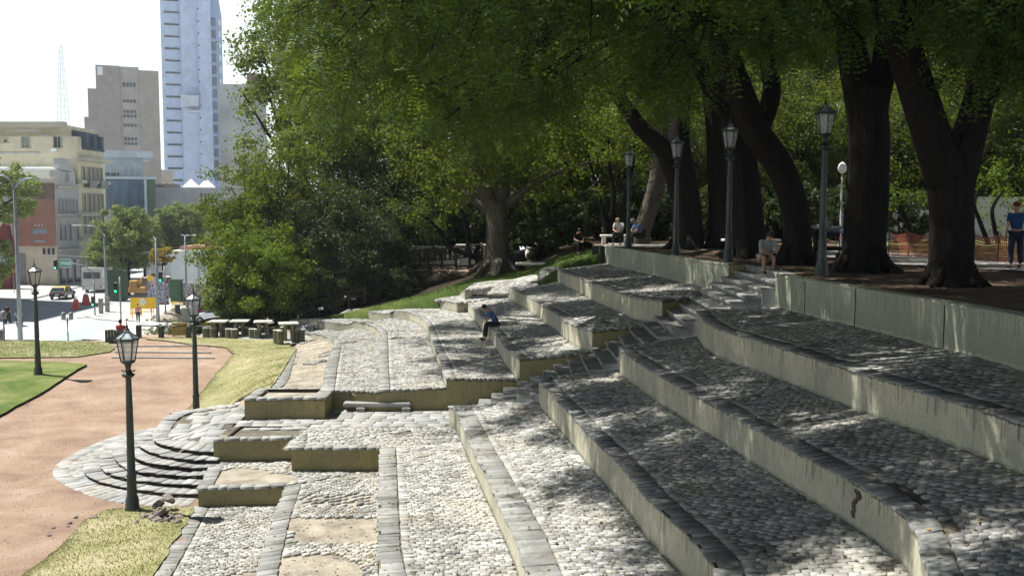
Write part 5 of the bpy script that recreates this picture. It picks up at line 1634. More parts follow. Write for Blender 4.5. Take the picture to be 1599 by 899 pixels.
# rusty torn patch in the third retaining wall, right of the stairs
u_ = 0.0
for k in range(400):
    if R3.at(k / 400)[1] < 0: break
pxy = [(i / 400, proj(R2.at(i / 400))) for i in range(401)]
best = min(pxy, key=lambda a: abs(a[1][0] - 1340))[0]
pt_ = R2.at(best); pt2 = R2.at(best + .01); dv = Vector(pt2 - pt_).normalized(); nv = Vector((dv.y, -dv.x, 0)).normalized()
mb = MB(); rk = random.Random(4); cl_ = []
for k in range(12):
    w_ = .55 * (.10, .12, .09, .05, .045, .06, .07, .04, .035, .05, .045, .03)[k]; c0 = (.0, .02, .05, .03, -.02, -.05, -.09, -.10, -.07, -.09, -.10, -.08)[k]
    cl_.append((c0 - w_ * rk.uniform(.8, 1.9), c0 + w_ * rk.uniform(.8, 1.9), pt_[2] - .08 - k * .034))
for (a0, a1, z0), (c0, c1, z1) in zip(cl_[:-1], cl_[1:]):
    q_ = [Vector(pt_) + dv * a for a in (a0, a1, c1, c0)]
    mb.add([(q.x + nv.x * .018, q.y + nv.y * .018, z) for q, z in zip(q_, (z0, z0, z1, z1))] + [(q.x - nv.x * .05, q.y - nv.y * .05, z) for q, z in zip(q_, (z0, z0, z1, z1))], [(0, 1, 2, 3), (0, 3, 7, 4), (1, 5, 6, 2)])
rt = thing('wall_crack', 'ragged black crack in the stained wall at the lower right', 'crack', (pt_[0], pt_[1], pt_[2] - .55)); mb.build('broken_render', m_plain('broken_render', (.085, .072, .055), .95, .5, 20), rt, world=True)

# ------------------------------------------------------------------ people
SKIN = m_plain('skin', (.36, .20, .13), .6, .08, 9, 0, .35, 0)
def cloth(name, c): return m_plain(name, c, .85, .18, 9, 0, .15, .3)
HAIRM = m_plain('dark_hair', (.015, .012, .010), .6, .2, 20, 0, .3, .2)
SHOE = m_plain('dark_shoe', (.03, .026, .024), .6, .2)

def skin_mesh(name, verts, edges, rad, root=0, sub=1):
    me = bpy.data.meshes.new(name + '_skeleton'); me.from_pydata([tuple(v) for v in verts], edges, []); me.update()
    ob = bpy.data.objects.new('skeleton', me); COL.objects.link(ob)
    ms = ob.modifiers.new('s', 'SKIN'); ms.use_smooth_shade = True
    for i, r_ in enumerate(rad):
        d = me.skin_vertices[0].data[i]; d.radius = (r_, r_) if not hasattr(r_, '__len__') else r_
        d.use_root = (i == root)
    mm = ob.modifiers.new('u', 'SUBSURF'); mm.levels = sub; mm.render_levels = sub
    dg = bpy.context.evaluated_depsgraph_get(); dg.update()
    out = bpy.data.meshes.new_from_object(ob.evaluated_get(dg)); out.name = name
    bpy.data.objects.remove(ob); bpy.data.meshes.remove(me)
    return out

def person(label, loc, rz, J, shirt, trousers, hair=True, sleeves='short', shorts=False, cap=None, s=1., collar=None, skirt=None, group=None):
    """J: joints in metres, local frame, facing -Y, origin on the ground"""
    t = thing('person', label, 'person', loc, rz, group); t.scale = (s, s, s)
    V = []; Eg = []; Rd = []
    def v(p, r_):
        V.append(Vector(p)); Rd.append(r_); return len(V) - 1
    P = {k: Vector(a) for k, a in J.items()}
    pel = v(P['pelvis'], .105); sp = v(P['pelvis'].lerp(P['chest'], .5), (.105, .09)); ch = v(P['chest'], (.12, .095)); nb_ = v(P['neck'], .052)
    hd = P['head']; up = (hd - P['neck']).normalized(); f = P.get('face', Vector((0, -1, 0))); f = (f - up * f.dot(up)).normalized()
    h1 = v(P['neck'].lerp(hd, .45) + f * .012, .055); h2 = v(hd + f * .004, (.078, .092)); h3 = v(hd + up * .075, (.07, .082)); 
    Eg += [(pel, sp), (sp, ch), (ch, nb_), (nb_, h1), (h1, h2), (h2, h3)]
    nose = v(hd + f * .105 - up * .01, .012); Eg.append((h2, nose))
    chin = v(hd + f * .065 - up * .085, .028); Eg.append((h1, chin))
    for sd, sx in (('l', 1), ('r', -1)):
        sh = v(P['sh' + sd], .055); el = v(P['el' + sd], .038); wr = v(P['wr' + sd], .026); ha = v(P['wr' + sd] + (P['ha' + sd] - P['wr' + sd]) * .55, (.036, .018))
        Eg += [(ch, sh), (sh, el), (el, wr), (wr, ha)]
        hv = (P['ha' + sd] - P['wr' + sd]).normalized(); side = hv.cross(Vector((0, 0, 1)) if abs(hv.z) < .8 else Vector((0, 1, 0))).normalized()
        for q_ in range(4):
            o_ = side * ((q_ - 1.5) * .019); ln = (.062, .075, .07, .052)[q_]
            a = v(V[ha] + hv * .04 + o_, .0085); b = v(V[ha] + hv * (.04 + ln * .55) + o_ * 1.1, .008); c = v(V[ha] + hv * (.04 + ln) + o_ * 1.1 + Vector((0, 0, -.015)), .006)
            Eg += [(ha, a), (a, b), (b, c)]
        a = v(V[wr].lerp(V[ha], .5) + side * -.035 * sx, .010); b = v(V[ha] + side * -.05 * sx + hv * .025, .008); Eg += [(wr, a), (a, b)]
        hp_ = v(P['hip' + sd], .085); kn = v(P['kn' + sd], .055); an = v(P['an' + sd], .037); to = v(P['to' + sd], .03)
        Eg += [(pel, hp_), (hp_, kn), (kn, an), (an, to)]
    link_mesh('body', skin_mesh('body', V, Eg, Rd, pel, 2), SKIN, t)
    # shirt
    V = []; Eg = []; Rd = []
    pel = v(P['pelvis'] + Vector((0, 0, .02)), (.155, .13)); sp = v(P['pelvis'].lerp(P['chest'], .5), (.16, .13)); ch = v(P['chest'], (.165, .125)); nb_ = v(P['chest'].lerp(P['neck'], .75), .075)
    Eg += [(pel, sp), (sp, ch), (ch, nb_)]
    for sd in 'lr':
        sh = v(P['sh' + sd], .078); 
        if sleeves == 'short': e1 = v(P['sh' + sd].lerp(P['el' + sd], .72), .062); Eg += [(ch, sh), (sh, e1)]
        else:
            e1 = v(P['el' + sd], .058); e2 = v(P['el' + sd].lerp(P['wr' + sd], .93), .044); Eg += [(ch, sh), (sh, e1), (e1, e2)]
    link_mesh('shirt', skin_mesh('shirt', V, Eg, Rd, 0, 2), shirt, t)
    V = []; Eg = []; Rd = []
    pel = v(P['pelvis'] + Vector((0, 0, .0)), (.15, .13))
    for sd in 'lr':
        hp_ = v(P['hip' + sd], .108); kn = v(P['kn' + sd] if not shorts else P['hip' + sd].lerp(P['kn' + sd], .9), .076 if not shorts else .088); Eg += [(pel, hp_), (hp_, kn)]
        if not shorts: an = v(P['kn' + sd].lerp(P['an' + sd], .93), .058); Eg.append((kn, an))
    link_mesh('shorts' if shorts else 'trousers', skin_mesh('trousers', V, Eg, Rd, 0, 2), trousers, t)
    for sd in 'lr':
        V = [P['an' + sd] + Vector((0, 0, -.02)), P['an' + sd].lerp(P['to' + sd], .5) + Vector((0, 0, .0)), P['to' + sd]]; 
        link_mesh('shoe', skin_mesh('shoe', V, [(0, 1), (1, 2)], [.05, (.052, .04), (.045, .032)], 0, 2), SHOE, t)
    if hair:
        mb = MB(); Rm = Matrix.Translation(hd - f * .022 + up * .045)
        mb.blob((0, 0, 0), (.088, .098, .092), seed=3, amp=.06, sub=2, M=Rm, flat=False); mb.build('hair', HAIRM, t)
    if cap:
        mb = MB(); mb.blob((0, 0, 0), (.097, .105, .075), seed=2, amp=.03, sub=2, M=Matrix.Translation(hd + up * .07), flat=False)
        c = hd + up * .065 + f * .12; mb.box(tuple(c), (.15, .12, .015), bev=.005, rz=atan2(f.x, -f.y)); mb.build('cap', cap, t)
    if collar:
        mb = MB(); mb.lathe([(.062, -.03), (.07, 0), (.055, .03)], 12, M=Matrix.Translation(P['neck'] + Vector((0, -.01, -.02)))); mb.build('collar', collar, t)
    return t

def stand(walk=0, arms=None, head=(0, -.02, 1.60)):
    J = dict(pelvis=(0, 0, .96), chest=(0, .0, 1.28), neck=(0, .0, 1.46), head=head, face=(0, -1, -.1),
             shl=(.18, 0, 1.40), shr=(-.18, 0, 1.40), ell=(.24, .04, 1.12), elr=(-.24, .04, 1.12), wrl=(.25, -.04, .88), wrr=(-.25, -.04, .88), hal=(.25, -.07, .74), har=(-.25, -.07, .74),
             hipl=(.09, 0, .90), hipr=(-.09, 0, .90), knl=(.11, -.02 - walk * .22, .50), knr=(-.11, -.02 + walk * .08, .50), anl=(.12, .02 - walk * .3, .09), anr=(-.12, .02 + walk * .3, .09 + walk * .04),
             tol=(.14, -.14 - walk * .3, .035), tor=(-.14, -.14 + walk * .3, .035))
    if arms: J.update(arms)
    return J
def sit(seat=.42, lean=.25, knee=.45, feet=-.42, arms='knees', spread=.14, head_down=.12, drop=0.):
    s_ = seat + .09
    J = dict(pelvis=(0, 0, s_), chest=(0, -lean * .7, s_ + .33), neck=(0, -lean * 1.15, s_ + .49), head=(0, -lean * 1.3 - head_down, s_ + .49 + .14 - head_down * .35), face=(0, -1, -.3 - head_down * 5),
             hipl=(.09, -.03, s_ - .02), hipr=(-.09, -.03, s_ - .02), knl=(spread, -knee, s_ + .03 - drop * .2), knr=(-spread, -knee, s_ + .03 - drop * .2), anl=(spread, feet, .09), anr=(-spread, feet - .04, .09), tol=(spread + .03, feet - .17, .035), tor=(-spread - .03, feet - .21, .035))
    cz = s_ + .42; cyy = -lean * .95
    J.update(shl=(.18, cyy, cz), shr=(-.18, cyy, cz))
    if arms == 'knees': J.update(ell=(.21, cyy - .14, cz - .24), elr=(-.21, cyy - .14, cz - .24), wrl=(.08, -knee + .0, s_ + .12), wrr=(-.06, -knee - .0, s_ + .12), hal=(.0, -knee - .1, s_ + .11), har=(.02, -knee - .11, s_ + .10))
    return J
BLUE = cloth('blue_shirt', (.055, .11, .26)); GREYT = cloth('grey_tshirt', (.22, .25, .27)); NAVY = cloth('navy_cloth', (.018, .024, .05)); DARK = cloth('dark_trousers', (.022, .02, .022)); KHAKI = cloth('khaki_shorts', (.16, .13, .10)); BLACK = cloth('black_cloth', (.012, .012, .014)); RED = cloth('red_shirt', (.42, .06, .06)); PINK = cloth('pink_shirt', (.5, .22, .2)); PALE = cloth('pale_shirt', (.45, .45, .43)); COB = cloth('cobalt_shirt', (.02, .055, .16))

# man in blue seated on the third wall, legs over the edge, facing left
pm = U(776, 509.5, 4.23)
person('seated man in a blue shirt with bowed head on the edge of a shaded terrace', (pm.x, pm.y, CAMZ - 4.23 - .50), radians(-90 + 8), sit(seat=.50, lean=.24, knee=.38, feet=-.42, head_down=.12), BLUE, DARK, s=1.)
pg = U(1192, 427, 1.78)
person('seated man in a grey t-shirt and shorts, head down, at the top of the stairs', (pg.x, pg.y, pg.z), radians(6), sit(seat=.36, lean=.26, knee=.40, feet=-.36, head_down=.12), GREYT, KHAKI, shorts=True, s=1.0)
p = Vector((at(967, 43.5), 43.5, 5.1)); person('elderly person in a pale shirt seated left of the blue-shirted neighbour behind the wall', tuple(p), radians(-20), sit(seat=.42, lean=.1), PALE, DARK, hair=False, cap=cloth('straw_cap', (.30, .24, .16)))
p = Vector((at(998, 42.8), 42.8, 5.1)); person('seated person in a light blue shirt and grey cap behind the long wall', tuple(p), radians(-65), sit(seat=.40, lean=.12), cloth('light_blue_shirt', (.12, .17, .32)), DARK, hair=False, cap=cloth('grey_cap', (.25, .25, .26)))
mb = MB(); mb.box((0, 0, .22), (.2, .36, .44), bev=.07); o = mb.build('backpack', BLACK, None, (at(1004, 43.1), 43.15, 5.45)); tag(o, 'dark bag on the back of the person in the grey cap', 'bag')
p = Vector((at(901, 45.5), 45.5, ground_z(at(901, 45.5), 45.5) + .1)); person('small seated figure dressed in black at the top of the green slope', (p.x, p.y, 4.62), radians(20), sit(seat=.40, lean=.1), BLACK, BLACK)
p = Vector((at(1322, 29.5), 29.5, 5.12)); person('standing man in a navy suit with a white collar, half behind the broad trunk', tuple(p), radians(-80), stand(), NAVY, NAVY, sleeves='long', collar=M['white'], s=1.0)
p = Vector((at(1276, 31.5), 31.5, 5.12))
bend = dict(pelvis=(0, .1, .92), chest=(0, -.18, 1.08), neck=(0, -.34, 1.14), head=(0, -.47, 1.12), face=(0, -.5, -1), shl=(.17, -.26, 1.10), shr=(-.17, -.26, 1.10), ell=(.2, -.34, .84), elr=(-.2, -.34, .84), wrl=(.12, -.52, .72), wrr=(-.12, -.52, .72), hal=(.1, -.62, .66), har=(-.1, -.62, .66),
            hipl=(.09, .1, .86), hipr=(-.09, .1, .86), knl=(.11, .04, .48), knr=(-.11, .04, .48), anl=(.12, .1, .09), anr=(-.12, .1, .09), tol=(.14, -.06, .035), tor=(-.14, -.06, .035))
person('person in grey bending over a small cart behind the nearest upper lamp post', tuple(p), radians(75), bend, GREYT, DARK)
p = Vector((at(1297, 31.2), 31.2, 5.12)); t = thing('hand_cart', 'small dark two-shelf cart behind the near upper lamp post', 'cart', tuple(p))
for z_, nm in ((.35, 'lower_shelf'), (.78, 'upper_shelf')):
    mb = MB(); mb.box((0, 0, z_), (.75, .5, .12), bev=.02); mb.build(nm, BLACK, t)
mb = MB(); mb.box((.05, 0, .95), (.55, .4, .2), bev=.05); mb.build('bundle', cloth('grey_bundle', (.10, .12, .13)), t)
for sx in (-.34, .34):
    for sy in (-.2, .2):
        mb = MB(); mb.tube([(sx, sy, .1), (sx, sy, .84)], .02, 6); mb.build('leg', M['iron'], t)
for sx in (-.34, .34):
    mb = MB(); mb.tube([(sx, -.26, .1), (sx, .26, .1)], .1, 12); mb.build('wheel', BLACK, t)
p = U(1585, 419, 1.60); person('man in a cobalt blue shirt standing with his back turned at the right edge', tuple(p), radians(175), stand(), COB, NAVY, hair=False, cap=cloth('red_cap', (.16, .03, .025)), s=1.02)
# person in red on the street side of the dark bench
person('person in a red shirt whose head shows over the dark bench', (bw.x - .02, bw.y + .35, bw.z - .05), radians(180), sit(seat=.34, lean=.0, head_down=.0), RED, DARK, s=.95)
# ------------------------------------------------------------------ the city beyond the square
HS = 10.5
ZS = STREET
def SX(px, d): return (px - 799.5) / F * d
def SZ(py, d): return CAMZ - (py - HOR) / F * d      # height of a pixel row at depth d
C = lambda n, c, r=.8, v=.1, s=.6: m_plain(n, c, r, v, s, 0, .25, .1)
M['cream'] = C('cream_render', (.60, .56, .42)); M['cream_d'] = C('cream_facade', (.46, .44, .36)); M['greyf'] = C('grey_facade', (.43, .44, .44)); M['ochre'] = C('red_ochre_render', (.34, .18, .135)); M['lime'] = C('lime_wall', (.56, .53, .44))
M['brownb'] = C('brown_concrete', (.33, .295, .285)); M['brownl'] = C('tan_concrete', (.40, .375, .35)); M['towerw'] = C('tower_white', (.50, .60, .78), .5); M['glassb'] = m_plain('blue_glass', (.06, .13, .22), .12, .35, .4, 0, .8, 0); M['pane'] = m_plain('dark_pane', (.035, .05, .065), .15, .4, 2, 0, .7, 0)
M['slateb'] = C('slate_roof', (.07, .09, .13)); M['tent'] = m_plain('white_tent', (.85, .88, .88), .6, .03, 1); M['greyw'] = C('grey_old_wall', (.38, .39, .42)); M['shut'] = C('grey_shutter', (.22, .24, .25)); M['redf'] = C('red_facade', (.17, .04, .04)); M['whitew'] = C('white_party_wall', (.74, .77, .78), .8, .05)
M['yellow'] = m_plain('yellow_board', (.80, .50, .03), .6, .06, 3); M['steel'] = m_plain('galvanised_steel', (.22, .25, .27), .45, .1, 3, .3); M['blk'] = m_plain('black_paint', (.02, .02, .022), .4, .2, 5); M['tyre'] = m_plain('tyre_rubber', (.02, .02, .02), .9, .2, 5)
M['redw'] = m_plain('red_plastic', (.50, .08, .05), .5, .1, 5); M['green_s'] = m_plain('green_sign', (.0, .28, .16), .5, .05, 2)
def emis(name, c, s):
    m = bpy.data.materials.new(name); m.use_nodes = True; b = m.node_tree.nodes["Principled BSDF"]; b.inputs["Base Color"].default_value = rgb(c); b.inputs["Emission Color"].default_value = rgb(c); b.inputs["Emission Strength"].default_value = s; return m
M['green_l'] = emis('green_signal', (.05, .9, .45), 2.0)

# street surfaces
def flat(name, px, mat, dz=0., h=HS):
    P = [U(a, b, h) for a, b in px]; V = [(p.x, p.y, ZS + dz) for p in P]
    o = sheet_obj(name, V, [list(range(len(V)))], mat, smooth=False)
    if o.data.polygons[0].normal.z < 0: o.data.flip_normals()
    return tag(o, kind='structure')
road = poly_sheet([(-300, 58), (120, 58), (120, 700), (-300, 700)], lambda x, y: ZS, 60); tag(sheet_obj('road', *road, M['asphalt']), kind='structure')
def m_lit(n, c): return m_ground(n, [(.3, tuple(x * .9 for x in c)), (.7, c)], .3, 6, .05, .01, .08)
M['bike'] = m_lit('bike_lane_green', (.34, .47, .41)); M['line'] = m_lit('road_paint', (.80, .80, .78)); M['walk'] = m_lit('pale_pavement', (.50, .49, .46))
def slab(name, px, mat, z, kerb=.13):
    P = [U(a, b, HS) for a, b in px]; mb = MB(); mb.prism([(p.x, p.y) for p in P], ZS - .1, ZS + z); return tag(mb.build(name, mat), kind='structure')
slab('pavement', [(130, 494), (150, 487), (235, 478), (340, 476), (420, 480), (420, 560), (300, 560), (170, 560), (70, 560), (190, 503), (150, 499)], M['walk'], .13)
slab('pavement', [(-80, 474), (40, 470), (90, 458), (140, 444), (160, 439), (150, 433), (-90, 433)], M['pavement'], .14)
flat('bike_lane', [(140, 501), (185, 505), (60, 558), (-30, 590), (-80, 600), (20, 560)], M['bike'], .008)
flat('road_marking', [(122, 499), (140, 501), (20, 560), (-60, 600), (-90, 600)], M['line'], .012)
flat('road_marking', [(0, 509), (60, 505.5), (110, 504.5), (110, 506), (60, 507), (0, 511)], M['line'], .010)
flat('road_marking', [(0, 520), (8, 522), (50, 542), (20, 542)], M['line'], .011)

def windows(t, face, xs, zs, w, h, at_, mat='pane', frame=None, depth=.12, sill=True, name='window'):
    """face 'y': on the plane y=at_ facing the camera; face 'x': on the plane x=at_ facing +x"""
    for z in zs:
        for x in xs:
            mb = MB()
            if face == 'y': mb.box((x, at_ - .02, z), (w, depth, h))
            else: mb.box((at_ + .02, x, z), (depth, w, h))
            o = mb.build(name, M[mat], t, world=True)
            fm = MB(); fw = .12
            f2 = M[frame] if frame else M['greyf']
            if face == 'y':
                for s in (-1, 1): fm.box((x + s * w / 2, at_ - .09, z), (fw, .18, h + fw))
                fm.box((x, at_ - .14, z - h / 2 - .08), (w + .3, .3, .14)); fm.box((x, at_ - .09, z + h / 2), (w, .18, fw)); fm.box((x, at_ - .09, z), (.06, .06, h))
            else:
                for s in (-1, 1): fm.box((at_ + .09, x + s * w / 2, z), (.18, fw, h + fw))
                fm.box((at_ + .14, x, z - h / 2 - .08), (.3, w + .3, .14)); fm.box((at_ + .09, x, z + h / 2), (.18, w, fw)); fm.box((at_ + .09, x, z), (.06, .06, h))
            if sill:
                k = fm.build('frame', f2, o, world=False)
                k.data.transform(Matrix.Translation(-t.location))
def bthing(label, x, y, name='building'): return thing(name, label, 'building', (x, y, ZS))
XF = SX(88, 135)          # facade plane of the row on the left of the street (-61.8)

# --- corner building, cream
y0, y1 = 142.5, 152.; zt = SZ(197, 142.5)
t = bthing('tall cream corner building with dark mansard roof and a stained blank gable', XF, y0)
mb = MB(); x0 = SX(-60, 142.5)
mb.box(((x0 + XF) / 2, (y0 + y1) / 2, (ZS + zt - 1.6) / 2), (XF - x0, y1 - y0, zt - 1.6 - ZS))
mb.box(((x0 + SX(110, 142.5)) / 2, (y0 + y1) / 2 + .5, zt - 1.3), (SX(110, 142.5) - x0, y1 - y0 - 1, 2.6))
mb.build('wall', M['cream'], t, world=True)
mb = MB(); mb.box(((x0 + SX(108, 142.5)) / 2, y0 + .2, zt + .1), (SX(108, 142.5) - x0, 1.2, .7)); mb.build('roof_parapet', M['cream_d'], t, world=True)
mb = MB()
for z_, a, b in ((SZ(240, 142.5), -20, 68), (SZ(214, 142.5), 70, 88), (SZ(214, 142.5), 104, 118), (SZ(206, 142.5), 20, 72)): mb.box(((SX(a, 142.5) + SX(b, 142.5)) / 2, y0 - .06, z_), (SX(b, 142.5) - SX(a, 142.5), .14, .22))
mb.build('string_course', M['greyf'], t, world=True)
windows(t, 'y', [SX(46.5, y0)], [SZ(223, y0)], 1.15, 1.6, y0, 'shut', 'cream_d'); windows(t, 'y', [SX(96, y0)], [SZ(223, y0)], 1.1, 1.6, y0, 'pane', 'cream_d')
windows(t, 'y', [SX(3, y0), SX(16, y0)], [SZ(221, y0)], .5, .5, y0, 'pane', 'cream_d')
mb = MB(); mb.box((SX(92, y0), y0 - .3, SZ(235, y0)), (.8, .5, .5), bev=.05); mb.build('air_conditioner', M['whitew'], t, world=True)
# facade facing the street
fz = [SZ(p, 146) for p in (270, 327, 380)]
windows(t, 'x', [144.2, 145.9, 147.4, 148.9, 150.4], [SZ(273, 146)], .9, 2.2, XF, 'pane', 'cream_d', name='window')
windows(t, 'x', [144.2, 145.9, 147.4, 148.9, 150.4], [SZ(316, 146), SZ(350, 146)], .9, 2.6, XF, 'pane', 'cream_d')
mb = MB()
for z_, o_ in ((SZ(251, 146), 1.3), (SZ(285, 146), .7), (SZ(335, 146), .5), (SZ(372, 146), .6)): mb.box((XF + o_ / 2, (y0 + y1) / 2, z_), (o_, y1 - y0 + .6, .45))
mb.build('cornice', M['cream_d'], t, world=True)
for yy in (145.5, 149.5):
    mb = MB(); mb.box((XF + .5, yy, SZ(293, 146)), (.9, 2.6, .12)); mb.box((XF + .95, yy, SZ(293, 146) + .5), (.06, 2.6, .9)); mb.build('balcony', M['shut'], t, world=True)
mb = MB(); xr0 = SX(117, 145)
mb.prism([(0, 0), (3.6, 0), (2.7, 2.6), (0, 3.1)], 0, 7.4, M=Matrix.Translation((XF - 3.3, y1 - .4, SZ(236, 147))) @ Matrix.Rotation(radians(90), 4, 'X'))
mb.build('mansard_roof', M['slateb'], t, world=True)
for yy in (144.5, 147, 149.5):
    mb = MB(); mb.box((XF + .35, yy, SZ(222, 146)), (.9, .9, 1.7)); o_ = mb.build('dormer', M['slateb'], t, world=True)
windows(t, 'x', [144.2, 147.4, 150], [SZ(418, 146)], 1.6, 3.2, XF, 'pane', 'cream_d')

# --- grey church-like building with stepped gable
t = bthing('grey three-storey facade with a stepped gable and bands of tall windows', XF, 135.3)
ya, yb = 135.3, 142.4; zg = SZ(287, 137)
mb = MB(); mb.box((XF - 3.5, (ya + yb) / 2, (ZS + zg) / 2), (7, yb - ya, zg - ZS)); 
gy = (ya + yb) / 2
mb.box((XF - .5, gy, zg + .9), (1, 5.6, 1.8)); mb.box((XF - .5, gy, zg + 2.6), (1, 3.2, 1.8)); 
mb.build('wall', M['greyf'], t, world=True)
mb = MB(); mb.box((XF - 14, gy + .5, SZ(266, 138)), (27, 5.5, .3)); mb.box((XF - 14, ya + 2.2, SZ(275, 138)), (26, .3, 2.4)); mb.build('white_roof', M['tent'], t, world=True)
windows(t, 'x', [ya + .7 + k * 1.1 for k in range(6)], [SZ(322, 137)], .62, 2.0, XF, 'pane', 'greyf'); windows(t, 'x', [ya + .9, ya + 2.3, ya + 3.9, ya + 6.3], [SZ(363, 137)], .8, 2.1, XF, 'pane', 'greyf'); windows(t, 'x', [gy], [zg + .9], .6, 1.2, XF, 'pane')
mb = MB()
for z_, o_ in ((zg - .5, .35), (SZ(342, 137), .3), (SZ(390, 137), .5)):
    mb = MB(); mb.box((XF + o_ / 2, gy, z_), (o_, yb - ya, .35)); mb.build('cornice', M['cream_d'], t, world=True)
for yy in (ya + 1.2, ya + 3.4, ya + 5.8):
    mb = MB(); mb.box((XF + .06, yy, ZS + 1.7), (.2, 1.3, 3.2)); mb.build('door', M['pane'], t, world=True)

# --- red-ochre building with the mural
yr_ = 135.0; xa, xb = SX(21, yr_), XF
t = bthing('low building with a red-ochre side wall bearing a pale blue painted sign', xa, yr_)
zt = SZ(289, yr_)
mb = MB(); mb.box(((xa + xb) / 2, yr_ + .1 + 3, (ZS + SZ(282, yr_)) / 2), (xb - xa - .02, 6, SZ(282, yr_) - ZS)); mb.build('wall', M['lime'], t, world=True)
mb = MB(); zl = SZ(384, yr_); zh = SZ(313, yr_); mb.box(((xa + xb) / 2, yr_ + .08, (zl + zh) / 2), (xb - xa, .12, zh - zl)); mb.build('painted_wall', M['ochre'], t, world=True)
mb = MB(); mb.box(((SX(50, yr_) + xb) / 2, yr_ + .02, SZ(299, yr_)), (xb - SX(50, yr_), .2, 2.2)); mb.build('weathered_parapet', m_plain('weathered_brick', (.20, .15, .13), .9, .3, .8), t, world=True)
mb = MB(); 
for px in (68.5, 76, 83): mb.box((SX(px, yr_), yr_ - .0, SZ(392, yr_)), (.28, .1, .85))
mb.build('vent_slot', M['pane'], t, world=True)
# the painted sign: two uneven lines of lettering strokes and three small flames above
mb = MB(); rs = random.Random(3)
x = SX(53, yr_)
for k in range(7):
    h_ = (.95, .75, .8, .7, .8, .75, 1.0)[k]; zc_ = SZ(361.5, yr_) + .03 * k
    mb.box((x, yr_ - .02, zc_), (.09, .06, h_)); mb.box((x + .12, yr_ - .022, zc_ + rs.uniform(-.2, .2)), (.2, .06, .1)); mb.box((x + .17, yr_ - .018, zc_ - .12), (.08, .06, h_ * .55)); x += .27
mb.build('painted_lettering', m_plain('pale_blue_paint', (.30, .42, .55), .8, .1), t, world=True)
mb = MB(); mb.box((SX(62.5, yr_), yr_ + .005, SZ(376.5, yr_)), (1.75, .06, .32)); mb.build('painted_band', m_plain('slate_blue_paint', (.15, .18, .26), .8, .1), t, world=True)
mb = MB(); x = SX(55, yr_)
for k in range(11): mb.box((x, yr_ - .02, SZ(376.5, yr_)), (.07, .06, rs.choice((.18, .14, .2)))); x += .135
mb.build('painted_lettering', M['whitew'], t, world=True)
mb = MB()
for px in (57, 62, 67): mb.prism([(-.09, 0), (.09, 0), (0, .38)], 0, .05, M=Matrix.Translation((SX(px, yr_), yr_ + .01, SZ(353, yr_))) @ Matrix.Rotation(radians(90), 4, 'X'))
mb.build('painted_flames', M['whitew'], t, world=True)
mb = MB(); mb.box((SX(32, yr_), yr_ - .02, SZ(430, yr_)), (1.1, .12, 5.8)); mb.build('door', M['shut'], t, world=True)
# --- red gabled facade at the left edge
t = bthing('dark red facade with a curved white-edged gable at the left edge', SX(0, 128), 128.)
mb = MB(); gx0, gx1 = SX(-60, 128), SX(18, 128)
prof = [(gx0, 0), (gx1, 0), (gx1, SZ(377, 128) - ZS), (gx1 - .3, SZ(368, 128) - ZS), (SX(12, 128), SZ(352, 128) - ZS), (SX(7, 128), SZ(347, 128) - ZS), (SX(0, 128), SZ(356, 128) - ZS), (gx0, SZ(372, 128) - ZS)]
mb.prism(prof, 0, .9, M=Matrix.Translation((0, 128.9, ZS)) @ Matrix.Rotation(radians(90), 4, 'X')); mb.build('wall', M['redf'], t, world=True)
mb = MB(); mb.box((SX(4, 128), 127.9, SZ(400, 128)), (2.3, .15, 3.6)); mb.build('shop_front', C('bluish_front', (.28, .34, .38)), t, world=True)
mb = MB(); mb.box((SX(8, 128), 127.85, SZ(445, 128)), (1.3, .15, 3.0)); mb.build('door', M['redf'], t, world=True)
# --- tall building outside the picture to the left, it throws the shadow over the crossing
t = bthing('plain tall apartment block outside the left edge whose shadow crosses the street', -88, 104)
mb = MB(); mb.box((-90, 109, (ZS + 40) / 2), (46, 18, 40 - ZS)); mb.build('wall', M['greyf'], t, world=True)

# --- modern glass building
d = 182.
t = bthing('modern building with dark blue glass and a white slab roof behind the street tree', SX(160, d), d)
gx0, gx1 = SX(150, d), SX(222, d)
mb = MB(); mb.box(((gx0 + gx1) / 2, d + 6, (ZS + SZ(281, d)) / 2), (gx1 - gx0, 12, SZ(281, d) - ZS)); mb.build('glass_wall', M['glassb'], t, world=True)
mb = MB(); mb.box((SX(229, d), d + 6.2, (ZS + SZ(281, d)) / 2), (SX(236, d) - SX(222, d), 12, SZ(281, d) - ZS)); mb.build('side_wall', C('green_glass', (.08, .15, .10), .2), t, world=True)
mb = MB(); mb.box((SX(221.5, d), d - .1, (ZS + SZ(279, d)) / 2), (.45, .5, SZ(279, d) - ZS)); mb.box(((gx0 + SX(236, d)) / 2, d + 5.8, SZ(278, d)), (SX(240, d) - gx0, 13, .5)); mb.box(((gx0 + SX(234, d)) / 2, d + 6, SZ(241, d)), (SX(234, d) - gx0, 13.6, 1.15)); mb.build('slab_roof', C('blue_white_slab', (.50, .58, .66)), t, world=True)
mb = MB(); mb.box(((gx0 + SX(220, d)) / 2, d + 7, SZ(262, d)), (SX(218, d) - gx0, 10, SZ(244, d) - SZ(279, d))); mb.build('upper_storey', C('pale_blue_storey', (.44, .52, .58)), t, world=True)
for k in range(7):
    mb = MB(); mb.box((SX(162 + k * 9, d), d + .3, SZ(268, d)), (.07, .07, 2.2)); mb.build('mullion', M['whitew'], t, world=True)
mb = MB(); mb.box((SX(174, d), d + 1.9, SZ(272, d)), (2.3, .1, .55)); mb.build('window', M['pane'], t, world=True)
for k in range(4):
    for r_ in range(3):
        mb = MB(); mb.box((SX(170 + k * 14, d), d - .05, SZ(292 + r_ * 15, d)), (.1, .12, 1.6)); mb.build('mullion', M['slateb'], t, world=True)

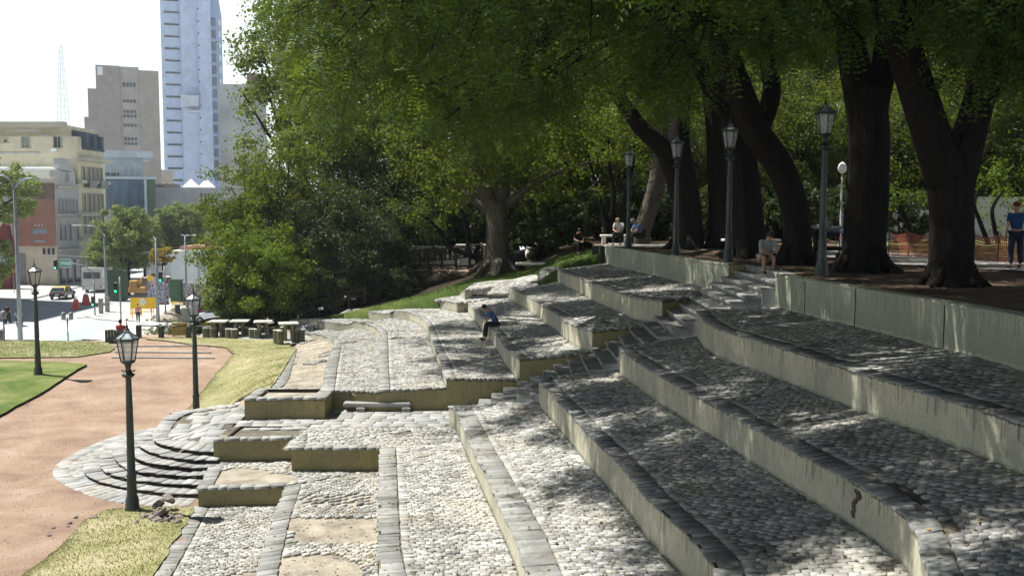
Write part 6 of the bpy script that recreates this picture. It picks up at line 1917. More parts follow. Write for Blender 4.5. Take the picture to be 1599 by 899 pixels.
# --- brown stepped tower block
d = 232.
t = bthing('brown concrete apartment block with stepped left side and a column of small windows', SX(190, d), d)
mb = MB(); zb = ZS
for a, b, top in ((135, 141, 186), (141, 153, 143), (153, 187, 107)): mb.box(((SX(a, d) + SX(b, d)) / 2, d + 8, (zb + SZ(top, d)) / 2), (SX(b, d) - SX(a, d), 16, SZ(top, d) - zb))
mb.build('wall', M['brownb'], t, world=True)
mb = MB(); mb.box(((SX(187, d) + SX(215, d)) / 2, d + 8.4, (zb + SZ(107.5, d)) / 2), (SX(215, d) - SX(187, d), 16, SZ(107.5, d) - zb)); mb.build('window_bay', M['brownl'], t, world=True)
mb = MB(); mb.box(((SX(215, d) + SX(244, d)) / 2, d + 8.2, (zb + SZ(112, d)) / 2), (SX(244, d) - SX(215, d), 16, SZ(112, d) - zb)); mb.build('right_wall', C('tan_wall', (.36, .33, .30)), t, world=True)
for k, py in enumerate((135, 154, 160, 176, 183, 197, 203, 218, 225)):
    for px in (193, 198, 203, 208):
        if (k * 7 + int(px)) % 5 == 0: continue
        mb = MB(); mb.box((SX(px, d), d + .36, SZ(py, d)), (.55, .1, .7 if k else 1.0)); mb.build('window', M['pane'], t, world=True)
mb = MB(); mb.box((SX(159.5, d), d - .02, SZ(116, d)), (1.1, .1, 1.9)); mb.build('opening', M['whitew'], t, world=True)

# --- white-blue tower
d = 300.
t = bthing('very tall bluish-white tower with dark slot windows and a central shaft', SX(290, d), d)
ZT = 92.
mb = MB(); mb.box(((SX(252, d) + SX(281, d)) / 2, d + 9, (ZS + ZT) / 2), (SX(281, d) - SX(252, d), 16, ZT - ZS)); mb.build('left_wing', M['towerw'], t, world=True)
mb = MB(); mb.box(((SX(281, d) + SX(325, d)) / 2, d + 7, (ZS + ZT) / 2), (SX(325, d) - SX(281, d), 16, ZT - ZS)); mb.box(((SX(306, d) + SX(325, d)) / 2, d - 1.6, (ZS + ZT) / 2), (SX(325, d) - SX(306, d), 1.4, ZT - ZS)); mb.build('shaft', M['towerw'], t, world=True)
mb = MB(); mb.box(((SX(325, d) + SX(342, d)) / 2, d + 9, (ZS + 64) / 2), (SX(342, d) - SX(325, d), 16, 64 - ZS)); mb.prism([(SX(325, d), 64), (SX(342, d), 64), (SX(334, d), 74), (SX(325, d), 76)], 0, 16, M=Matrix.Translation((0, d + 17, 0)) @ Matrix.Rotation(radians(90), 4, 'X')); mb.build('right_wing', C('tower_side', (.40, .50, .68), .5), t, world=True)
k = 0; py = 282.
while py > -20:
    mb = MB(); mb.box((SX(268, d), d + .95, SZ(py, d)), (4.2, .2, .55)); mb.build('window', M['pane'], t, world=True)
    mb = MB(); mb.box((SX(306.8, d), d - 2.32, SZ(py - 4, d)), (.42, .1, .45)); mb.build('vent', M['pane'], t, world=True)
    if py > 40:
        mb = MB(); mb.box((SX(329, d), d + .95, SZ(py - 7, d)), (1.4, .2, 2.5)); mb.build('pane', M['glassb'], t, world=True)
        mb = MB(); mb.box((SX(338.5, d), d + .95, SZ(py - 7, d)), (.5, .2, 1.7)); mb.build('pane', M['tent'], t, world=True)
    py -= 18.25
mb = MB(); mb.box((SX(292, d), d - 2.6, SZ(162, d)), (5.1, 3.4, 3.2), bev=.1); mb.box((SX(297, d), d - 2.6, SZ(177, d)), (3.6, 3.0, .5)); mb.build('balcony', C('tower_balcony', (.56, .62, .70)), t, world=True)

ROT = [o for o in COL.objects if o.type == 'EMPTY' and o.name.startswith('building') and o.location.y in (182., 232., 300.)]
# --- old grey wall block right of the tower
d = 262.
t = bthing('blank stained grey party wall with two tiny windows right of the white tower', SX(370, d), d)
mb = MB(); mb.box(((SX(340, d) + SX(410, d)) / 2, d + 8, (ZS + SZ(135, d)) / 2), (SX(410, d) - SX(340, d), 16, SZ(135, d) - ZS)); mb.build('wall', m_plain('stained_grey_wall', (.46, .47, .47), .9, .25, .12), t, world=True)
mb = MB(); mb.box(((SX(382, d) + SX(410, d)) / 2, d + 9, SZ(126, d)), (SX(410, d) - SX(382, d), 14, 3.4)); mb.build('roof_hut', C('brick_hut', (.22, .15, .13)), t, world=True)
for py in (149, 179):
    mb = MB(); mb.box((SX(386, d), d - .03, SZ(py, d)), (.8, .1, .9)); mb.build('window', M['pane'], t, world=True)
# --- long low grey building with tents on the roof
d = 196.
t = bthing('long low grey building with white pyramid tents on its roof', SX(280, d), d)
mb = MB(); mb.box(((SX(233, d) + SX(335, d)) / 2, d + 6, (ZS + SZ(293, d)) / 2), (SX(335, d) - SX(233, d), 12, SZ(293, d) - ZS)); mb.build('wall', M['greyw'], t, world=True)
mb = MB()
for k in range(12): mb.box((SX(236 + k * 3.6, d), d + 1, SZ(290.5, d)), (.42, .5, .7 if k % 3 else .95))
mb.build('parapet', C('brick_parapet', (.26, .19, .17)), t, world=True)
for px in (294, 317):
    mb = MB(); w = 1.75; mb.add([(-w, -w, 0), (w, -w, 0), (w, w, 0), (-w, w, 0), (0, 0, 1.75)], [(0, 1, 4), (1, 2, 4), (2, 3, 4), (3, 0, 4), (3, 2, 1, 0)])
    mb.build('tent', M['tent'], t, (SX(px, d) - t.location.x, 3, SZ(293, d) + .05 - ZS))
for px in (309, 315, 320, 325):
    mb = MB(); mb.box((SX(px, d), d - .03, SZ(310, d)), (.35, .12, 2.0)); mb.build('window', M['pane'], t, world=True)
ROT += [o for o in COL.objects if o.type == 'EMPTY' and o.name.startswith('building') and o.location.y in (262., 196.)]
for o in ROT: o.location.x += {300.: 2.0, 232.: 1.2, 262.: 1.5, 196.: .8, 182.: .5}[round(o.location.y, 1)]
for o in ROT: o.rotation_euler.z = atan2(-o.location.x, o.location.y)      # these blocks stand square to the avenue, turned towards the park
# --- dim facades further along the left side of the street and end of the street
for i, (d, a, b, top, mt, lb) in enumerate([(158, 126, 150, 330, 'greyw', 'shaded dark facade behind the street tree on the left of the street'), (205, 236, 262, 330, 'greyw', 'dim low facade between the glass building and the tower'), (172, 60, 160, 330, 'greyf', 'grey block behind the corner building'), (240, 244, 252, 265, 'cream_d', 'narrow pale facade seen in the slot left of the tower')]):
    t = bthing(lb, SX(a, d), d); mb = MB(); mb.box(((SX(a, d) + SX(b, d)) / 2, d + 5, (ZS + SZ(top, d)) / 2), (SX(b, d) - SX(a, d), 10, SZ(top, d) - ZS)); mb.build('wall', M[mt], t, world=True)
# --- white wall block by the work site
d = 118.
t = bthing('windowless white box-like building with a reddish roof edge behind the work site', SX(300, d), d)
mb = MB(); mb.box(((SX(266, d) + SX(352, d)) / 2, d + 6, (ZS + SZ(391, d)) / 2), (SX(352, d) - SX(266, d), 12, SZ(391, d) - ZS)); mb.build('wall', M['whitew'], t, world=True)
mb = MB(); mb.box(((SX(276, d) + SX(352, d)) / 2, d + 4, SZ(387.5, d)), (SX(352, d) - SX(276, d), 6, .45)); mb.build('roof', C('red_roof', (.36, .17, .13)), t, world=True)
mb = MB(); mb.box(((SX(300, d) + SX(352, d)) / 2, d + 8, SZ(374, d)), (SX(352, d) - SX(300, d), 6, 2.2)); mb.build('upper_storey', C('grey_upper', (.30, .29, .27)), t, world=True)
mb = MB()
for px in (309, 311.5): mb.box((SX(px, d), d - .05, SZ(428, d)), (.09, .09, 3.6))
mb.box((SX(318, d), d - .05, SZ(409, d)), (1.2, .09, .09)); mb.build('pipe', M['greyf'], t, world=True)

# graffiti hoarding
def m_graf(name, sc, seed):
    t = MT(name, .7, .2); v = t.coords("Object", (sc, sc, sc)); n1 = t.noise(v, .9 + seed, 3, .5, 2.5); n2 = t.noise(v, 2.1 + seed, 2, .5, 3.5)
    c = t.ramp(n1, [(.36, (.10, .16, .36)), (.44, (.42, .42, .46)), (.5, (.55, .55, .55)), (.56, (.36, .08, .09)), (.62, (.04, .05, .07)), (.7, (.45, .45, .45))])
    for q_ in t.n:
        if q_.bl_idname == 'ShaderNodeValToRGB': q_.color_ramp.interpolation = 'CONSTANT'
    t.color(t.mix(t.ramp(n2, [(.55, 0.), (.56, .7)]), c, (.05, .05, .08))); return t.m
for i, (a, b, t0_, b0_, lb) in enumerate([(228, 262, 432, 468, 'graffiti-covered hoarding behind the yellow board'), (282, 302, 442, 470, 'dark graffiti panel with a pale border, left of the second lamp head'), (303, 325, 442, 472, 'blue graffiti panel right of the second lamp head')]):
    d = 108. - i * .4; mb = MB(); mb.box(((SX(a, d) + SX(b, d)) / 2, d, (SZ(t0_, d) + SZ(b0_ + 8, d)) / 2), (SX(b, d) - SX(a, d) - .05, .15, SZ(t0_, d) - SZ(b0_ + 8, d)))
    o = mb.build('graffiti_hoarding', m_graf('graffiti_%d' % i, 1.1, i * .3)); tag(o, lb, 'hoarding')
d = 107.; mb = MB(); mb.box((SX(274, d), d, SZ(455, d)), (1.1, .9, 2.4), bev=.04); mb.box((SX(274, d), d, SZ(437, d)), (1.2, 1.0, .15)); o = mb.build('green_container', C('dark_green_box', (.05, .10, .06))); tag(o, 'dark green container box in front of the white building', 'container')
d = 112.; mb = MB(); mb.box((SX(176, d), d + 1, ZS + 1.75), (1.9, 1.4, 3.4), bev=.06); mb.box((SX(176, d), d + .25, ZS + 3.5), (2.1, .2, .12)); o = mb.build('green_kiosk', C('kiosk_green', (.07, .11, .07))); tag(o, 'dark green street kiosk beside the white bus', 'kiosk')
# yellow board with the sun-like emblem and yellow barriers
d = 93.
t = thing('construction_board', 'bright yellow construction board with a white flower-like emblem beside the rubble', 'board', (SX(222, d), d, ZS))
mb = MB(); mb.box((SX(222, d), d, SZ(473.5, d)), (SX(243, d) - SX(201, d), .08, SZ(465, d) - SZ(482, d))); mb.build('panel', M['yellow'], t, world=True)
mb = MB()
for k in range(10):
    a = 2 * pi * k / 10; mb.prism([(.13, -.045), (.30, -.075), (.34, 0), (.30, .075), (.13, .045)], 0, .03, M=Matrix.Translation((SX(220.5, d), d - .045, SZ(471.5, d))) @ Matrix.Rotation(radians(90), 4, 'X') @ Matrix.Rotation(a, 4, 'Z'))
mb.lathe([(.11, 0), (.11, .03)], 12, M=Matrix.Translation((SX(220.5, d), d - .045, SZ(471.5, d))) @ Matrix.Rotation(radians(90), 4, 'X')); mb.build('emblem', M['white'], t, world=True)
mb = MB()
for px in (203, 241): mb.box((SX(px, d), d + .06, ZS + .5), (.08, .08, 1.6))
mb.build('stand', M['yellow'], t, world=True)
for i, (a, b, d, lb) in enumerate([(201, 218, 96., 'yellow tubular barrier behind the left half of the yellow board'), (218, 237, 97.5, 'yellow tubular barrier behind the right half of the yellow board'), (266, 283, 98., 'yellow tubular barrier beside the rubble mound')]):
    t = thing('barrier', lb, 'barrier', (SX(a, d), d, ZS)); mb = MB(); L = SX(b, d) - SX(a, d)
    for z_ in (.35, 1.25): mb.tube([(0, 0, z_), (L, 0, z_)], .04, 6)
    for k in range(9): mb.tube([(L * k / 8, 0, .35), (L * k / 8, 0, 1.25)], .025, 5)
    mb.build('railing', M['yellow'], t)
    for s in (0, L):
        mb = MB(); mb.tube([(s, 0, 0), (s, 0, 1.25)], .045, 6); mb.tube([(s, -.3, .03), (s, .3, .03)], .04, 6); mb.build('foot', M['yellow'], t)
p = Vector((SX(272, 92), 92, ZS)); mb = MB()
for k in range(70):
    a, r_ = random.uniform(0, 2 * pi), abs(random.gauss(0, 1.0)); mb.blob((cos(a) * r_ * 1.5, sin(a) * r_ * .8, max(.1, 1.05 - r_ * .6)), (random.uniform(.15, .4),) * 3, seed=k, amp=.3, sub=0)
mb.lathe([(2.6, 0), (1.7, .45), (.8, .95), (.1, 1.15)], 14, M=Matrix.Scale(.7, 4, (0, 1, 0)))
o = mb.build('rubble_mound', M['sand'], None, tuple(p)); tag(o, 'sandy mound of rubble beside the yellow board', 'rubble', None, 'stuff')
mb = MB(); d = 110.
mb.box((SX(214, d), d, ZS + 1.5), (1.9, 1.0, .7), bev=.12); mb.box((SX(208, d), d, ZS + 2.1), (.9, .9, .9), bev=.1); mb.tube([(SX(216, d), d, ZS + 1.7), (SX(221, d), d, ZS + 2.9), (SX(227, d), d, ZS + 2.4), (SX(228, d), d, ZS + 1.3)], .12, 6); mb.tube([(SX(207, d), d - .5, ZS + .35), (SX(219, d), d - .5, ZS + .35)], .35, 10)
o = mb.build('excavator_cab', C('machine_tan', (.38, .22, .08))); tag(o, 'tan digging machine behind the yellow barriers', 'machine')

# street poles
def arm_lamp(px, py, top, arms, label, hh=HS, d=None, r=.09):
    p = U(px, py, hh); H = SZ(top, p.y) - p.z
    t = thing('street_light', label, 'lamp', tuple(p)); mb = MB(); mb.tube([(0, 0, -.3), (0, 0, H * .4), (0, 0, H)], [r * 1.5, r * 1.1, r * .8], 10); mb.build('pole', M['steel'], t)
    for (ax, apy) in arms:
        dx = SX(ax, p.y) - p.x; dz = SZ(apy, p.y) - p.z - H
        mb = MB(); mb.tube([(0, 0, H - .1), (dx * .15, 0, H + dz * .6), (dx * .35, 0, H + dz * .95), (dx * .75, 0, H + dz)], [r * .7, r * .6, r * .5, r * .45], 8); mb.build('arm', M['steel'], t)
        mb = MB(); mb.box((dx * .88, 0, H + dz + .01), (abs(dx) * .32, .26, .13), bev=.04); mb.build('lamp_head', M['concrete_l'], t)
    return t
arm_lamp(32, 534, 292, [(-16, 274), (82, 279)], 'tall double-armed grey street light at the left, rising past the leafy branch', hh=6.6 + 3, r=.12)
arm_lamp(167, 488, 366, [(116, 352)], 'tall grey street light with one arm reaching left over the street', r=.12)
arm_lamp(292, 492, 368, [(284, 367), (306, 367)], 'tall grey street light with a short double head, left of the white building', r=.11)
arm_lamp(247, 505, 372, [(240, 371)], 'grey pole in front of the work site, carrying signs', r=.12)
arm_lamp(158, 440, 335, [(132, 343)], 'small distant street light in front of the dark facades', r=.08)
def signal(px, py, top, px2, label, arm=None, sign=None, lit=True):
    p = U(px, py, HS); H = SZ(top, p.y) - p.z; t = thing('traffic_light', label, 'traffic light', tuple(p))
    mb = MB(); mb.tube([(0, 0, -.1), (0, 0, H)], .08, 8)
    hx, hz = 0, H - .5
    if arm:
        ax, apy = arm; dx = SX(ax, p.y) - p.x; dz = SZ(apy, p.y) - p.z
        mb.tube([(0, 0, H - .05), (dx * .05, 0, H + (dz - H) * .45), (dx * .25, 0, H + (dz - H) * .8), (dx * .6, 0, dz - .1), (dx, 0, dz)], .06, 8); 
    mb.build('pole', M['steel'], t)
    spots = [(-.02, H * .42 + 0.)] if arm else [(-.25, H - 1.0)]
    if arm: spots.append((dx, dz - .25))
    for (sx, sz) in spots:
        mb = MB(); mb.box((sx - .05, -.14, sz), (.34, .26, 1.0), bev=.04)
        for k in range(3): mb.tube([(sx - .05, -.27, sz + .31 - k * .31), (sx - .05, -.4, sz + .31 - k * .31)], .12, 10, cap=False)
        o = mb.build('signal_head', M['blk'], t)
        mb = MB(); mb.lathe([(.11, 0), (.10, .03)], 12, M=Matrix.Translation((sx - .05, -.275, sz - .31)) @ Matrix.Rotation(radians(90), 4, 'X')); mb.build('green_lens', M['green_l'], o)
    if sign:
        a, b, c, e = sign; sx0, sx1, z1, z0 = SX(a, p.y) - p.x, SX(b, p.y) - p.x, SZ(c, p.y) - p.z, SZ(e, p.y) - p.z
        mb = MB(); mb.box(((sx0 + sx1) / 2, -.1, (z0 + z1) / 2), (sx1 - sx0, .05, z1 - z0)); mb.box(((sx0 + sx1) / 2, -.128, (z0 + z1) / 2), (sx1 - sx0 - .12, .01, z1 - z0 - .3)); o = mb.build('sign_board', M['concrete_l'], t)
        mb = MB(); mb.box(((sx0 + sx1) / 2, -.138, (z0 + z1) / 2), (sx1 - sx0 - .14, .01, (z1 - z0) * .72)); g_ = mb.build('sign_face', M['green_s'], o)
        mb = MB(); rr = random.Random(5); xx = (sx0 + sx1) / 2 - .42
        for k in range(5):
            mb.box((xx, -.146, (z0 + z1) / 2), (.05, .01, .34)); mb.box((xx + .07, -.147, (z0 + z1) / 2 + rr.choice((-.14, 0, .14))), (.12, .01, .05)); mb.box((xx + .12, -.148, (z0 + z1) / 2), (.04, .01, rr.choice((.34, .18)))); xx += .2
        mb.build('sign_lettering', M['white'], o)
    return t
signal(148.5, 494, 437, 0, 'arching traffic light with a green street sign over the road', arm=(88, 409), sign=(93, 111, 404, 418))
signal(189, 502, 432, 0, 'slim traffic light on the pavement left of the yellow board')
signal(259, 503, 415, 0, 'traffic light with dark heads right of the yellow board')
for px, py, w, lb in ((158, 491.5, .6, 'grey square pillar left of the street light'), (168, 489, .6, 'grey square pillar at the foot of the street light'), (278, 503, .62, 'dark square pillar right of the yellow board')):
    p = U(px, py, HS); mb = MB(); mb.box((0, 0, .75), (w * .6, w * .6, 1.6), bev=.03); mb.box((0, 0, 1.58), (w * .68, w * .68, .08)); o = mb.build('pillar', M['concrete'] if px < 200 else M['blk'], None, tuple(p)); tag(o, lb, 'pillar')
p = U(106.5, 534, 8.2); t = thing('viewer_post', 'thin post carrying two grey drum-shaped boxes at the edge of the square', 'post', tuple(p)); mb = MB(); mb.tube([(0, 0, -1), (0, 0, SZ(496, p.y) - p.z)], .045, 8); mb.build('post', M['steel'], t)
for s in (-.23, .23):
    mb = MB(); mb.lathe([(.09, -.22), (.13, -.2), (.13, .2), (.09, .24)], 12, M=Matrix.Translation((s, 0, SZ(494, p.y) - p.z))); mb.tube([(s, 0, SZ(499, p.y) - p.z), (0, 0, SZ(500, p.y) - p.z)], .025, 6); mb.build('drum', M['steel'], t)
p = U(2, 533, 7.5); t = thing('litter_bin', 'grey litter bin on the kerb at the left edge', 'bin', tuple(p)); mb = MB(); mb.lathe([(.17, 0), (.2, .1), (.21, .55), (.17, .58)], 14); mb.build('body', M['steel'], t); mb = MB(); mb.lathe([(.2, .6), (.12, .7), (.03, .72)], 14); mb.build('lid', M['concrete_l'], t)
p = U(1, 533, 7.3); t = thing('drum_post', 'post with a grey drum at the far left edge above the litter bin', 'post', (p.x, p.y + .4, p.z)); mb = MB(); mb.tube([(0, 0, -1), (0, 0, 1.2)], .05, 8); mb.build('post', M['steel'], t); mb = MB(); mb.lathe([(.1, 1.2), (.14, 1.22), (.14, 1.6), (.08, 1.64)], 12); mb.build('drum', M['steel'], t)
for px, py, w, h, lb in ((119, 483, .7, 1.0, 'red plastic road barrier, the nearer one in the shadow'), (134.5, 476, .8, 1.1, 'red plastic road barrier, the farther one by the taxi')):
    p = U(px, py, HS); mb = MB(); mb.box((0, 0, h / 2), (w, .5, h), taper=.55, bev=0); mb.box((0, 0, h + .04), (w * .4, .2, .12)); mb.box((0, 0, .06), (w * 1.15, .6, .12)); o = mb.build('road_barrier', M['redw'], None, tuple(p)); tag(o, lb, 'road barrier')
d = 122.; t = thing('road_sign', 'round no-entry style sign on a thin post before the red facade', 'sign', (SX(19.5, d), d, ZS)); mb = MB(); mb.tube([(0, 0, 0), (0, 0, 3.2)], .05, 6); mb.build('post', M['steel'], t)
mb = MB(); mb.lathe([(.3, 0), (.3, .04)], 16, M=Matrix.Translation((0, -.06, 2.9)) @ Matrix.Rotation(radians(90), 4, 'X')); o = mb.build('sign_disc', M['redw'], t); mb = MB(); mb.lathe([(.19, 0), (.19, .03)], 16, M=Matrix.Translation((0, -.10, 2.9)) @ Matrix.Rotation(radians(90), 4, 'X')); mb.build('sign_centre', M['whitew'], o)
d = 90.; t = thing('sign_box', 'grey-green utility cabinet left of the second lamp head', 'cabinet', (SX(291, d), d, ZS)); mb = MB(); mb.box((0, 0, .75), (1.0, .5, 1.5), bev=.03); mb.build('body', C('cabinet_green', (.20, .23, .19)), t); mb = MB(); mb.box((0, -.26, .75), (.86, .02, 1.3)); mb.build('door', C('cabinet_door', (.17, .20, .16)), t)
d = 95.; t = thing('notice_sign', 'small yellow square sign on a pole in front of the tree', 'sign', (SX(233.5, d), d, ZS)); mb = MB(); mb.tube([(0, 0, 0), (0, 0, 4.6)], .04, 6); mb.build('post', M['steel'], t); mb = MB(); mb.box((0, -.06, SZ(434, d) - ZS), (.5, .04, .55)); mb.build('sign_plate', M['yellow'], t)

# overhead wires
mb = MB(); a = Vector((SX(88, 130), 130, SZ(397, 130))); b = Vector((SX(235, 115), 115, SZ(393, 115)))
mb.tube([a.lerp(b, k / 10) - Vector((0, 0, sin(pi * k / 10) * .5)) for k in range(11)], .025, 4); o = mb.build('overhead_wire', M['steel']); tag(o, 'thin wire stretched over the street in front of the grey facade', 'wire')

# antenna mast
d = 320.; t = thing('antenna_mast', 'pale lattice radio mast above the cream building', 'mast', (SX(106, d), d, ZS)); zb_, zt_ = SZ(205, d), SZ(76, d)
am = m_plain('pale_mast_paint', (.42, .50, .50), .6, .1, .1); mb = MB(); N = 18
def leg(k, u): w = 1.75 * (1 - u) + .38 * u; s = [(-1, -1), (1, -1), (1, 1), (-1, 1)][k % 4]; return Vector((s[0] * w, s[1] * w, zb_ - ZS - 8 + (zt_ - zb_ + 8) * u))
for k in range(4): mb.tube([leg(k, 0), leg(k, 1)], .07, 4)
for i in range(N):
    for k in range(4):
        mb.tube([leg(k, i / N), leg(k + 1, (i + 1) / N)], .045, 4, cap=False); mb.tube([leg(k, i / N), leg(k + 1, i / N)], .045, 4, cap=False)
mb.build('lattice', am, t); mb = MB(); mb.tube([(0, 0, zt_ - ZS), (0, 0, zt_ - ZS + 1.6)], .06, 5); mb.build('spike', am, t)

# vehicles
def car(label, loc, rz, paint, L=4.3, W=1.7, H=1.42, taxi=False, van=False, bus=False, group='vehicles on the street', cat='car', name='car'):
    t = thing(name, label, cat, loc, rz, group)
    if van or bus: prof = [(-L / 2, .35), (-L / 2, H * .92), (-L / 2 + .12, H), (L / 2 - .9, H), (L / 2 - .25, H * .55), (L / 2, H * .48), (L / 2, .35)] if van else [(-L / 2, .35), (-L / 2, H), (L / 2 - .2, H), (L / 2, H * .6), (L / 2, .35)]
    else: prof = [(-L / 2, .38), (-L / 2 - .02, .72), (-L / 2 + .12, .93), (-L * .40, .97), (L * .20, .95), (L * .42, .82), (L / 2, .68), (L / 2, .36)]
    def ext(pr, hw, tp=0):
        mb = MB(); n = len(pr); mb.add([(x, -hw, z) for x, z in pr] + [(x, hw, z) for x, z in pr], [list(range(n - 1, -1, -1)), list(range(n, 2 * n))] + [(i, (i + 1) % n, n + (i + 1) % n, n + i) for i in range(n)]); return mb
    b = ext(prof, W / 2).build('body', paint, t)
    bv = b.modifiers.new('b', 'BEVEL'); bv.width = .07; bv.segments = 2
    if not (van or bus):
        cp = [(-L * .43, .94), (-L * .33, H - .03), (-L * .02, H), (L * .08, H - .05), (L * .23, .93)]
        mb = MB(); n = len(cp); hw0, hw1 = W / 2 - .04, W / 2 - .2
        ys = [hw0 if z < 1 else hw1 for x, z in cp]
        mb.add([(x, -y, z) for (x, z), y in zip(cp, ys)] + [(x, y, z) for (x, z), y in zip(cp, ys)], [list(range(n - 1, -1, -1)), list(range(n, 2 * n))] + [(i, (i + 1) % n, n + (i + 1) % n, n + i) for i in range(n)])
        mb.build('windows', M['pane'], t)
        mb = MB(); rp = [(-L * .34, H - .05), (-L * .32, H + .01), (-L * .02, H + .03), (L * .09, H - .03)]; rp += [(x, z - .05) for x, z in rp[::-1]]; n = len(rp)
        hw = W / 2 - .19; mb.add([(x, -hw, z) for x, z in rp] + [(x, hw, z) for x, z in rp], [list(range(n - 1, -1, -1)), list(range(n, 2 * n))] + [(i, (i + 1) % n, n + (i + 1) % n, n + i) for i in range(n)])
        mb.build('roof', M['taxi'] if taxi else paint, t)
        for sx in (-1, 1):
            for xx in (-L * .08,):
                mb = MB(); mb.tube([(xx, sx * (W / 2 - .03), .94), (xx + .02, sx * (W / 2 - .18), H - .03)], .035, 5); mb.tube([(-L * .43, sx * (W / 2 - .05), .94), (-L * .335, sx * (W / 2 - .18), H - .03)], .04, 5); mb.tube([(L * .235, sx * (W / 2 - .05), .93), (L * .085, sx * (W / 2 - .18), H - .05)], .035, 5)
                mb.build('window_pillar', M['taxi'] if taxi else paint, t)
    else:
        for sx in (-1, 1):
            mb = MB(); mb.box((0 if bus else L * .25, sx * (W / 2 + .005), H * .72), (L * .8 if bus else 1.0, .03, H * .22)); mb.build('side_window', M['pane'], t)
        mb = MB(); mb.box((-L / 2 - .01, 0, H * .70), (.04, W * .8, H * .26)); mb.build('rear_window', M['pane'], t)
    for x in (-L * .31, L * .31):
        for s in (-1, 1):
            mb = MB(); mb.tube([(x, s * (W / 2 - .17), .31), (x, s * (W / 2 + .015), .31)], .31 if not bus else .45, 18); o = mb.build('wheel', M['tyre'], t)
            mb = MB(); mb.tube([(x, s * (W / 2 + .01), .31), (x, s * (W / 2 + .03), .31)], .18, 12); mb.build('rim', M['steel'], o)
    for s in (-1, 1):
        mb = MB(); mb.box((-L / 2 - .02, s * (W / 2 - .2), .78), (.05, .28, .14)); mb.build('tail_light', M['redw'], t)
        mb = MB(); mb.box((L / 2 - .02, s * (W / 2 - .25), .66), (.08, .32, .13)); mb.build('headlight', M['glass_lamp'], t)
    mb = MB(); mb.box((-L / 2 - .03, 0, .62), (.03, .42, .12)); mb.build('number_plate', M['white'], t)
    return t
def m_paint(n, c):
    t = MT(n, .25, .6); t.color(c); t.b.inputs["Coat Weight"].default_value = .6; return t.m
M['taxi'] = m_paint('taxi_yellow', (.80, .52, .02)); 
p = U(98, 466, HS); car('black taxi with a yellow roof driving away up the street', tuple(p), radians(97), m_paint('taxi_black', (.02, .02, .022)), L=4.1, W=1.72, H=1.46, taxi=True)
p = U(335, 505.5, HS); car('silver-white car parked behind the first stone table', (p.x + .3, p.y, ZS + .13), radians(180), m_paint('silver_paint', (.55, .60, .66)), L=4.4)
p = U(303, 503, HS); car('dark magenta car parked behind the second lamp head', (p.x, p.y + 1.5, ZS + .13), radians(182), m_paint('magenta_paint', (.22, .02, .09)), L=4.3)
d = 128.; car('white bus with blue window band waiting beside the green kiosk', (SX(160, d), d, ZS), radians(95), m_paint('bus_white', (.45, .46, .45)), L=9, W=2.5, H=3.1, bus=True, cat='bus', name='bus')
d = 121.; car('white truck cab with dark windscreen above the hoarding', (SX(252, d), d + 2, ZS + 1.9), radians(182), m_paint('truck_white', (.62, .66, .68)), L=4.6, W=2.3, H=3.3, van=True, cat='truck', name='truck')
# a loading ramp under the truck
mb = MB(); mb.box((SX(252, d), d + 2, ZS + .95), (7, 4, 1.9)); o = mb.build('loading_platform', M['concrete']); tag(o, 'grey platform on which the white truck stands', 'platform')

# people on the street, motorcycles
p = U(216, 506, HS); person('pedestrian in a pink shirt and dark trousers crossing the pale pavement', (p.x, p.y, ZS + .13), radians(10), stand(walk=.5), PINK, NAVY)
def moto(label, px, py):
    p = U(px, py, HS - .0); t = thing('motorcycle', label, 'motorcycle', (p.x, p.y, ZS), radians(12), 'motorcycles crossing the street')
    for y_, nm in ((-.62, 'wheel'), (.62, 'wheel')):
        mb = MB(); mb.tube([(-.06, y_, .3), (.06, y_, .3)], .30, 16); mb.build(nm, M['tyre'], t)
    mb = MB(); mb.tube([(0, -.62, .3), (0, -.45, .95)], .04, 6); mb.box((0, .05, .5), (.26, .6, .34), bev=.06); mb.box((0, -.2, .82), (.28, .4, .2), bev=.08); mb.build('frame', M['blk'], t)
    mb = MB(); mb.box((0, .3, .82), (.26, .62, .1), bev=.04); mb.build('seat', M['blk'], t)
    mb = MB(); mb.tube([(-.33, -.36, 1.02), (0, -.44, .98), (.33, -.36, 1.02)], .02, 6); mb.build('handlebar', M['steel'], t)
    mb = MB(); mb.lathe([(.09, 0), (.10, .05), (.05, .1)], 10, M=Matrix.Translation((0, -.52, .86)) @ Matrix.Rotation(radians(90), 4, 'X')); mb.build('headlight', M['glass_lamp'], t)
    J = dict(pelvis=(0, .2, .93), chest=(0, .05, 1.25), neck=(0, .0, 1.42), head=(0, -.03, 1.56), face=(0, -1, 0), shl=(.18, .03, 1.36), shr=(-.18, .03, 1.36), ell=(.26, -.15, 1.17), elr=(-.26, -.15, 1.17), wrl=(.30, -.32, 1.08), wrr=(-.30, -.32, 1.08), hal=(.31, -.4, 1.06), har=(-.31, -.4, 1.06),
             hipl=(.09, .17, .9), hipr=(-.09, .17, .9), knl=(.22, -.18, .74), knr=(-.22, -.18, .74), anl=(.2, -.02, .34), anr=(-.2, -.02, .34), tol=(.2, -.16, .3), tor=(-.2, -.16, .3))
    return p, J
p, J = moto('dark motorcycle at the far left, ridden towards the camera', 12, 504)
person('motorcyclist with bare arms and a dark helmet at the far left', (p.x, p.y, ZS), radians(12), J, BLACK, DARK, hair=False, cap=M['blk'])
p, J = moto('dark motorcycle half hidden by the tall double-armed street light', 31, 509)
person('motorcyclist with a pale helmet half hidden by the tall street light', (p.x, p.y, ZS), radians(12), J, BLACK, DARK, hair=False, cap=M['white'])

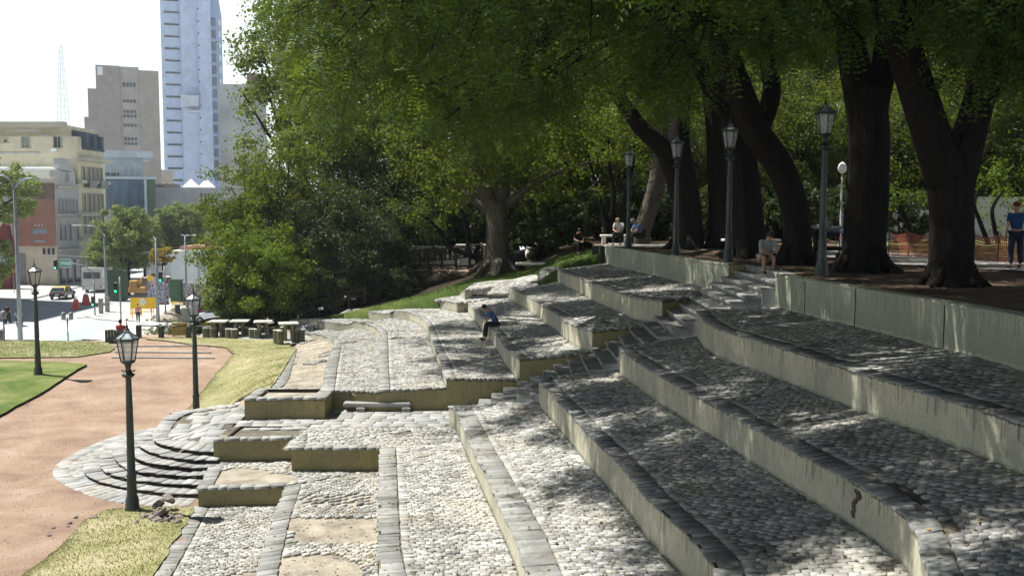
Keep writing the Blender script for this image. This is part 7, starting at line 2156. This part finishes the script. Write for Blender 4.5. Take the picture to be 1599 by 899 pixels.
# street trees
def st_tree(px, base_d, s, label, key='street', sz=None, dz=0): return bg_tree(key, SX(px, base_d), base_d, ZS + dz, label, 'tree', 'street_tree', 'street trees', s, px * .7, sz)
st_tree(198, 120, 1.18, 'large rounded street tree in front of the glass building', sz=1.22)
st_tree(165, 128, .8, 'smaller street tree left of the large rounded one, over the bus')
st_tree(268, 150, 1.2, 'street tree behind the truck with yellowing leaves')
st_tree(312, 150, 1.25, 'street tree behind the white box-like building')
st_tree(288, 175, 1.3, 'tree in front of the long grey building with tents')
st_tree(225, 140, 1.0, 'street tree between the large rounded tree and the work site')
st_tree(235, 168, 1.05, 'dim street tree below the glass building corner')
st_tree(247, 260, 2.0, 'far tree in the slot left of the tower')
bg_tree('autumn', SX(253, 112), 112, SZ(380, 112) - 2.5, 'yellow-leaved top of a small tree beside the signs pole', 'tree', 'small_tree', None, 1.3)
# leafy branches of a tree whose trunk stands left of the picture
d = 78.; t = thing('street_tree', 'street tree at the left edge whose branches hang in front of the red-ochre building', 'tree', (SX(-42, d), d, ZS), 0, 'street trees')
mb = MB(); q0 = Vector((SX(-42, d), d, ZS)); mb.tube([q0 + Vector((0, 0, -.2)), q0 + Vector((.1, 0, 3)), UY(-30, 380, d), UY(-20, 330, d)], [.3, .24, .2, .14], 10); mb.tube([UY(-20, 350, d), UY(5, 320, d), UY(30, 305, d)], [.12, .09, .04], 6); mb.build('trunk', BK_DARK, t, world=True)
r = np.random.default_rng(66); Cc = []
while len(Cc) < 190:
    px, py = r.uniform(-120, 62), r.uniform(245, 352)
    if px > -10 and ((px - 15) / 44) ** 2 + ((py - 302) / 44) ** 2 > 1: continue
    if px > 25 and py > 335: continue
    Cc.append(tuple(UY(px, py, d + r.uniform(-2.5, 2.5))))
while len(Cc) < 270:
    px, py = r.uniform(-110, 16), r.uniform(362, 448)
    if ((px + 20) / 38) ** 2 + ((py - 408) / 42) ** 2 > 1: continue
    Cc.append(tuple(UY(px, py, d + r.uniform(-2, 2))))
pp_, dd_ = clump_points(np.array(Cc), .6, 80, r, .5); V, Q = leaves(pp_, dd_, .26, r, .6, .4); link_mesh('crown', np_mesh('crown', V - np.array(t.location), Q), LF_STREET, t)
# ------------------------------------------------------------------ summer haze over the city
hz = MB(); hz.box((0, 300, 45), (1400, 900, 102)); 
hm = bpy.data.materials.new('haze_air'); hm.use_nodes = True; hn = hm.node_tree.nodes
for n in list(hn): hn.remove(n)
ho = hn.new("ShaderNodeOutputMaterial"); hv = hn.new("ShaderNodeVolumePrincipled")
hv.inputs["Color"].default_value = (.86, .93, 1, 1); hv.inputs["Density"].default_value = .00028; hv.inputs["Anisotropy"].default_value = .3
hm.node_tree.links.new(hv.outputs[0], ho.inputs[1])
tag(hz.build('haze', hm), kind='stuff')
